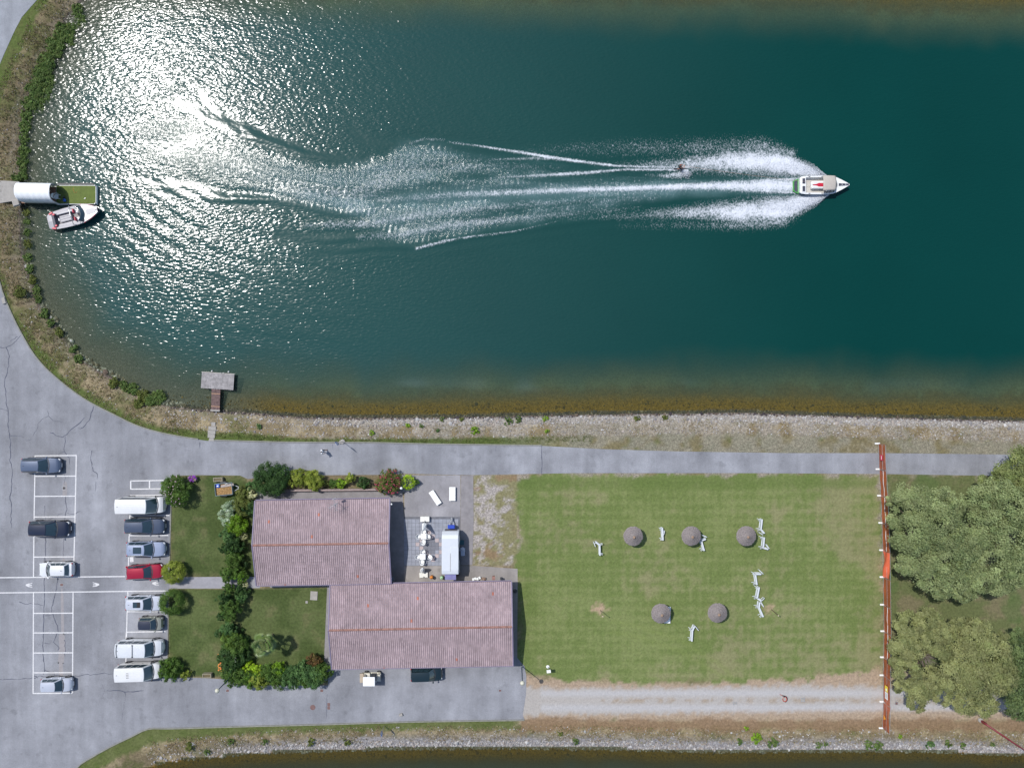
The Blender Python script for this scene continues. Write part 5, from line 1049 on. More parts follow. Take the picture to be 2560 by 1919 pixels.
tree([(2545, 1592, 22), (2550, 1645, 40), (2532, 1690, 28), (2562, 1718, 46), (2545, 1768, 30), (2585, 1670, 40), (2575, 1790, 20)], (2500, 1660), 6.4, deep, "darker green tree at the lower right edge of the photo", leaf=.13, per=1500)
def bare_twigs(px, py, z):
    p = P3(px, py, z); e = empty("dead_branches", (p.x, p.y, 0), 0, "grey leafless twigs in the gap of the willow-like tree", "dead tree"); r = random.Random(5); t = MB(); t.tube([(0, 0, 0), (0, 0, z * .6)], [.1, .07], 7)
    for i in range(90):
        a = r.uniform(0, 6.28); l = r.uniform(.6, 1.5); z0 = z * r.uniform(.45, .7); t.tube([(0, 0, z0), (math.cos(a) * l * .5, math.sin(a) * l * .5, z0 + .7 * r.random() + .3), (math.cos(a + .3) * l, math.sin(a + .3) * l, z0 + 1.0 * r.random() + .5)], [.03, .02, .007], 4)
    t.build("twigs", mat("dead_wood", A(140, 128, 122), rough=.95, var=.2), e)
bare_twigs(2332, 1648, 4.6)
# ---- shrubs
GRN = [A(58, 84, 36), A(78, 104, 46), A(98, 122, 58)]; DK = [A(42, 66, 34), A(58, 84, 44), A(78, 104, 56)]; BRT = [A(94, 128, 34), A(122, 152, 44), A(142, 168, 62)]; LIME = [A(122, 152, 30), A(146, 172, 42), A(160, 184, 66)]; YG = [A(100, 118, 44), A(130, 142, 58), A(148, 154, 74)]
SILV = [A(112, 136, 92), A(162, 178, 150), A(196, 204, 184)]; OLV = [A(78, 88, 42), A(98, 108, 54), A(118, 122, 66)]; TEAL = [A(58, 88, 50), A(80, 110, 62), A(102, 130, 78)]; RB = [A(84, 66, 42), A(108, 84, 52), A(92, 92, 50)]; CRM = [A(140, 150, 100), A(190, 190, 150), A(210, 206, 172)]
BANK = [A(74, 98, 50), A(92, 114, 60), A(112, 124, 72)]
def shrub(px, py, r, h, cols, label, group=None, leaf=.13, per=900, parts=1, flowers=None, stretch=None, name="shrub", var=.18, shell=.6, base=None, cat="shrub", clump=.3, bright=2.15):
    zc = h * .55; x, y = P(px, py, zc); rm = r * SC * (1 - zc / HCAM); gz = float(ground_h(np.array([x]), np.array([y]))[0][0]) if base is None else base
    e = empty(name, (x, y, gz), 0, label, cat, group); bl = []; R = random.Random(int(px * 7 + py)); rz = h * .48
    if parts == 1: bl = [(0, 0, zc, rm * .95, rz)]
    else:
        for i in range(parts):
            a = 6.283 * i / parts + R.uniform(-.4, .4); d = rm * R.uniform(.38, .56); q = rm * R.uniform(.46, .62); bl.append((math.cos(a) * d, math.sin(a) * d, zc * R.uniform(.75, 1.12), q, rz * R.uniform(.6, .85)))
        bl.append((0, 0, zc * 1.05, rm * .62, rz * .85))
    if stretch: bl = [(b[0] * stretch[0], b[1] * stretch[1], *b[2:]) for b in bl]
    leaves("foliage", bl, per * 1.7, leaf * .75, cols, e, var=var, shell=shell, nclump=80 if parts == 1 else 26, clump=clump, low=.9, flowers=flowers, bright=bright)
    st = MB()
    for i in range(4): a = i * 1.57 + .3; st.tube([(math.cos(a) * .04, math.sin(a) * .04, -.05), (math.cos(a) * rm * .25, math.sin(a) * rm * .25, h * .35), (math.cos(a) * rm * .5, math.sin(a) * rm * .5, h * .6)], [.035, .025, .01], 5)
    st.build("stem", M_bark, e); return e
shrub(437, 1227, 38, 2.5, GRN, "large round shrub with pale pink flowers overlapping the tall white van", parts=6, flowers=((.62, .42, .5), 9, .055), per=1000)
shrub(434, 1430, 27.5, 1.9, YG, "light green clipped ball bush at the red car's nose", per=3000, leaf=.10, shell=.8, clump=.22, var=.16)
shrub(431, 1505, 31, 2.1, GRN, "larger dark green clipped ball bush below the garden path", per=3000, leaf=.10, shell=.8, clump=.22, var=.16)
shrub(425, 1674, 30, 2.0, BRT[:1] + GRN, "loose bush touching the lowest white van", parts=5, per=1000); shrub(462, 1684, 15, 1.2, YG, "small bush right of the loose bush by the lowest white van", parts=3)
# the hedge between the lawns and the courtyard, shrub by shrub from the north
HG = "shrubs of the garden hedge"
hedge = [(627, 1233, 13, 1.4, CRM, "cream-flowered grassy shrub at the hedge's north end"), (607, 1234, 16, 1.5, OLV, "olive shrub left of the cream-flowered one at the hedge's north end"), (626, 1217, 11, 1.1, TEAL, "small bluish shrub above the cream-flowered one"),
    (571, 1266, 16, 1.7, SILV, "silvery white-leaved shrub, upper lobe, in the hedge's north part"), (565, 1290, 17, 1.7, SILV, "silvery white-leaved shrub, lower lobe, in the hedge's north part"), (604, 1262, 20, 1.8, OLV, "dull olive shrub right of the silvery ones"), (630, 1272, 19, 1.8, DK, "dark shrub tight against the small house's north-west corner"),
    (592, 1310, 23, 2.0, YG[:1] + BRT[:2], "bright green rounded shrub just below the silvery ones"), (572, 1340, 17, 1.9, TEAL, "bluish green shrub below the bright rounded one"), (585, 1362, 20, 1.9, DK, "dark shrub midway down the upper hedge"), (608, 1338, 9, .9, CRM, "tiny pale plant in the shade right of the bluish shrub"), (562, 1372, 13, 1.2, DK, "low dark shrub on the lawn side midway down the upper hedge"),
    (585, 1398, 21, 1.9, GRN, "green shrub above the pair beside the path"), (570, 1436, 18, 1.8, GRN, "left one of the two shrubs astride the garden path"), (599, 1437, 18, 1.7, BRT[:1] + GRN[1:], "glossy bright right one of the two shrubs astride the garden path"), (571, 1466, 13, 1.5, GRN, "small shrub at the path's lower edge"), (608, 1462, 10, .9, CRM, "pale small plant on the path's lower edge by the courtyard"), (605, 1474, 17, 1.3, DK, "dark low shrub at the courtyard's north-west corner"),
    (561, 1498, 18, 2.2, DK, "upper crown of the tall dark bush left of the courtyard"), (578, 1525, 21, 2.4, GRN, "lower and biggest crown of the tall dark bush left of the courtyard"), (601, 1492, 13, 1.4, TEAL, "greyish shrub inside the courtyard's upper left edge"), (558, 1538, 13, 1.8, DK, "left skirt bush under the tall dark one by the courtyard"),
    (571, 1571, 17, 1.8, TEAL, "bluish shrub opening the lower hedge"), (548, 1582, 9, 1.4, DK, "tiny dark ball on the lawn side of the lower hedge"), (578, 1603, 22, 2.0, YG[:1] + GRN[1:], "yellow-green shrub above the orange flowers"), (588, 1618, 24, 2.2, GRN, "tall green shrub in the middle of the lower hedge"), (568, 1638, 23, 2.1, DK, "dark shrub right of the orange flowers"), (600, 1642, 22, 2.1, DK, "dark shrub on the courtyard side level with the orange flowers"),
    (578, 1664, 21, 2.0, DK, "dark shrub below the orange flowers"), (580, 1690, 23, 2.0, GRN, "corner shrub of the hedge above the street lamp"),
    (604, 1690, 19, 1.9, GRN, "first shrub east of the hedge corner"), (622, 1672, 14, 1.5, LIME, "lime green shrub on the courtyard side east of the hedge corner"), (646, 1670, 13, 1.5, LIME, "lime green shrub right of the first lime one along the courtyard"), (627, 1697, 21, 1.9, GRN[:2] + BRT[:1], "shrub over the lamp's round shadow on the south road"), (649, 1700, 19, 1.9, YG, "yellow-green shrub on the road side of the bottom hedge"), (671, 1680, 20, 1.9, GRN, "mid-green shrub at the centre of the bottom hedge"),
    (694, 1696, 23, 2.1, GRN, "rounded shrub bulging onto the road from the bottom hedge"), (697, 1672, 16, 1.7, BRT[:2], "bright shrub on the courtyard side behind the bulging one"), (718, 1684, 16, 1.8, DK, "dark shrub right of the bulging one"), (731, 1696, 23, 2.2, TEAL, "bluish green shrub starting the right third of the bottom hedge"), (758, 1678, 23, 2.2, TEAL, "feathery bluish shrub on the courtyard side of the bottom hedge"), (760, 1700, 19, 2.0, GRN, "green shrub on the road side of the right third"),
    (788, 1692, 23, 2.2, TEAL, "tall feathery shrub near the hedge's east end"), (806, 1682, 20, 2.1, GRN, "last shrub of the bottom hedge against the long house"), (787, 1649, 18, 1.7, RB, "reddish brown shrub at the courtyard's lower right corner"), (800, 1660, 12, 1.4, DK, "small dark shrub below the reddish brown one")]
for i, (px, py, r, h, cols, lab) in enumerate(hedge): shrub(px, py, r * 1.22, h, cols, lab, HG, parts=1 if r < 12 else 4, per=950, leaf=.13 if cols is not SILV else .10)
# low dark undergrowth in the hedge strip hides the soil between shrubs
for (pts, lab) in (([(600, 1250, 22), (600, 1290, 22), (605, 1330, 16), (600, 1370, 18), (606, 1405, 16)], "shaded undergrowth filling the upper hedge strip"), ([(590, 1580, 18), (605, 1605, 18), (612, 1635, 16), (603, 1668, 18), (640, 1688, 14), (710, 1690, 14), (745, 1688, 14)], "shaded undergrowth filling the lower hedge strip")):
    x, y = P(pts[0][0], pts[0][1]); e = empty("undergrowth", (x, y, 0), 0, lab, "ground cover"); bl = []
    for (a, b, r) in pts: X, Y = P(a, b, .4); bl.append((X - x, Y - y, .35, r * SC, .35))
    leaves("foliage", bl, 900, .12, DK, e, low=.8)
# orange lilies
def flowers_patch(pts, col, label, name, h=.6, fs=.07):
    x, y = P(pts[0][0], pts[0][1]); e = empty(name, (x, y, 0), 0, label, "flowers"); bl = []
    for (a, b, r) in pts: X, Y = P(a, b, h); bl.append((X - x, Y - y, h * .6, r * SC, h * .45))
    leaves("foliage", bl, 900, .1, GRN, e, flowers=(col, 60, fs))
flowers_patch([(547, 1640, 4), (553, 1634, 5), (550, 1655, 6), (551, 1667, 6), (552, 1675, 7), (549, 1662, 4)], (.72, .25, .06), "orange lilies along the hedge's lawn side", "lily_clump", fs=.10)
flowers_patch([(586, 1650, 5), (590, 1652, 4)], (.62, .09, .03), "few red blooms inside the lower hedge", "red_blooms", 1.9, fs=.08)
flowers_patch([(714, 1184, 7), (728, 1182, 6), (760, 1180, 6), (770, 1181, 6)], (.42, .13, .55), "violet flowers edging the road behind the yellowish shrubs", "violet_flowers", .5, fs=.07)
# the north shrub bed
NB = "shrubs of the north bed"
for (px, py, r, h, cols, lab, pts, fl) in ((674, 1198, 45, 2.8, DK, "big dark green bush at the west end of the north bed", 9, None), (743, 1195, 23, 1.8, YG, "first yellowish shrub right of the big dark bush", 5, None), (782, 1199, 25, 1.9, YG, "second yellowish shrub right of the big dark bush", 5, None), (832, 1209, 14, 1.0, GRN, "low soft shrub left of the small bright one in the north bed", 3, None), (853, 1209, 14, 1.3, BRT, "small bright green shrub in the middle of the north bed", 3, None),
        (876, 1194, 14, 1.5, YG, "upright grey-green shrub right of the small bright one", 3, None), (908, 1208, 17, 1.4, DK, "dark spreading shrub left of the red-flowered one", 4, None), (971, 1205, 32, 2.3, RB[1:] + OLV + GRN[1:], "tall shrub full of red flowers on the north bed", 6, ((.36, .03, .09), 26, .075)), (1020, 1205, 16.5, 1.5, LIME, "lime green ball bush at the east end of the north bed", 1, None), (1040, 1205, 11, .9, GRN, "small dark companion right of the lime ball bush", 3, None), (990, 1212, 14, 1.2, GRN, "green shrub between the red-flowered one and the lime ball", 3, None), (815, 1208, 10, .8, OLV, "tiny olive shrub right of the second yellowish shrub", 3, None)):
    shrub(px, py, r * 1.04, h, cols, lab, NB, parts=pts, flowers=fl, per=1000 if r < 40 else 800, shell=.82 if pts == 1 else .6, leaf=.12)
# palm
def palm():
    x, y = P(672, 1583); e = empty("palm_tree", (x + .5, y - .15, 0), 0, "fan palm standing in the courtyard lawn", "palm tree"); zc = 3.1
    t = MB(); t.tube([(0, 0, -.05), (.02, 0, 1.4), (0, 0, 2.9)], [.2, .17, .2], 10); t.build("trunk", M_bark, e); r = random.Random(12); R_ = np.random.default_rng(12)
    for i in range(30):
        a = i * 2.4 + r.uniform(-.2, .2); el = r.uniform(-.5, 1.1); L_ = r.uniform(1.1, 1.55); d = Vector((math.cos(a) * math.cos(el), math.sin(a) * math.cos(el), math.sin(el))); h = Vector((0, 0, zc)) + d * L_ * .65; f = MB()
        f.tube([(0, 0, zc - .15), h], [.02, .012], 4); side = d.cross(Vector((0, 0, 1))).normalized(); up = side.cross(d)
        for k in range(13):
            b = (k - 6) / 6 * 1.35; q = (d * math.cos(b) + side * math.sin(b)); l = .78 * (1 - .25 * abs(b) / 1.35); tip = h + q * l + Vector((0, 0, -.16 * l)); w = q.cross(up).normalized() * .05; m_ = h + q * l * .55
            f.add([h, m_ + w, tip, m_ - w], [(0, 1, 2, 3)])
        f.build("frond", mat("palm_green_%d" % (i % 3), [A(120, 146, 76), A(148, 164, 104), A(100, 128, 66)][i % 3], rough=.45, var=.15), e)
palm()
# planters
def planter(px, py, w, d, rot, label, flower=None, h=.5):
    x, y = P(px, py, .3); e = empty("stone_planter", (x, y, 0), rot, label, "planter"); f = MB()
    for (cx, cy_, a, b) in ((0, d / 2 - .05, w, .1), (0, -d / 2 + .05, w, .1), (w / 2 - .05, 0, .1, d - .2), (-w / 2 + .05, 0, .1, d - .2)): f.box((cx, cy_, h / 2), (a, b, h))
    f.build("trough", mat("planter_stone", A(160, 152, 130), rough=.9, var=.2, scale=6), e); MB().box((0, 0, h - .12), (w - .2, d - .2, .1)).build("soil", mat("soil", A(112, 100, 66), var=.4, scale=12), e)
    if flower: leaves("flower_cushion", [(.18, 0, h + .02, .42, .28), (-.15, 0, h, .3, .2)], 1500, .07, [np.array(A(160, 80, 190)), np.array(A(178, 100, 205)), np.array(A(140, 70, 170))], e, low=.5)
planter(546, 1198, 1.15, .5, .05, "empty weathered stone trough above the loaded trailer"); planter(518.5, 1687, 1.1, .52, .03, "stone trough at the south edge of the lower lawn"); planter(481, 1196, 1.0, .5, -.02, "trough with a cushion of purple flowers by the big pink-flowered shrub", True)
# lake-shore bushes at the west end
SG = "bushes along the west lake shore"
sh = [(182, 16, 12), (190, 40, 13), (166, 60, 12), (142, 70, 17), (160, 88, 15), (126, 108, 20), (104, 145, 19), (90, 180, 19), (108, 196, 16), (75, 214, 19), (97, 232, 17), (61, 250, 15), (82, 256, 13), (52, 284, 13), (48, 312, 12), (46, 342, 11), (46, 372, 11), (44, 402, 12), (42, 432, 11), (30, 440, 9)]
for i, (a, b, r) in enumerate(sh):
    lab = "shore bush north of the white tent, number %d from the top edge" % (i + 1)
    shrub(a, b, r * 1.3, .35 + r * .018, BANK, lab, SG, parts=6, per=900, leaf=.13, stretch=(1., 1.25), bright=2.1, name="shore_bush")
sh = [(52, 526, 10), (53, 550, 10), (54, 577, 11), (55, 606, 12), (57, 640, 12), (60, 668, 12), (68, 697, 12), (78, 722, 12), (84, 744, 11), (44, 728, 16), (100, 782, 13), (116, 806, 11), (137, 830, 12), (172, 871, 12), (186, 896, 12), (276, 957, 14), (300, 964, 14), (322, 972, 16), (348, 990, 17), (386, 994, 20), (366, 1000, 16), (340, 1008, 13)]
for i, (a, b, r) in enumerate(sh):
    lab = "shore bush south of the dock, number %d from the moored boat on" % (i + 1)
    shrub(a, b, r * 1.0, .3 + r * .018, BANK if i % 3 else OLV, lab, SG, parts=6, per=900, leaf=.13, bright=2.1, name="shore_bush")
wd = [(646, 1065, 8, TEAL, "bluish weed clump on the bank right of the stepping slabs"), (1187, 1074, 11, BRT, "brightest round weed in the middle of the long bank"), (1271, 1053, 11, BANK, "big weed clump at the white stones right of the brightest one"), (1297, 1048, 10, BANK, "weed clump touching the big one on the white stones"), (1364, 1047, 8, BRT, "weed on the white stones above a tiny lower weed"), (1367, 1077, 5, BRT, "tiny weed straight below another on the long bank"), (1052, 1065, 6, BANK, "small weed left of the brightest one"), (1104, 1048, 7, BANK, "weed at the stones' edge, upper left of the brightest one"), (1153, 1047, 7, OLV, "olive weed at the stones' edge above the brightest one"), (1094, 1075, 5, TEAL, "small bluish weed low on the bank left of the brightest one"), (1018, 1064, 6, BRT, "bright tiny weed near the road post on the long bank"), (930, 1081, 7, BRT, "weed beside the post where the kerb breaks"), (1595, 1045, 9, OLV, "grey-olive weed patch far right on the white stones"), (1665, 1043, 8, OLV, "rightmost olive weed patch on the north white stones"),
      (1893, 1845, 14, BRT, "largest bright weed on the south canal stones"), (1935, 1861, 14, BANK, "dark weed right below the largest bright one on the canal stones"), (1851, 1855, 8, BANK, "weed left of the largest bright one on the canal stones"), (1866, 1820, 6, BRT, "small weed above the largest bright one"), (2051, 1868, 9, BANK, "weed on the canal stones left of the fence's end"), (2068, 1863, 6, BANK, "small weed right beside another left of the fence's end"), (2180, 1867, 13, BANK, "left half of the wide weed below the fence's end"), (2202, 1868, 13, BANK, "right half of the wide weed below the fence's end"), (2331, 1865, 11, TEAL, "round dark weed on canal stones below the grove"), (2375, 1864, 10, BANK, "spreading weed between two others below the grove"), (2413, 1867, 9, BANK, "weed on canal stones left of the red pole's end"), (2486, 1863, 6, BANK, "small weed under the red pole"), (2251, 1841, 5, BRT, "tiny bright weed just right of the fence's end"), (1440, 1858, 9, BANK, "weed on the canal stones below the gravel track's start"), (1400, 1835, 7, OLV, "olive weed above the stones below the gravel track's start"), (865, 1858, 9, OLV, "olive tussock on the south bank below the sign pole"), (775, 1858, 10, OLV, "brown-olive tussock on the south bank below the golf cart"), (660, 1855, 8, BANK, "tussock on the south bank below the rusty manhole"), (575, 1855, 8, BANK, "tussock on the south bank below the round lamp shadow"), (510, 1886, 8, BANK, "green clump at the water's edge on the south bank's west end"), (470, 1868, 12, OLV, "brownish tall grass clump on the south bank's west end")]
for (a, b, r, cols, lab) in wd: shrub(a, b, r * 1.1, .25 + r * .025, cols, lab, "weed clumps on the stony banks", parts=3, per=800, leaf=.11, name="weed_clump", cat="weed")
# ------------------------------------------------------------------ boats, dock, jetty
def shell(e, stn, zk, zg, ck0, ck1, inset, floor, m_hull, m_deck, m_floor, sub=6):
    """open boat: stations (x, half width) from stern to bow; cockpit between ck0 and ck1"""
    xs_ = np.unique(np.concatenate([np.linspace(stn[0][0], stn[-1][0], 30), [ck0, ck1, ck0 + .001, ck1 + .001]])); hw = np.interp(xs_, [s[0] for s in stn], [s[1] for s in stn]); n = len(xs_)
    L_ = stn[-1][0] - stn[0][0]
    h = MB(); vs = []
    for x, w in zip(xs_, hw):
        sheer = .16 * ((x - stn[0][0]) / L_) ** 2; kz = zk + .35 * max(0, (x - stn[0][0]) / L_ - .55) / .45
        r = [(0, kz - .1), (w * .62, kz + .05), (w * .9, kz + .3), (w * .985, zg + sheer - .12), (w * 1.02, zg + sheer - .07), (w, zg + sheer)]
        vs.append([(x, y, z) for y, z in r] + [(x, -y, z) for y, z in r[:0:-1]])
    m = len(vs[0]); h.add([p for r in vs for p in r], [(i * m + k, i * m + (k + 1) % m, (i + 1) * m + (k + 1) % m, (i + 1) * m + k) for i in range(n - 1) for k in range(m) if k != 5] + [tuple(range(m))])
    h.build("hull", m_hull, e)
    d = MB(); w_ = MB(); f = MB()
    sh = lambda x: zg + .16 * ((x - stn[0][0]) / L_) ** 2
    for i in range(n - 1):
        a, b = xs_[i], xs_[i + 1]; wa, wb = hw[i], hw[i + 1]
        if ck0 <= a and b <= ck1 + .0005:
            for s in (1, -1):
                d.add([(a, s * wa, sh(a)), (b, s * wb, sh(b)), (b, s * (wb - inset), sh(b)), (a, s * (wa - inset), sh(a))], [(0, 1, 2, 3) if s < 0 else (3, 2, 1, 0)])
                w_.add([(a, s * (wa - inset), sh(a)), (b, s * (wb - inset), sh(b)), (b, s * (wb - inset - .04), floor), (a, s * (wa - inset - .04), floor)], [(0, 1, 2, 3)])
            f.add([(a, -(wa - inset - .04), floor), (b, -(wb - inset - .04), floor), (b, wb - inset - .04, floor), (a, wa - inset - .04, floor)], [(0, 1, 2, 3)])
        else:
            c = .05; d.add([(a, -wa, sh(a)), (b, -wb, sh(b)), (b, 0, sh(b) + c * min(1, wb)), (a, 0, sh(a) + c * min(1, wa)), (b, wb, sh(b)), (a, wa, sh(a))], [(0, 1, 2, 3), (3, 2, 4, 5)])
    for x in (ck0, ck1):
        w0 = float(np.interp(x, xs_, hw)) - inset; w_.add([(x, -w0, sh(x)), (x, w0, sh(x)), (x, w0 - .04, floor), (x, -w0 + .04, floor)], [(0, 1, 2, 3)])
    d.build("deck", m_deck, e); w_.build("cockpit_wall", m_deck, e); f.build("cockpit_floor", m_floor, e); return sh
M_gel = mat("white_gelcoat", (.74, .75, .74), rough=.25, var=.03, coat=.6); M_gelg = mat("grey_gelcoat", A(168, 168, 176), rough=.35, var=.06, coat=.4); M_teakg = mat("grey_deck_foam", A(178, 174, 172), rough=.85, var=.08, scale=6); M_floorc = mat("cream_cockpit", A(218, 214, 206), rough=.7, var=.05)
M_redv = mat("red_vinyl", (.50, .02, .05), rough=.4, var=.06); M_greyv = mat("charcoal_vinyl", A(74, 76, 92), rough=.55, var=.1); M_green = mat("green_edge", A(88, 176, 84), rough=.5, var=.08)
# -- the tow boat
BX, BY = P(2060, 463.2, -.1); towboat = empty("tow_boat", (BX, BY, WZ), math.radians(.2), "white motorboat with beige canopy speeding right and throwing spray", "motorboat"); e = towboat
shell(e, [(-3.05, .92), (-2.85, 1.06), (-2.2, 1.13), (0.4, 1.16), (.9, 1.12), (1.45, .95), (2.2, .57), (2.75, .26), (3.05, .07)], .02, .72, -2.6, .95, .17, .2, M_gel, M_gel, M_floorc)
MB().prism([(-3.75, -.62), (-3.75, .62), (-3.05, .98), (-3.05, -.98)], .18, .27).build("swim_platform", M_green, e); MB().prism([(-3.6, -.56), (-3.6, .56), (-3.17, .82), (-3.17, -.82)], .272, .285).build("platform_mat", M_greyv, e)
q = MB(); q.box((-2.62, 0, .55), (.62, 1.85, .5)); q.build("stern_seat", M_gel, e, bevel=.06)
for s in (1, -1): MB().box((-2.62, s * .48, .82), (.34, .66, .05)).build("seat_cushion", M_greyv, e, bevel=.02)
q = MB(); q.box((-.75, .02, .5), (1.75, .92, .6)); q.build("engine_box", M_gel, e, bevel=.12); MB().prism([(-1.45, -.06), (-1.45, .06), (-1.05, .10), (-.75, .22), (.1, .22), (.1, -.22), (-.75, -.22), (-1.05, -.10)], .805, .815).build("red_stripe", M_redv, e); MB().box((-1.52, .0, .815), (.06, .3, .02)).build("logo_plate", M_dark, e)
cn = MB(); cn.grid(lambda u, w: (-.55 + u * 1.62 - .10 * w * w * u, w * .93 * (1 - .06 * u), 1.62 + .10 * math.cos(w * 1.4) - .08 * (2 * u - 1) ** 2), np.linspace(0, 1, 9), np.linspace(-1, 1, 11), flip=True)
cn.build("canopy", mat("beige_canvas", A(208, 200, 190), rough=.9, var=.06, scale=4), e, smooth=True, solid=.03)
q = MB()
for s in (1, -1):
    for x in (.55, 1.15, 1.7): q.tube([(.2, s * 1.05, .75), (x - .95, s * .9, 1.58)], .018, 6)
q.build("canopy_frame", M_steel, e)
ws = MB(); ws.grid(lambda u, w: (1.62 - .55 * w * w - .32 * u, w * (.98 - .1 * u), .78 + .42 * u), np.linspace(0, 1, 4), np.linspace(-1, 1, 13)); ws.build("windscreen", M_glass, e, smooth=True, solid=.02)
MB().prism([(1.72, -.15), (1.72, .15), (2.95, .10), (2.95, -.10)], .80, .935).build("bow_channel", M_greyv, e)
q = MB()
for x in (2.05, 2.5): q.bar((x, -.1, .945), (x + .1, 0, .945), .03, .02); q.bar((x, .1, .945), (x + .1, 0, .945), .03, .02)
q.build("channel_mark", M_signw, e)
q = MB(); q.tube([(-.2, 0, .3), (-.2, 0, 1.35)], .035, 8); q.build("tow_pylon", M_steel, e)
for (x, s, nm) in ((.55, -.5, "helm_seat"), (.55, .5, "passenger_seat")): q = MB(); q.box((x, s, .42), (.5, .5, .4)); q.box((x - .24, s, .8), (.1, .5, .5)); q.build(nm, M_gel, e, bevel=.05)
for s in (1, -1):
    for x in (-1.9, -.3): MB().box((x, s * 1.05, .775), (.22, .06, .05)).build("cleat", M_greyv, e, bevel=.01)
# spray: thousands of droplets thrown from the bow
def spray():
    N = 16000; t = rng.random(N); side = rng.integers(0, 2, N) * 2 - 1; wv = rng.random(N)
    lx = .6 - t * 9.5; wmax = np.interp(-lx, [-.6, 1., 3., 5., 9.], [.05, 1.5, 2.3, 2.2, 1.7]); ly = side * (1.18 + wv ** .8 * wmax * rng.uniform(.75, 1.12, N)); lz = .08 + np.sin(np.pi * np.clip(wv, 0, 1)) * np.interp(t, [0, .15, .5, 1], [.35, .7, .4, .1]) * rng.random(N)
    keep = rng.random(N) < np.interp(t, [0, .5, 1], [1, .7, .15]); lx, ly, lz = lx[keep], ly[keep], lz[keep]; n = len(lx); s = rng.uniform(.008, .024, n)
    v = IV[None] * s[:, None, None] * rng.uniform(.7, 1.6, (n, 1, 3)) + np.stack([lx + BX, ly + BY, lz + WZ], 1)[:, None]
    # the skier's own splash
    M = 900; p = np.stack([P(1712, 428, WZ)[0] + rng.normal(0, .35, M), P(1712, 430, WZ)[1] - np.abs(rng.normal(0, .35, M)), WZ + .05 + np.abs(rng.normal(0, .22, M))], 1); v2 = IV[None] * rng.uniform(.012, .035, (M, 1, 1)) + p[:, None]
    v = np.concatenate([v, v2]); F = (IF[None] + (np.arange(len(v)) * len(IV))[:, None, None]).reshape(-1, 3); tag(big_mesh("wake_spray", v.reshape(-1, 3), tris=F, material=mat("water_spray", (.66, .69, .74), rough=.4, var=.0), smooth=True), kind="stuff")
spray()
# -- the moored boat
mx, my = P(186, 541, -.2); e = empty("moored_boat", (mx, my, WZ), math.radians(14.2), "grey and white wakeboard boat with red trim moored at the turf dock", "motorboat")
shell(e, [(-3.2, .78), (-2.9, 1.0), (-2.2, 1.12), (-1., 1.2), (.6, 1.2), (1.5, 1.1), (2.2, .85), (2.8, .55), (3.2, .32)], .02, .75, -2.35, 1.15, .34, .3, M_gelg, M_gelg, M_teakg)
MB().prism([(-3.4, -.72), (-3.4, .72), (-2.75, 1.0), (-2.75, -1.0)], .40, .50).build("swim_platform", M_teakg, e, bevel=.02)
MB().prism([(1.35, -1.12), (1.35, 1.12), (2.2, .84), (2.8, .54), (3.18, .30), (3.18, -.30), (2.8, -.54), (2.2, -.84)], .86, .915).build("foredeck", M_gel, e, bevel=.02); MB().prism([(1.75, -.36), (1.75, .30), (2.75, .32), (2.95, .1), (2.95, -.1), (2.75, -.3)], .917, .945).build("bow_cushion", M_gelg, e)
MB().box((-2.42, 0, .8), (.34, 1.7, .16)).build("stern_bolster", M_greyv, e, bevel=.05)
for s in (1, -1):
    MB().box((-2.62, s * .95, .8), (.5, .22, .1), s * .35).build("red_corner_trim", M_redv, e, bevel=.03); MB().box((-2.28, s * .72, .86), (.3, .24, .14)).build("red_seat_pad", M_redv, e, bevel=.04)
    MB().tube([(1.2, s * 1.17, .82), (2.2, s * .86, .86), (2.85, s * .52, .9)], .03, 6).build("red_rub_rail", M_redv, e); MB().box((-.7, s * .74, .62), (2.6, .34, .3)).build("side_seat", M_gelg, e, bevel=.06)
q = MB(); q.box((-1.0, 0, .5), (1.5, .85, .35)); 
for k in (-.28, 0, .28): q.box((-1.0, k, .69), (1.4, .16, .06))
q.build("engine_hatch", M_gelg, e, bevel=.05); MB().box((-1.85, .0, .66), (.14, .36, .12)).build("speaker_pad", M_gel, e, bevel=.03)
for s in (1, -1): q = MB(); q.box((.55, s * .52, .55), (.52, .5, .45)); q.build("helm_seat", M_gel, e, bevel=.07); MB().box((.30, s * .52, .92), (.14, .5, .42)).build("seat_back", M_redv, e, bevel=.05)
ws = MB(); ws.grid(lambda u, w: (1.62 - .5 * w * w - .4 * u, w * (1.06 - .14 * u), .86 + .42 * u), np.linspace(0, 1, 4), np.linspace(-1, 1, 15)); ws.build("windscreen", M_glass, e, smooth=True, solid=.02)
q = MB(); q.tube([(-.2, -1.05, .8), (.3, -.95, 1.7), (.35, -.4, 1.95), (.35, .4, 1.95), (.3, .95, 1.7), (-.2, 1.05, .8)], .035, 8); q.build("tow_tower", M_steel, e)
MB().box((1.05, 0, .8), (.3, 1.6, .2)).build("dashboard", M_dark, e, bevel=.05); MB().lathe([(.15, -.01), (.17, 0), (.15, .01)], (.88, -.5, .98), 16, M=Matrix.Rotation(-1.0, 3, 'Y')).build("steering_wheel", M_dark, e)
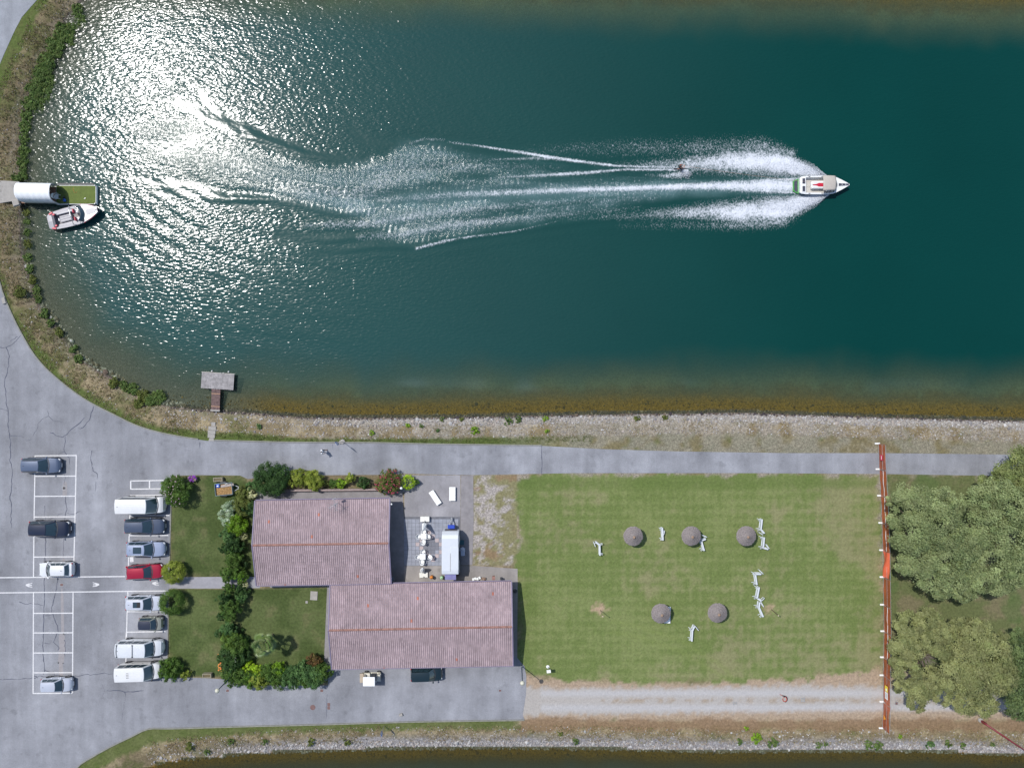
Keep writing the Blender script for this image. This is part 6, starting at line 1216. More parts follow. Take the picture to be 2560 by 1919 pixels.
# -- floating dock with turf
dx, dy = P(190.5, 487, -.3); e = empty("floating_dock", (dx, dy, WZ), 0, "floating dock covered with green artificial turf", "dock")
MB().box((0, 0, .22), (5.05, 2.4, .42)).build("float_body", M_white, e, bevel=.04)
turf = mat("artificial_turf", A(112, 128, 62), rough=.95, var=.16, scale=2.2, bump=.4, bscale=40); MB().box((0, 0, .44), (4.9, 2.26, .03)).build("turf", turf, e)
MB().box((-.1, 1.42, .34), (4.6, .14, .12)).build("fender_rail", M_dark, e, bevel=.04); MB().box((-.1, 1.30, .40), (4.9, .05, .08)).build("edge_batten", M_conc, e)
MB().tube([(-2.3, .85, .47), (-1.7, .4, .475), (-1.5, .1, .475)], .015, 5).build("mooring_rope", M_dark, e); MB().tube([(-.35, .9, .462), (-.3, .5, .462), (-.1, .2, .462), (.15, .35, .462)], .02, 5).build("orange_cord", mat("orange_cord", (.5, .22, .06)), e)
for (x, y) in ((-2.45, 1.12), (2.4, 1.12), (-2.45, -1.12), (2.4, -1.12)): MB().lathe([(.06, 0), (.06, .1), (.03, .12)], (x, y, .44), 10).build("mooring_post", M_steel, e)
# wooden landing stage between shore and dock
gx_, gy_ = P(90, 487, -.1); e = empty("landing_stage", (gx_, gy_, WZ), 0, "brown plank landing stage between shore apron and turf dock", "landing stage"); pl = MB(); fr = MB()
for i in range(32): pl.box((-2.35 + i * .152, -.02, .56 + random.uniform(-.003, .003)), (.138, 2.05, .05))
pl.build("planks", mat("warm_planks", A(166, 130, 110), rough=.8, var=.28, scale=3, bump=.2), e)
for s in (-.9, 0, .9): fr.box((0, s, .45), (4.8, .12, .16))
for x in (-1.8, 0, 1.8):
    for s in (-.9, .9): fr.tube([(x, s, -1.2), (x, s, .5)], .07, 8)
fr.build("support_frame", M_wood, e)
# white tunnel tent on the stage
tx, ty = P(79, 475, 1.9); e = empty("tunnel_tent", (tx, ty, -.12), math.radians(-1.2), "white barrel-shaped tent over the landing stage", "tent"); n = 15; HT = 2.05
tarp = mat("white_tarpaulin", (.74, .76, .78), rough=.45, var=.03); Lx = 2.15
prof = [(-1.12, 0), (-1.12, .9), (-1.08, 1.35), (-.92, 1.72), (-.6, 1.95), (-.2, 2.05), (.2, 2.05), (.6, 1.95), (.92, 1.72), (1.08, 1.35), (1.12, .9), (1.12, 0)]
c_ = MB(); us = np.linspace(-Lx, Lx, 29)
c_.grid(lambda u, k: (u, prof[int(k)][0] * (1 - .012 * abs(math.sin((u + Lx) / (2 * Lx) * math.pi * 6))), prof[int(k)][1] * (1 - .018 * abs(math.sin((u + Lx) / (2 * Lx) * math.pi * 6)))), us, list(range(12))); c_.build("cover", tarp, e, smooth=True, solid=.02)
for i in range(7): x = -Lx + i * 2 * Lx / 6; MB().tube([(x, p[0] * .985, p[1] * .985) for p in prof], .022, 6).build("hoop", M_steel, e)
MB().ball((-Lx - .25, .55, .35), (.22, .3, .4), 10).build("tied_flap", M_greyv, e, smooth=True)
# lounge chair, blue bag and dark bag, small bottle on the dock
cx, cy_ = P(143, 492, .0); e = empty("garden_chair", (cx, cy_, WZ + .46), math.radians(0), "white plastic armchair at the left end of the turf dock", "chair")
def mono_chair(e, s=1., m=None):
    m = m or M_white; b = MB(); b.lathe([(.02, .40), (.2, .41), (.235, .43), (.24, .45), (.2, .44), (.02, .43)], (0, 0, 0), 20, sy=1.0); b.build("seat", m, e, smooth=True)
    k = MB(); k.grid(lambda u, w: (-.24 * math.cos(u) - .10 * w, .27 * math.sin(u), .44 + .42 * w * (1 - .28 * (u / 1.3) ** 2)), np.linspace(-1.35, 1.35, 15), np.linspace(.12, 1, 4)); k.build("backrest", m, e, smooth=True, solid=.02)
    for sg in (1, -1): MB().tube([(-.12, sg * .27, .66), (.1, sg * .29, .65), (.2, sg * .27, .6), (.2, sg * .25, .43)], .025, 6).build("armrest", m, e)
    for a in (1, -1):
        for c in (1, -1): MB().tube([(a * .17, c * .17, .42), (a * .23, c * .22, 0)], [.03, .02], 6).build("leg", m, e)
mono_chair(e); e.scale = (1.25, 1.2, 1.0)
px_ = P(160, 500, .0); o = empty("blue_bag", px_ + (WZ + .46,), .4, "bright blue bag on the turf dock", "bag"); MB().ball((0, 0, .14), (.2, .22, .16), 12).build("sack", mat("bag_blue", (.01, .10, .42), rough=.5, var=.2), o, smooth=True); MB().tube([(-.1, 0, .26), (0, 0, .36), (.1, 0, .26)], .015, 5).build("strap", M_dark, o)
px_ = P(158, 492.5, .0); o = empty("dark_bag", px_ + (WZ + .46,), .9, "small dark bag above the blue bag on the dock", "bag"); MB().ball((0, 0, .1), (.18, .12, .12), 10).build("sack", M_dark, o, smooth=True); MB().tube([(-.1, 0, .18), (0, .02, .26), (.1, 0, .18)], .012, 5).build("strap", M_dark, o)
px_ = P(210, 495, .0); o = empty("dock_cleat", px_ + (WZ + .455,), .5, "tiny metal cleat on the open turf of the dock", "cleat"); MB().box((0, 0, .06), (.26, .05, .05)).build("horn", M_steel, o, bevel=.015); MB().box((0, 0, .02), (.1, .1, .05)).build("base", M_steel, o)
# -- wooden jetty
jx, jy = P(544, 952.5, -.2); e = empty("wooden_jetty", (jx, jy, WZ), math.radians(-3.9), "grey weathered T-shaped jetty platform with brown gangway", "jetty")
jm = mat("silver_planks", A(176, 172, 172), rough=.85, var=.35, scale=2.2, bump=.3, detail=9); pl = MB()
for i in range(27): pl.box((-1.96 + i * .151, 0, .5 + random.uniform(-.006, .006)), (.135, 1.98 + random.uniform(-.03, .03), .05))
pl.build("deck_planks", jm, e); MB().box((0, 1.03, .47), (4.15, .07, .14)).build("edge_beam", mat("pale_beam", A(205, 198, 188), var=.15), e); q = MB()
for s in (-.8, .8): q.box((0, s, .4), (4.0, .14, .14))
for x in (-1.7, 1.7):
    for s in (-.8, .8): q.tube([(x, s, -2.0), (x, s, .42)], .09, 8)
q.build("support_frame", M_wood, e); q = MB()
for s in (.38, .78): q.tube([(s, 1.08, -.5), (s, 1.12, .62), (s, 1.0, .66)], .02, 6)
for z in (-.2, .1, .35): q.tube([(.38, 1.1, z), (.78, 1.1, z)], .018, 6)
q.build("swim_ladder", M_steel, e)
gw = MB(); gr = random.Random(4)
for i in range(26): gw.box((-.12 + .002 * i, -1.08 - i * .1, .52 - i * .004 + gr.uniform(-.004, .004)), (1.08, .088, .045))
gw.build("gangway_planks", mat("gangway_brown", A(122, 98, 96), rough=.8, var=.35, scale=4, detail=2), e)
for k in (5, 21): MB().box((-.12 + .002 * k, -1.08 - k * .1, .528 - k * .004), (1.09, .09, .05)).build("new_plank", mat("new_plank", A(188, 144, 112), var=.15), e)
q = MB()
for s in (-.5, .45): q.bar((-.12 + s, -1.0, .44), (-.06 + s, -3.62, .34), .07, .14)
q.build("gangway_beam", M_wood, e); MB().box((-.08, -3.68, .42), (1.15, .2, .16)).build("gangway_sill", M_conc, e)
for (px, py, lab) in ((530.5, 927.5, "left one of two white buoys off the jetty's lake side"), (572, 929.5, "right one of two white buoys off the jetty's lake side")):
    x, y = P(px, py, WZ); o = empty("marker_buoy", (x, y, WZ), 0, lab, "buoy", "buoys off the jetty"); MB().ball((0, 0, .05), (.11, .11, .12), 12).build("float", M_white, o, smooth=True); MB().tube([(0, 0, .1), (0, 0, .26)], .02, 6).build("eye", M_steel, o); MB().tube([(0, 0, 0), (.02, -.45, .0)], .012, 4).build("tether", M_conc, o)
# ------------------------------------------------------------------ people
M_skin = mat("skin", (.36, .19, .13), rough=.6, var=.08); M_hair = mat("dark_hair", (.02, .014, .01), rough=.8, var=.2); M_shirt = mat("white_shirt", (.72, .73, .76), rough=.9, var=.05); M_short = mat("dark_shorts", (.03, .032, .045), rough=.9, var=.1); M_vest = mat("black_vest", (.02, .02, .024), rough=.7, var=.1); M_shoe = mat("shoe", (.08, .07, .07), rough=.7, var=.1)
def remesh(o, v):
    md = o.modifiers.new("rm", 'REMESH'); md.mode = 'VOXEL'; md.voxel_size = v; md.use_smooth_shade = True; s = o.modifiers.new("sm", 'SMOOTH'); s.iterations = 3; return o
def hand(mb, w, d, up):
    w = Vector(w); d = Vector(d).normalized(); u = Vector(up); u = (u - d * u.dot(d)).normalized(); s = d.cross(u)
    mb.tube([w, w + d * .05, w + d * .095], [.026, .040, .036], 8)
    for i, (o, l) in enumerate(((-.033, .070), (-.011, .082), (.011, .076), (.033, .058))):
        a = w + d * .085 + s * o; mb.tube([a, a + d * l * .5 - u * .008, a + d * l * .85 - u * .03], [.0105, .0095, .0075], 6)
    a = w + d * .03 + s * -.035; mb.tube([a, a - s * .03 + d * .03, a - s * .035 + d * .065 - u * .012], [.012, .011, .009], 6)
def person(px, py, gz, rot, label, J, top, bottom, topm, sleeve, legcut, hairm=M_hair, tilt=None):
    x, y = P(px, py, gz); e = empty("person", (x, y, gz), rot, label, "person"); v = {k: Vector(p) for k, p in J.items()}
    b = MB(); b.tube([v["pelvis"] - Vector((0, 0, .06)), v["pelvis"], v["waist"], v["chest"], v["neck"] - Vector((0, 0, .06))], [.13, .155, .135, .165, .09], 12)
    b.tube([v["chest"] + Vector((0, 0, .08)), v["neck"], v["head"]], [.09, .055, .055], 10)
    hd = v["head"]; b.ball(hd + Vector((0, 0, .03)), (.098, .078, .118), 14); b.ball(hd + Vector((.05, 0, -.04)), (.05, .05, .06), 10); b.ball(hd + Vector((.10, 0, .0)), (.02, .014, .025), 8)
    for s in (1, -1): b.ball(hd + Vector((0, s * .08, .01)), (.02, .012, .03), 8)
    for s, S in ((1, "L"), (-1, "R")):
        b.tube([v["chest"] + Vector((0, s * .1, .06)), v["sh" + S], v["el" + S], v["wr" + S]], [.07, .058, .042, .028], 10); hand(b, v["wr" + S], v["wr" + S] - v["el" + S], (0, 0, 1) if abs((v["wr" + S] - v["el" + S]).normalized().z) < .8 else (1, 0, 0))
        b.tube([v["pelvis"], v["hip" + S], v["kn" + S], v["an" + S]], [.11, .092, .06, .038], 10); b.tube([v["an" + S] - Vector((.04, 0, 0)), v["an" + S] + Vector((.02, 0, -.03)), v["to" + S]], [.038, .042, .026], 8)
    body = remesh(b.build("body", M_skin, e), .010)
    t = MB(); t.tube([v["waist"] - Vector((0, 0, .1)), v["waist"], v["chest"], v["neck"] - Vector((0, 0, .04))], [.168, .16, .19, .085], 14)
    for s, S in ((1, "L"), (-1, "R")): t.tube([v["chest"] + Vector((0, s * .09, .06)), v["sh" + S], v["sh" + S].lerp(v["el" + S], sleeve)], [.09, .078, .062], 10)
    remesh(t.build(top, topm, e), .016); t = MB(); t.tube([v["pelvis"] - Vector((0, 0, .05)), v["pelvis"], v["waist"] - Vector((0, 0, .04))], [.16, .178, .155], 12)
    for s, S in ((1, "L"), (-1, "R")): t.tube([v["pelvis"] + Vector((0, s * .03, 0)), v["hip" + S], v["hip" + S].lerp(v["kn" + S], legcut)], [.13, .118, .092], 10)
    remesh(t.build(bottom, M_short, e), .016)
    h = MB(); h.ball(hd + Vector((-.015, 0, .055)), (.108, .09, .105), 14); remesh(h.build("hair", hairm, e), .014)
    ey = MB()
    for s in (1, -1): ey.ball(hd + Vector((.088, s * .032, .03)), .011, 8)
    ey.build("eyes", M_ink, e); return e
walk = dict(pelvis=(0, 0, .95), waist=(.02, 0, 1.12), chest=(.05, 0, 1.32), neck=(.06, 0, 1.5), head=(.09, 0, 1.62), hipL=(0, .1, .9), hipR=(0, -.1, .9), knL=(.2, .1, .5), anL=(.24, .1, .1), toL=(.42, .11, .035), knR=(.06, -.1, .48), anR=(-.27, -.1, .14), toR=(-.12, -.11, .03),
            shL=(.03, .2, 1.43), elL=(-.08, .29, 1.16), wrL=(-.06, .31, .92), shR=(.04, -.2, 1.43), elR=(.06, -.3, 1.16), wrR=(.24, -.27, 1.02))
pw = person(811, 1126, .022, 0, "person in white shirt and dark shorts walking on the road", walk, "shirt", "shorts", M_shirt, .85, .8)
for S in ("L", "R"): MB().tube([Vector(walk["an" + S]) + Vector((-.07, 0, -.06)), Vector(walk["an" + S]) + Vector((.04, 0, -.06)), Vector(walk["to" + S]) + Vector((.02, 0, 0))], [.05, .052, .035], 8).build("shoe", M_shoe, pw, smooth=True)
ski = dict(pelvis=(-.1, 0, .62), waist=(-.14, 0, .78), chest=(-.2, .02, .98), neck=(-.2, .02, 1.15), head=(-.16, .02, 1.27), hipL=(-.08, .1, .58), hipR=(-.08, -.1, .58), knL=(.2, .08, .42), anL=(.06, .08, .1), toL=(.24, .07, .06), knR=(.12, -.08, .38), anR=(-.26, -.05, .1), toR=(-.08, -.05, .05),
           shL=(-.16, .21, 1.08), elL=(.08, .2, .98), wrL=(.3, .08, .96), shR=(-.16, -.18, 1.08), elR=(.08, -.17, .96), wrR=(.3, -.06, .96))
person(1699, 422, WZ + .1, math.radians(3), "person in black vest crouching on a ski behind the boat", ski, "vest", "shorts", M_vest, .05, .55, mat("reddish_hair", (.22, .07, .05), rough=.8))
sx, sy = P(1699, 422, WZ + .08); o = MB(); o.grid(lambda u, w: (u, w * (.09 if u < .5 else .09 * max(.15, 1 - (u - .5) / .55 * .9)), .03 + .16 * max(0, u - .35) ** 1.6), np.linspace(-.75, 1.0, 22), [-1, -.5, 0, .5, 1]); o = o.build("water_ski", mat("ski_black", (.02, .02, .025), rough=.25, coat=.6), None, solid=.02); o.location = (sx, sy, WZ + .06); o.rotation_euler = (0, -.06, .05); tag(o, "black slalom ski under the crouching person", "water ski")
a = Vector((sx + .36, sy + .03, WZ + 1.08)); b = Vector((BX - .2, BY, WZ + 1.32)); o = MB(); pts = [a.lerp(b, t) - Vector((0, 0, .35 * math.sin(math.pi * t))) for t in np.linspace(0, 1, 14)]; o.tube(pts, .009, 5); o.tube([a + Vector((0, -.17, 0)), a + Vector((0, .17, 0))], .02, 6); o = o.build("tow_rope", mat("rope_orange", (.42, .2, .12), rough=.8), None); tag(o, "thin tow rope from boat pylon to the skier's hands", "rope")
# ------------------------------------------------------------------ lawn and patio furniture, lamps, posts
M_thatch = mat("thatch", A(150, 141, 139), rough=.95, var=.32, scale=7, bump=.6, bscale=24, detail=8); M_tan = mat("thatch_cap", A(176, 148, 128), rough=.95, var=.25, scale=10)
def parasol(px, py, label, r=1.2):
    x, y = P(px, py, 1.6); e = empty("thatched_parasol", (x, y, 0), random.uniform(0, 6), label, "parasol", "thatched parasols on the lawn"); R = np.random.default_rng(int(px))
    tiers = 5; V = MB(); n = 64
    for k in range(tiers):
        r0, r1 = r * (k / tiers) * .93, r * ((k + 1) / tiers); z0, z1 = 2.5 - .92 * (k / tiers) ** .9 + .03, 2.5 - .92 * ((k + 1) / tiers) ** .9
        rag = 1 + R.normal(0, .016, n); prof = [(r0, z0 + .0), (r0 + (r1 - r0) * .5, (z0 + z1) / 2 + .07), (r1, z1 + .05), (r1 * .97, z1 - .09)]
        vs = []
        for j, (rr, z) in enumerate(prof):
            for i in range(n): a = 6.2832 * i / n; q = rag[i] if j >= 2 else 1; vs.append((rr * math.cos(a) * q, rr * math.sin(a) * q, z + (R.normal(0, .01) if j else 0)))
        V.add(vs, [(j * n + i, (j + 1) * n + i, (j + 1) * n + (i + 1) % n, j * n + (i + 1) % n) for j in range(3) for i in range(n)])
    V.build("thatch_roof", M_thatch, e); MB().lathe([(.19, 2.40), (.12, 2.52), (.06, 2.64), (.015, 2.68)], n=12).build("thatch_cap", M_tan, e)
    MB().tube([(0, 0, -.05), (0, 0, 2.5)], .05, 9).build("pole", M_wood, e); q = MB()
    for i in range(8): a = i * .785; q.tube([(0, 0, 2.2), (r * .92 * math.cos(a), r * .92 * math.sin(a), 1.56)], .022, 5)
    q.build("rib_frame", M_wood, e)
parasol(1583, 1339.5, "westmost thatched parasol of the upper row, standing clear of furniture"); parasol(1728, 1339, "middle thatched parasol of the upper row with a lounger half beneath"); parasol(1865.5, 1339, "thatched parasol nearest the orange fence with a dark hole in its tip", 1.22); parasol(1652, 1532.5, "thatched parasol of the lower row shading a white bed", 1.2); parasol(1793.5, 1531, "thatched parasol of the lower row nearer the fence, nothing beneath", 1.2)
M_wl = mat("lounger_resin", A(236, 242, 246, 1.5), rough=.4, var=.04)
LG = "white sun loungers on the lawn"
def lounger_on_side(a, b, c, flap, legs, label):
    """tipped on its long edge: a = foot end, b = hinge, c = end of the backrest, flap and legs = further pixel segments"""
    o = Vector(P(*a)); e = empty("sun_lounger", (o.x, o.y, 0), 0, label, "sun lounger", LG); W = .62
    def seg(p, q, z0, z1, t): p = Vector(P(*p)) - o; q = Vector(P(*q)) - o; return p, q
    def panel(name, p, q):
        p = Vector(P(*p)) - o; q = Vector(P(*q)) - o; d = q - p; m = MB()
        for z in (.05, W): m.bar((p.x, p.y, z), (q.x, q.y, z), .18, .07)
        k = max(3, int(d.length / .075))
        for i in range(k + 1): t = i / k; m.bar((p.x + d.x * t, p.y + d.y * t, .03), (p.x + d.x * t, p.y + d.y * t, W), .055, .035, (0, 1, 0))
        m.build(name, M_wl, e)
    panel("bed_frame", a, b); panel("backrest", b, c)
    p = Vector(P(*flap[0])) - o; q = Vector(P(*flap[1])) - o; m = MB(); m.bar((p.x, p.y, .10), (q.x, q.y, .10), .07, .05); m.bar((p.x, p.y, W - .05), (q.x, q.y, W - .05), .08, .05)
    m.bar((p.x, p.y, .1), (p.x, p.y, W - .05), .05, .05, (0, 1, 0)); m.bar((q.x, q.y, .1), (q.x, q.y, W - .05), .05, .05, (0, 1, 0))
    cc = Vector(P(*c)) - o; md = (p + q) / 2; m.bar((cc.x * .7 + md.x * .3, cc.y * .7 + md.y * .3, W - .06), (md.x, md.y, W - .06), .045, .04); m.build("back_prop", M_wl, e)
    for (u, v) in legs:
        u = Vector(P(*u)) - o; v = Vector(P(*v)) - o
        for z in (.06, W - .02): m = MB(); m.bar((u.x, u.y, z), (v.x, v.y, z), .06, .05); m.build("leg", M_wl, e)
        n = Vector((-(v - u).y, (v - u).x)).normalized() * .14; m = MB(); m.bar((u.x + n.x, u.y + n.y, W - .02), (v.x + n.x, v.y + n.y, W - .02), .05, .05); m.build("leg_brace", M_wl, e)
for s in (((1498.3, 1385), (1497.6, 1359), (1487.5, 1352), ((1482.5, 1352), (1487, 1363)), (((1498, 1359), (1505, 1357)), ((1498, 1381), (1505, 1383))), "toppled white lounger left of all the parasols"),
          ((1654.6, 1347), (1653.6, 1330), (1653, 1316), ((1656.5, 1334), (1659, 1324)), (((1653.5, 1320), (1646.5, 1318)), ((1654.5, 1343), (1647.5, 1344))), "toppled white lounger between the upper row's west and middle parasols"),
          ((1757, 1373), (1750, 1348), (1761, 1344), ((1752.5, 1335), (1764, 1339.5)), (((1755.5, 1367), (1747.5, 1371)), ((1751, 1350), (1745, 1352))), "toppled white lounger leaning half under the upper middle parasol"),
          ((1900.7, 1295), (1898, 1320), (1906.5, 1330), ((1893, 1327.5), (1903, 1334)), (((1900, 1298), (1891.5, 1295)), ((1898, 1319), (1889, 1320.5))), "uppermost toppled lounger right of the fence-side parasol"),
          ((1906, 1340), (1903.6, 1366), (1916, 1369.5), ((1912, 1358), (1919, 1368)), (((1905.5, 1343), (1896.5, 1339)), ((1904, 1364), (1895, 1365.5))), "second toppled lounger right below the uppermost, by the fence-side parasol"),
          ((1887.7, 1457.5), (1884, 1431), (1898.5, 1431), ((1894, 1421), (1904, 1431)), (((1884, 1431), (1877, 1428)), ((1887, 1453), (1878, 1454.5))), "top lounger of the three toppled in a line mid-lawn"),
          ((1893.5, 1463.5), (1888.5, 1491), (1899, 1497.5), ((1899, 1498), (1907, 1491)), (((1893, 1467), (1885, 1463)), ((1889, 1488), (1880, 1489.5))), "middle lounger of the three toppled in a line mid-lawn"),
          ((1903.6, 1537), (1893.5, 1514), (1894.5, 1501), ((1899, 1501), (1905, 1512.5)), (((1901, 1532), (1894, 1536)), ((1893, 1511), (1884, 1511.5))), "bottom lounger of the three toppled in a line mid-lawn"),
          ((1726.3, 1597.5), (1727.7, 1572), (1733, 1560), ((1735, 1560.5), (1743, 1571)), (((1726.8, 1593), (1719, 1592)), ((1728, 1571), (1720.5, 1566.5))), "toppled white lounger alone below the lower parasols")):
    lounger_on_side(*s)
def lounger_flat(px, py, rot, label, L_=1.9, w=.68, group=LG):
    x, y = P(px, py, .3); e = empty("sun_lounger", (x, y, .012 if px < 1200 else 0), rot, label, "sun lounger", group); m = MB()
    for i in range(int(L_ / .085)): m.box((-L_ / 2 + .045 + i * .085, 0, .34), (.07, w - .08, .03))
    m.build("slat_bed", M_white, e); f = MB()
    for s in (1, -1): f.box((0, s * (w / 2 - .025), .33), (L_, .05, .08)); f.box((s * (L_ / 2 - .02), 0, .331), (.04, w - .1, .07))
    f.build("frame", M_white, e); MB().box((0, 0, .37), (L_ - .06, w - .06, .05)).build("cushion", M_white, e, bevel=.02)
    for a in (1, -1):
        for c in (1, -1): MB().box((a * (L_ / 2 - .12), c * (w / 2 - .05), .15), (.06, .05, .3)).build("leg", M_white, e)
lounger_flat(1088, 1243.5, math.radians(-56.5), "white lounger set askew on the grey gravel yard", group=None); lounger_flat(1131, 1234, math.radians(90), "white lounger set straight beside the concrete strip", 1.7, .78, None); lounger_flat(1668.5, 1536, math.radians(88), "white bed mostly hidden under the lower left parasol", 2.05, .75)
for (px, py, lab) in ((1501, 1524.5, "bare pale pole in the left sandy scar on the lawn"), (1928, 1522.5, "bare brown pole in the right sandy scar on the lawn")):
    x, y = P(px, py); e = empty("parasol_pole", (x, y, 0), 0, lab, "pole", "bare parasol poles"); MB().tube([(0, 0, -.05), (0, 0, 2.3)], .035, 8).build("shaft", M_wood if px > 1900 else mat("sand_pole", A(150, 142, 112)), e); MB().ball((0, 0, 2.32), (.085, .085, .07), 10).build("knob", mat("pole_knob", A(230, 214, 188)), e, smooth=True)
x, y = P(1369.5, 1665.5); e = empty("lectern_post", (x, y, 0), 0, "small white box on a post with round foot at the lawn's south edge", "post"); MB().lathe([(.2, 0), (.2, .05), (.16, .07), (.05, .08)], n=18).build("round_foot", M_white, e); MB().tube([(0, 0, .05), (0, 0, 1.2)], .035, 8).build("shaft", M_steel, e); MB().box((.05, -.05, 1.28), (.5, .34, .2), .08).build("box_head", M_white, e, bevel=.02)
# ---- street lamps
def lamp(px, py, z, label, arm=None, hz=.0):
    x, y = P(px, py, z); e = empty("street_lamp", (x, y, 0), 0, label, "street lamp", "street lamps"); MB().tube([(0, 0, -.05), (0, 0, z - .1)], [.07, .045], 10).build("pole", mat("lamp_pole_blue", A(70, 92, 120), rough=.5, metal=.3), e)
    MB().lathe([(.12, 0), (.12, .25), (.08, .3)], n=12).build("base", M_steel, e); MB().lathe([(.08, z - .18), (.27, z - .05), (.28, z), (.2, z + .12), (.08, z + .2), (.01, z + .22)], n=20).build("lamp_head", mat("lamp_shell", A(226, 224, 204), rough=.4, var=.05), e, smooth=True); MB().lathe([(.06, z - .22), (.18, z - .16), (.2, z - .07)], n=16).build("diffuser", M_lamp, e)
lamp(1306, 1707, 5, "street lamp at the long house's south-east corner, over the lawn edge"); lamp(543, 1726, 5, "street lamp leaning out of the hedge's lower left corner")
x, y = P(1003.5, 1219.5, 1.6); e = empty("globe_lamp", (x, y, 0), 0, "white globe lamp among the red-flowered and lime shrubs", "lamp"); MB().tube([(0, 0, 0), (0, 0, 1.6)], .035, 8).build("post", M_steel, e); MB().ball((0, 0, 1.72), .17, 16).build("globe", M_white, e, smooth=True); MB().tube([(-.3, 0, 1.6), (0, 0, 1.6)], .03, 6).build("bracket", M_steel, e)
# ---- sign posts
M_blue = mat("sign_blue", (.03, .12, .42), rough=.4, var=.05)
def signpost(px, py, h, label, ang, foot=True, w=.55, sh=.8):
    x, y = P(px, py); gz = float(ground_h(np.array([x]), np.array([y]))[0][0]); e = empty("sign_post", (x, y, gz), ang, label, "sign post"); MB().tube([(0, 0, -.1), (0, 0, h)], .035, 8).build("pole", M_steel, e); MB().box((.04, 0, h - sh / 2), (.025, w, sh)).build("plate", M_blue, e, bevel=.005); MB().box((.056, 0, h - sh / 2), (.008, w * .7, sh * .5)).build("white_field", M_signw, e)
    if foot: MB().lathe([(.3, -.1), (.3, .16), (.2, .2), (.05, .21)], n=9).build("concrete_foot", M_conc, e); MB().box((-.3, .12, .06), (.4, .3, .2), .4).build("foot_block", M_conc, e, bevel=.04)
signpost(857, 1103, 3.4, "blue sign on a tall post in a concrete foot beside the north kerb", math.radians(40), True, .5, 1.0); signpost(961, 1813, 2.4, "thin blue and white sign pole on the south bank verge", math.radians(20), False, .42, .8)
# ---- patio set
def table(px, py, label, s=.72):
    x, y = P(px, py, .74); e = empty("patio_table", (x, y, .03), 0, label, "table", "white patio tables"); MB().box((0, 0, .72), (s, s, .035)).build("tabletop", M_white, e, bevel=.012)
    for a in (1, -1):
        for b in (1, -1): MB().tube([(a * .24, b * .24, .70), (a * .3, b * .3, 0)], .025, 6).build("leg", M_white, e)
table(1059, 1340, "square white table of the upper patio group"); table(1056.5, 1391, "square white table of the lower patio group")
cp = empty("patio_chair", (0, 0, .03)); mono_chair(cp)
for i, (px, py, a, lab) in enumerate(((1047.5, 1340, 180, "left chair at the upper patio table"), (1070.5, 1340, 0, "right chair at the upper patio table"), (1059, 1353, -90, "lower chair at the upper patio table"), (1060, 1328, 90, "chair under the furled white parasol at the upper table"), (1058, 1378, 90, "upper chair at the lower patio table"), (1045.5, 1391, 180, "left chair at the lower patio table"), (1055.5, 1403.5, -90, "lower chair at the lower patio table"), (1075, 1391, -20, "chair pulled away to the right of the lower patio table"))):
    o = cp if i == 0 else copy_tree(cp); X, Y = P(px, py, .45); o.location = (X, Y, .03); o.rotation_euler = (0, 0, math.radians(a + 180)); tag(o, lab, "chair", "white patio chairs")
def furled(base, top, label, h):
    x, y = P(*base); e = empty("furled_parasol", (x, y, .02), 0, label, "parasol"); tx_, ty_ = P(top[0], top[1], h); d = Vector((tx_ - x, ty_ - y, h)); MB().tube([(0, 0, 0), d * 1.06], .025, 8).build("pole", M_steel, e); n = 12; q = MB(); pr = [(.05, .98), (.13, .85), (.2, .6), (.27, .38), (.24, .33)]; vs = []
    u = d.normalized(); a = u.cross(Vector((0, 1, 0))).normalized(); b = u.cross(a)
    for (r, t) in pr:
        for i in range(n): k = r * (1 + .22 * (i % 2)); vs.append(d * t + (a * math.cos(6.283 * i / n) + b * math.sin(6.283 * i / n)) * k)
    q.add(vs, [(j * n + i, j * n + (i + 1) % n, (j + 1) * n + (i + 1) % n, (j + 1) * n + i) for j in range(len(pr) - 1) for i in range(n)] + [tuple(range(n))]); q.build("folded_canopy", M_white, e); MB().tube([d * .55 + a * .22, d * .55 + b * .22, d * .55 - a * .22, d * .55 - b * .22, d * .55 + a * .22], .02, 5).build("tie_strap", M_conc, e)
furled((1063, 1304), (1057, 1325), "furled white parasol leaning over the upper patio table", 2.4); furled((1055, 1430), (1057, 1419), "furled white parasol standing on the white slab south of the patio", 1.7)
for (px, py, w, d, h, lab) in ((1062, 1297.5, 1.12, .62, .5, "white block parasol weight at the patio's upper edge"), (1059, 1437, 1.05, .62, .25, "white slab with diagonal crease by the long house's eave")):
    x, y = P(px, py, h); e = empty("parasol_weight", (x, y, .02), .0 if px > 1060 else .05, lab, "parasol base"); MB().box((0, 0, h / 2), (w, d, h)).build("block", mat("white_stone", (.72, .71, .66), rough=.7, var=.05), e, bevel=.03); MB().tube([(-.0, -d * .3, h), (0, -d * .3, h + .2)], .05, 8).build("socket", M_steel, e)
for (px, py, col, lab, nm) in ((1078.5, 1443, (.62, .20, .02), "orange round bin beside the long house's north eave", "bin_orange"), (1104, 1444, (.36, .58, .33), "pale green round bin right of the orange one", "bin_green")):
    x, y = P(px, py, .7); e = empty("round_bin", (x, y, .012), 0, lab, "bin"); mm = mat(nm, col, rough=.4, var=.06); MB().lathe([(.16, 0), (.2, .5), (.205, .62)], n=20).build("tub", mm, e, smooth=True); MB().lathe([(.215, .6), (.21, .66), (.15, .76), (.05, .8), (.01, .805)], n=20).build("lid", mm, e, smooth=True); MB().box((0, 0, .81), (.12, .03, .03)).build("handle", M_dark, e)
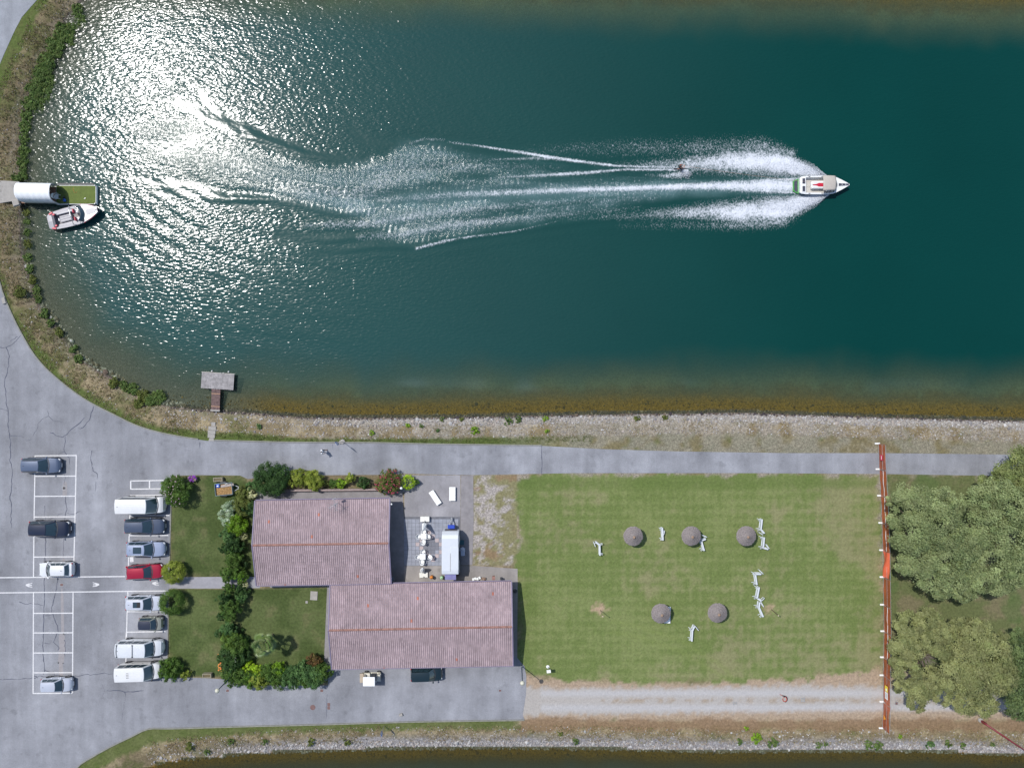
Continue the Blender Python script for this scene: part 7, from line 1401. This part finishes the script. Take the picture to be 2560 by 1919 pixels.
x, y = P(1156.5, 1379, .8); e = empty("covered_barbecue", (x, y, .03), .1, "pale grey cloth-covered barbecue in the caravan's shade", "barbecue"); cl = mat("grey_cover", A(200, 208, 226), rough=.8, var=.1); MB().box((0, -.15, .75), (.5, .65, .2)).build("grill_box", cl, e, bevel=.06); q = MB(); R = random.Random(8)
n = 14; q.add([(0, .2, .85)] + [((.28 + .12 * (i % 2)) * math.cos(6.283 * i / n), .2 + (.3 + .1 * (i % 2)) * math.sin(6.283 * i / n), .62 - .1 * (i % 2)) for i in range(n)], [(0, i + 1, (i + 1) % n + 1) for i in range(n)]); q.build("cover_cloth", cl, e, solid=.02)
for a in (-.2, .2): MB().tube([(a, -.1, .7), (a * 1.2, -.1, 0)], .025, 6).build("leg", M_steel, e)
x, y = P(1154.5, 1355, .5); e = empty("folding_table", (x, y, .03), 0, "dark teal folding table in the caravan's shade", "table"); MB().box((0, 0, .5), (.55, .6, .03)).build("tabletop", mat("teal_plastic", (.02, .08, .10), rough=.6), e, bevel=.01)
for a in (1, -1): MB().tube([(a * .22, -.25, .5), (a * .22, .25, 0)], .018, 6).build("leg", M_steel, e)
x, y = P(1288, 1476, .6); e = empty("kettle_barbecue", (x, y, .012), 0, "black kettle barbecue in the shade at the long house's east wall", "barbecue"); MB().ball((0, 0, .72), (.27, .27, .22), 16).build("bowl", M_dark, e, smooth=True)
for k in range(3): a = k * 2.09; MB().tube([(.15 * math.cos(a), .15 * math.sin(a), .6), (.3 * math.cos(a), .3 * math.sin(a), 0)], .015, 6).build("leg", M_steel, e)
MB().tube([(-.3, .35, .75), (.2, .3, .78)], .02, 6).build("side_handle", M_steel, e)
for (px, py, w, d, rt, lab, mm) in ((1191, 1446, 1.1, .3, .15, "folded white chairs lying along the long house's north eave", M_white), (1209, 1446, .5, .3, -.2, "tan sack by the folded white chairs", M_tan), (979, 1448, .4, .5, 0, "small bluish board in the corner between the two houses", mat("blue_board", A(140, 170, 200)))):
    x, y = P(px, py, .3); e = empty("eave_clutter", (x, y, .013), rt, lab, "clutter"); q = MB()
    for i in range(4): q.box((-w / 2 + w * (i + .5) / 4, (i % 2) * .06 - .03, .2 + .05 * (i % 3)), (w / 4.4, d, .12), .2 * (i % 2))
    q.build("pile", mm, e, bevel=.02); MB().box((0, 0, .06), (w * .8, d * .7, .12)).build("base", M_conc, e)
x, y = P(1961, 1744); e = empty("hose_coil", (x, y, .01), 0, "red and black coiled hose with a tail on the gravel track", "hose"); q = MB(); q.tube([(.24 * math.cos(t) * 1.0 + .02, -.1 + .3 * math.sin(t), .06 + .01 * t) for t in np.linspace(-3.4, 2.4, 26)], .05, 7); q.build("red_loop", mat("hose_red", (.38, .06, .04), rough=.6), e, smooth=True); q = MB(); q.tube([(.30 * math.cos(t) + .04, -.08 + .36 * math.sin(t), .07) for t in np.linspace(-1.6, 1.9, 16)], .05, 7); q.tube([(.0, .26, .1), (-.3, .36, .12)], [.1, .06], 8); q.build("black_sleeve", M_dark, e, smooth=True); MB().tube([(-.28, .36, .1), (-.6, .5, .06)], .03, 6).build("tail", mat("hose_red", (.38, .06, .04)), e)
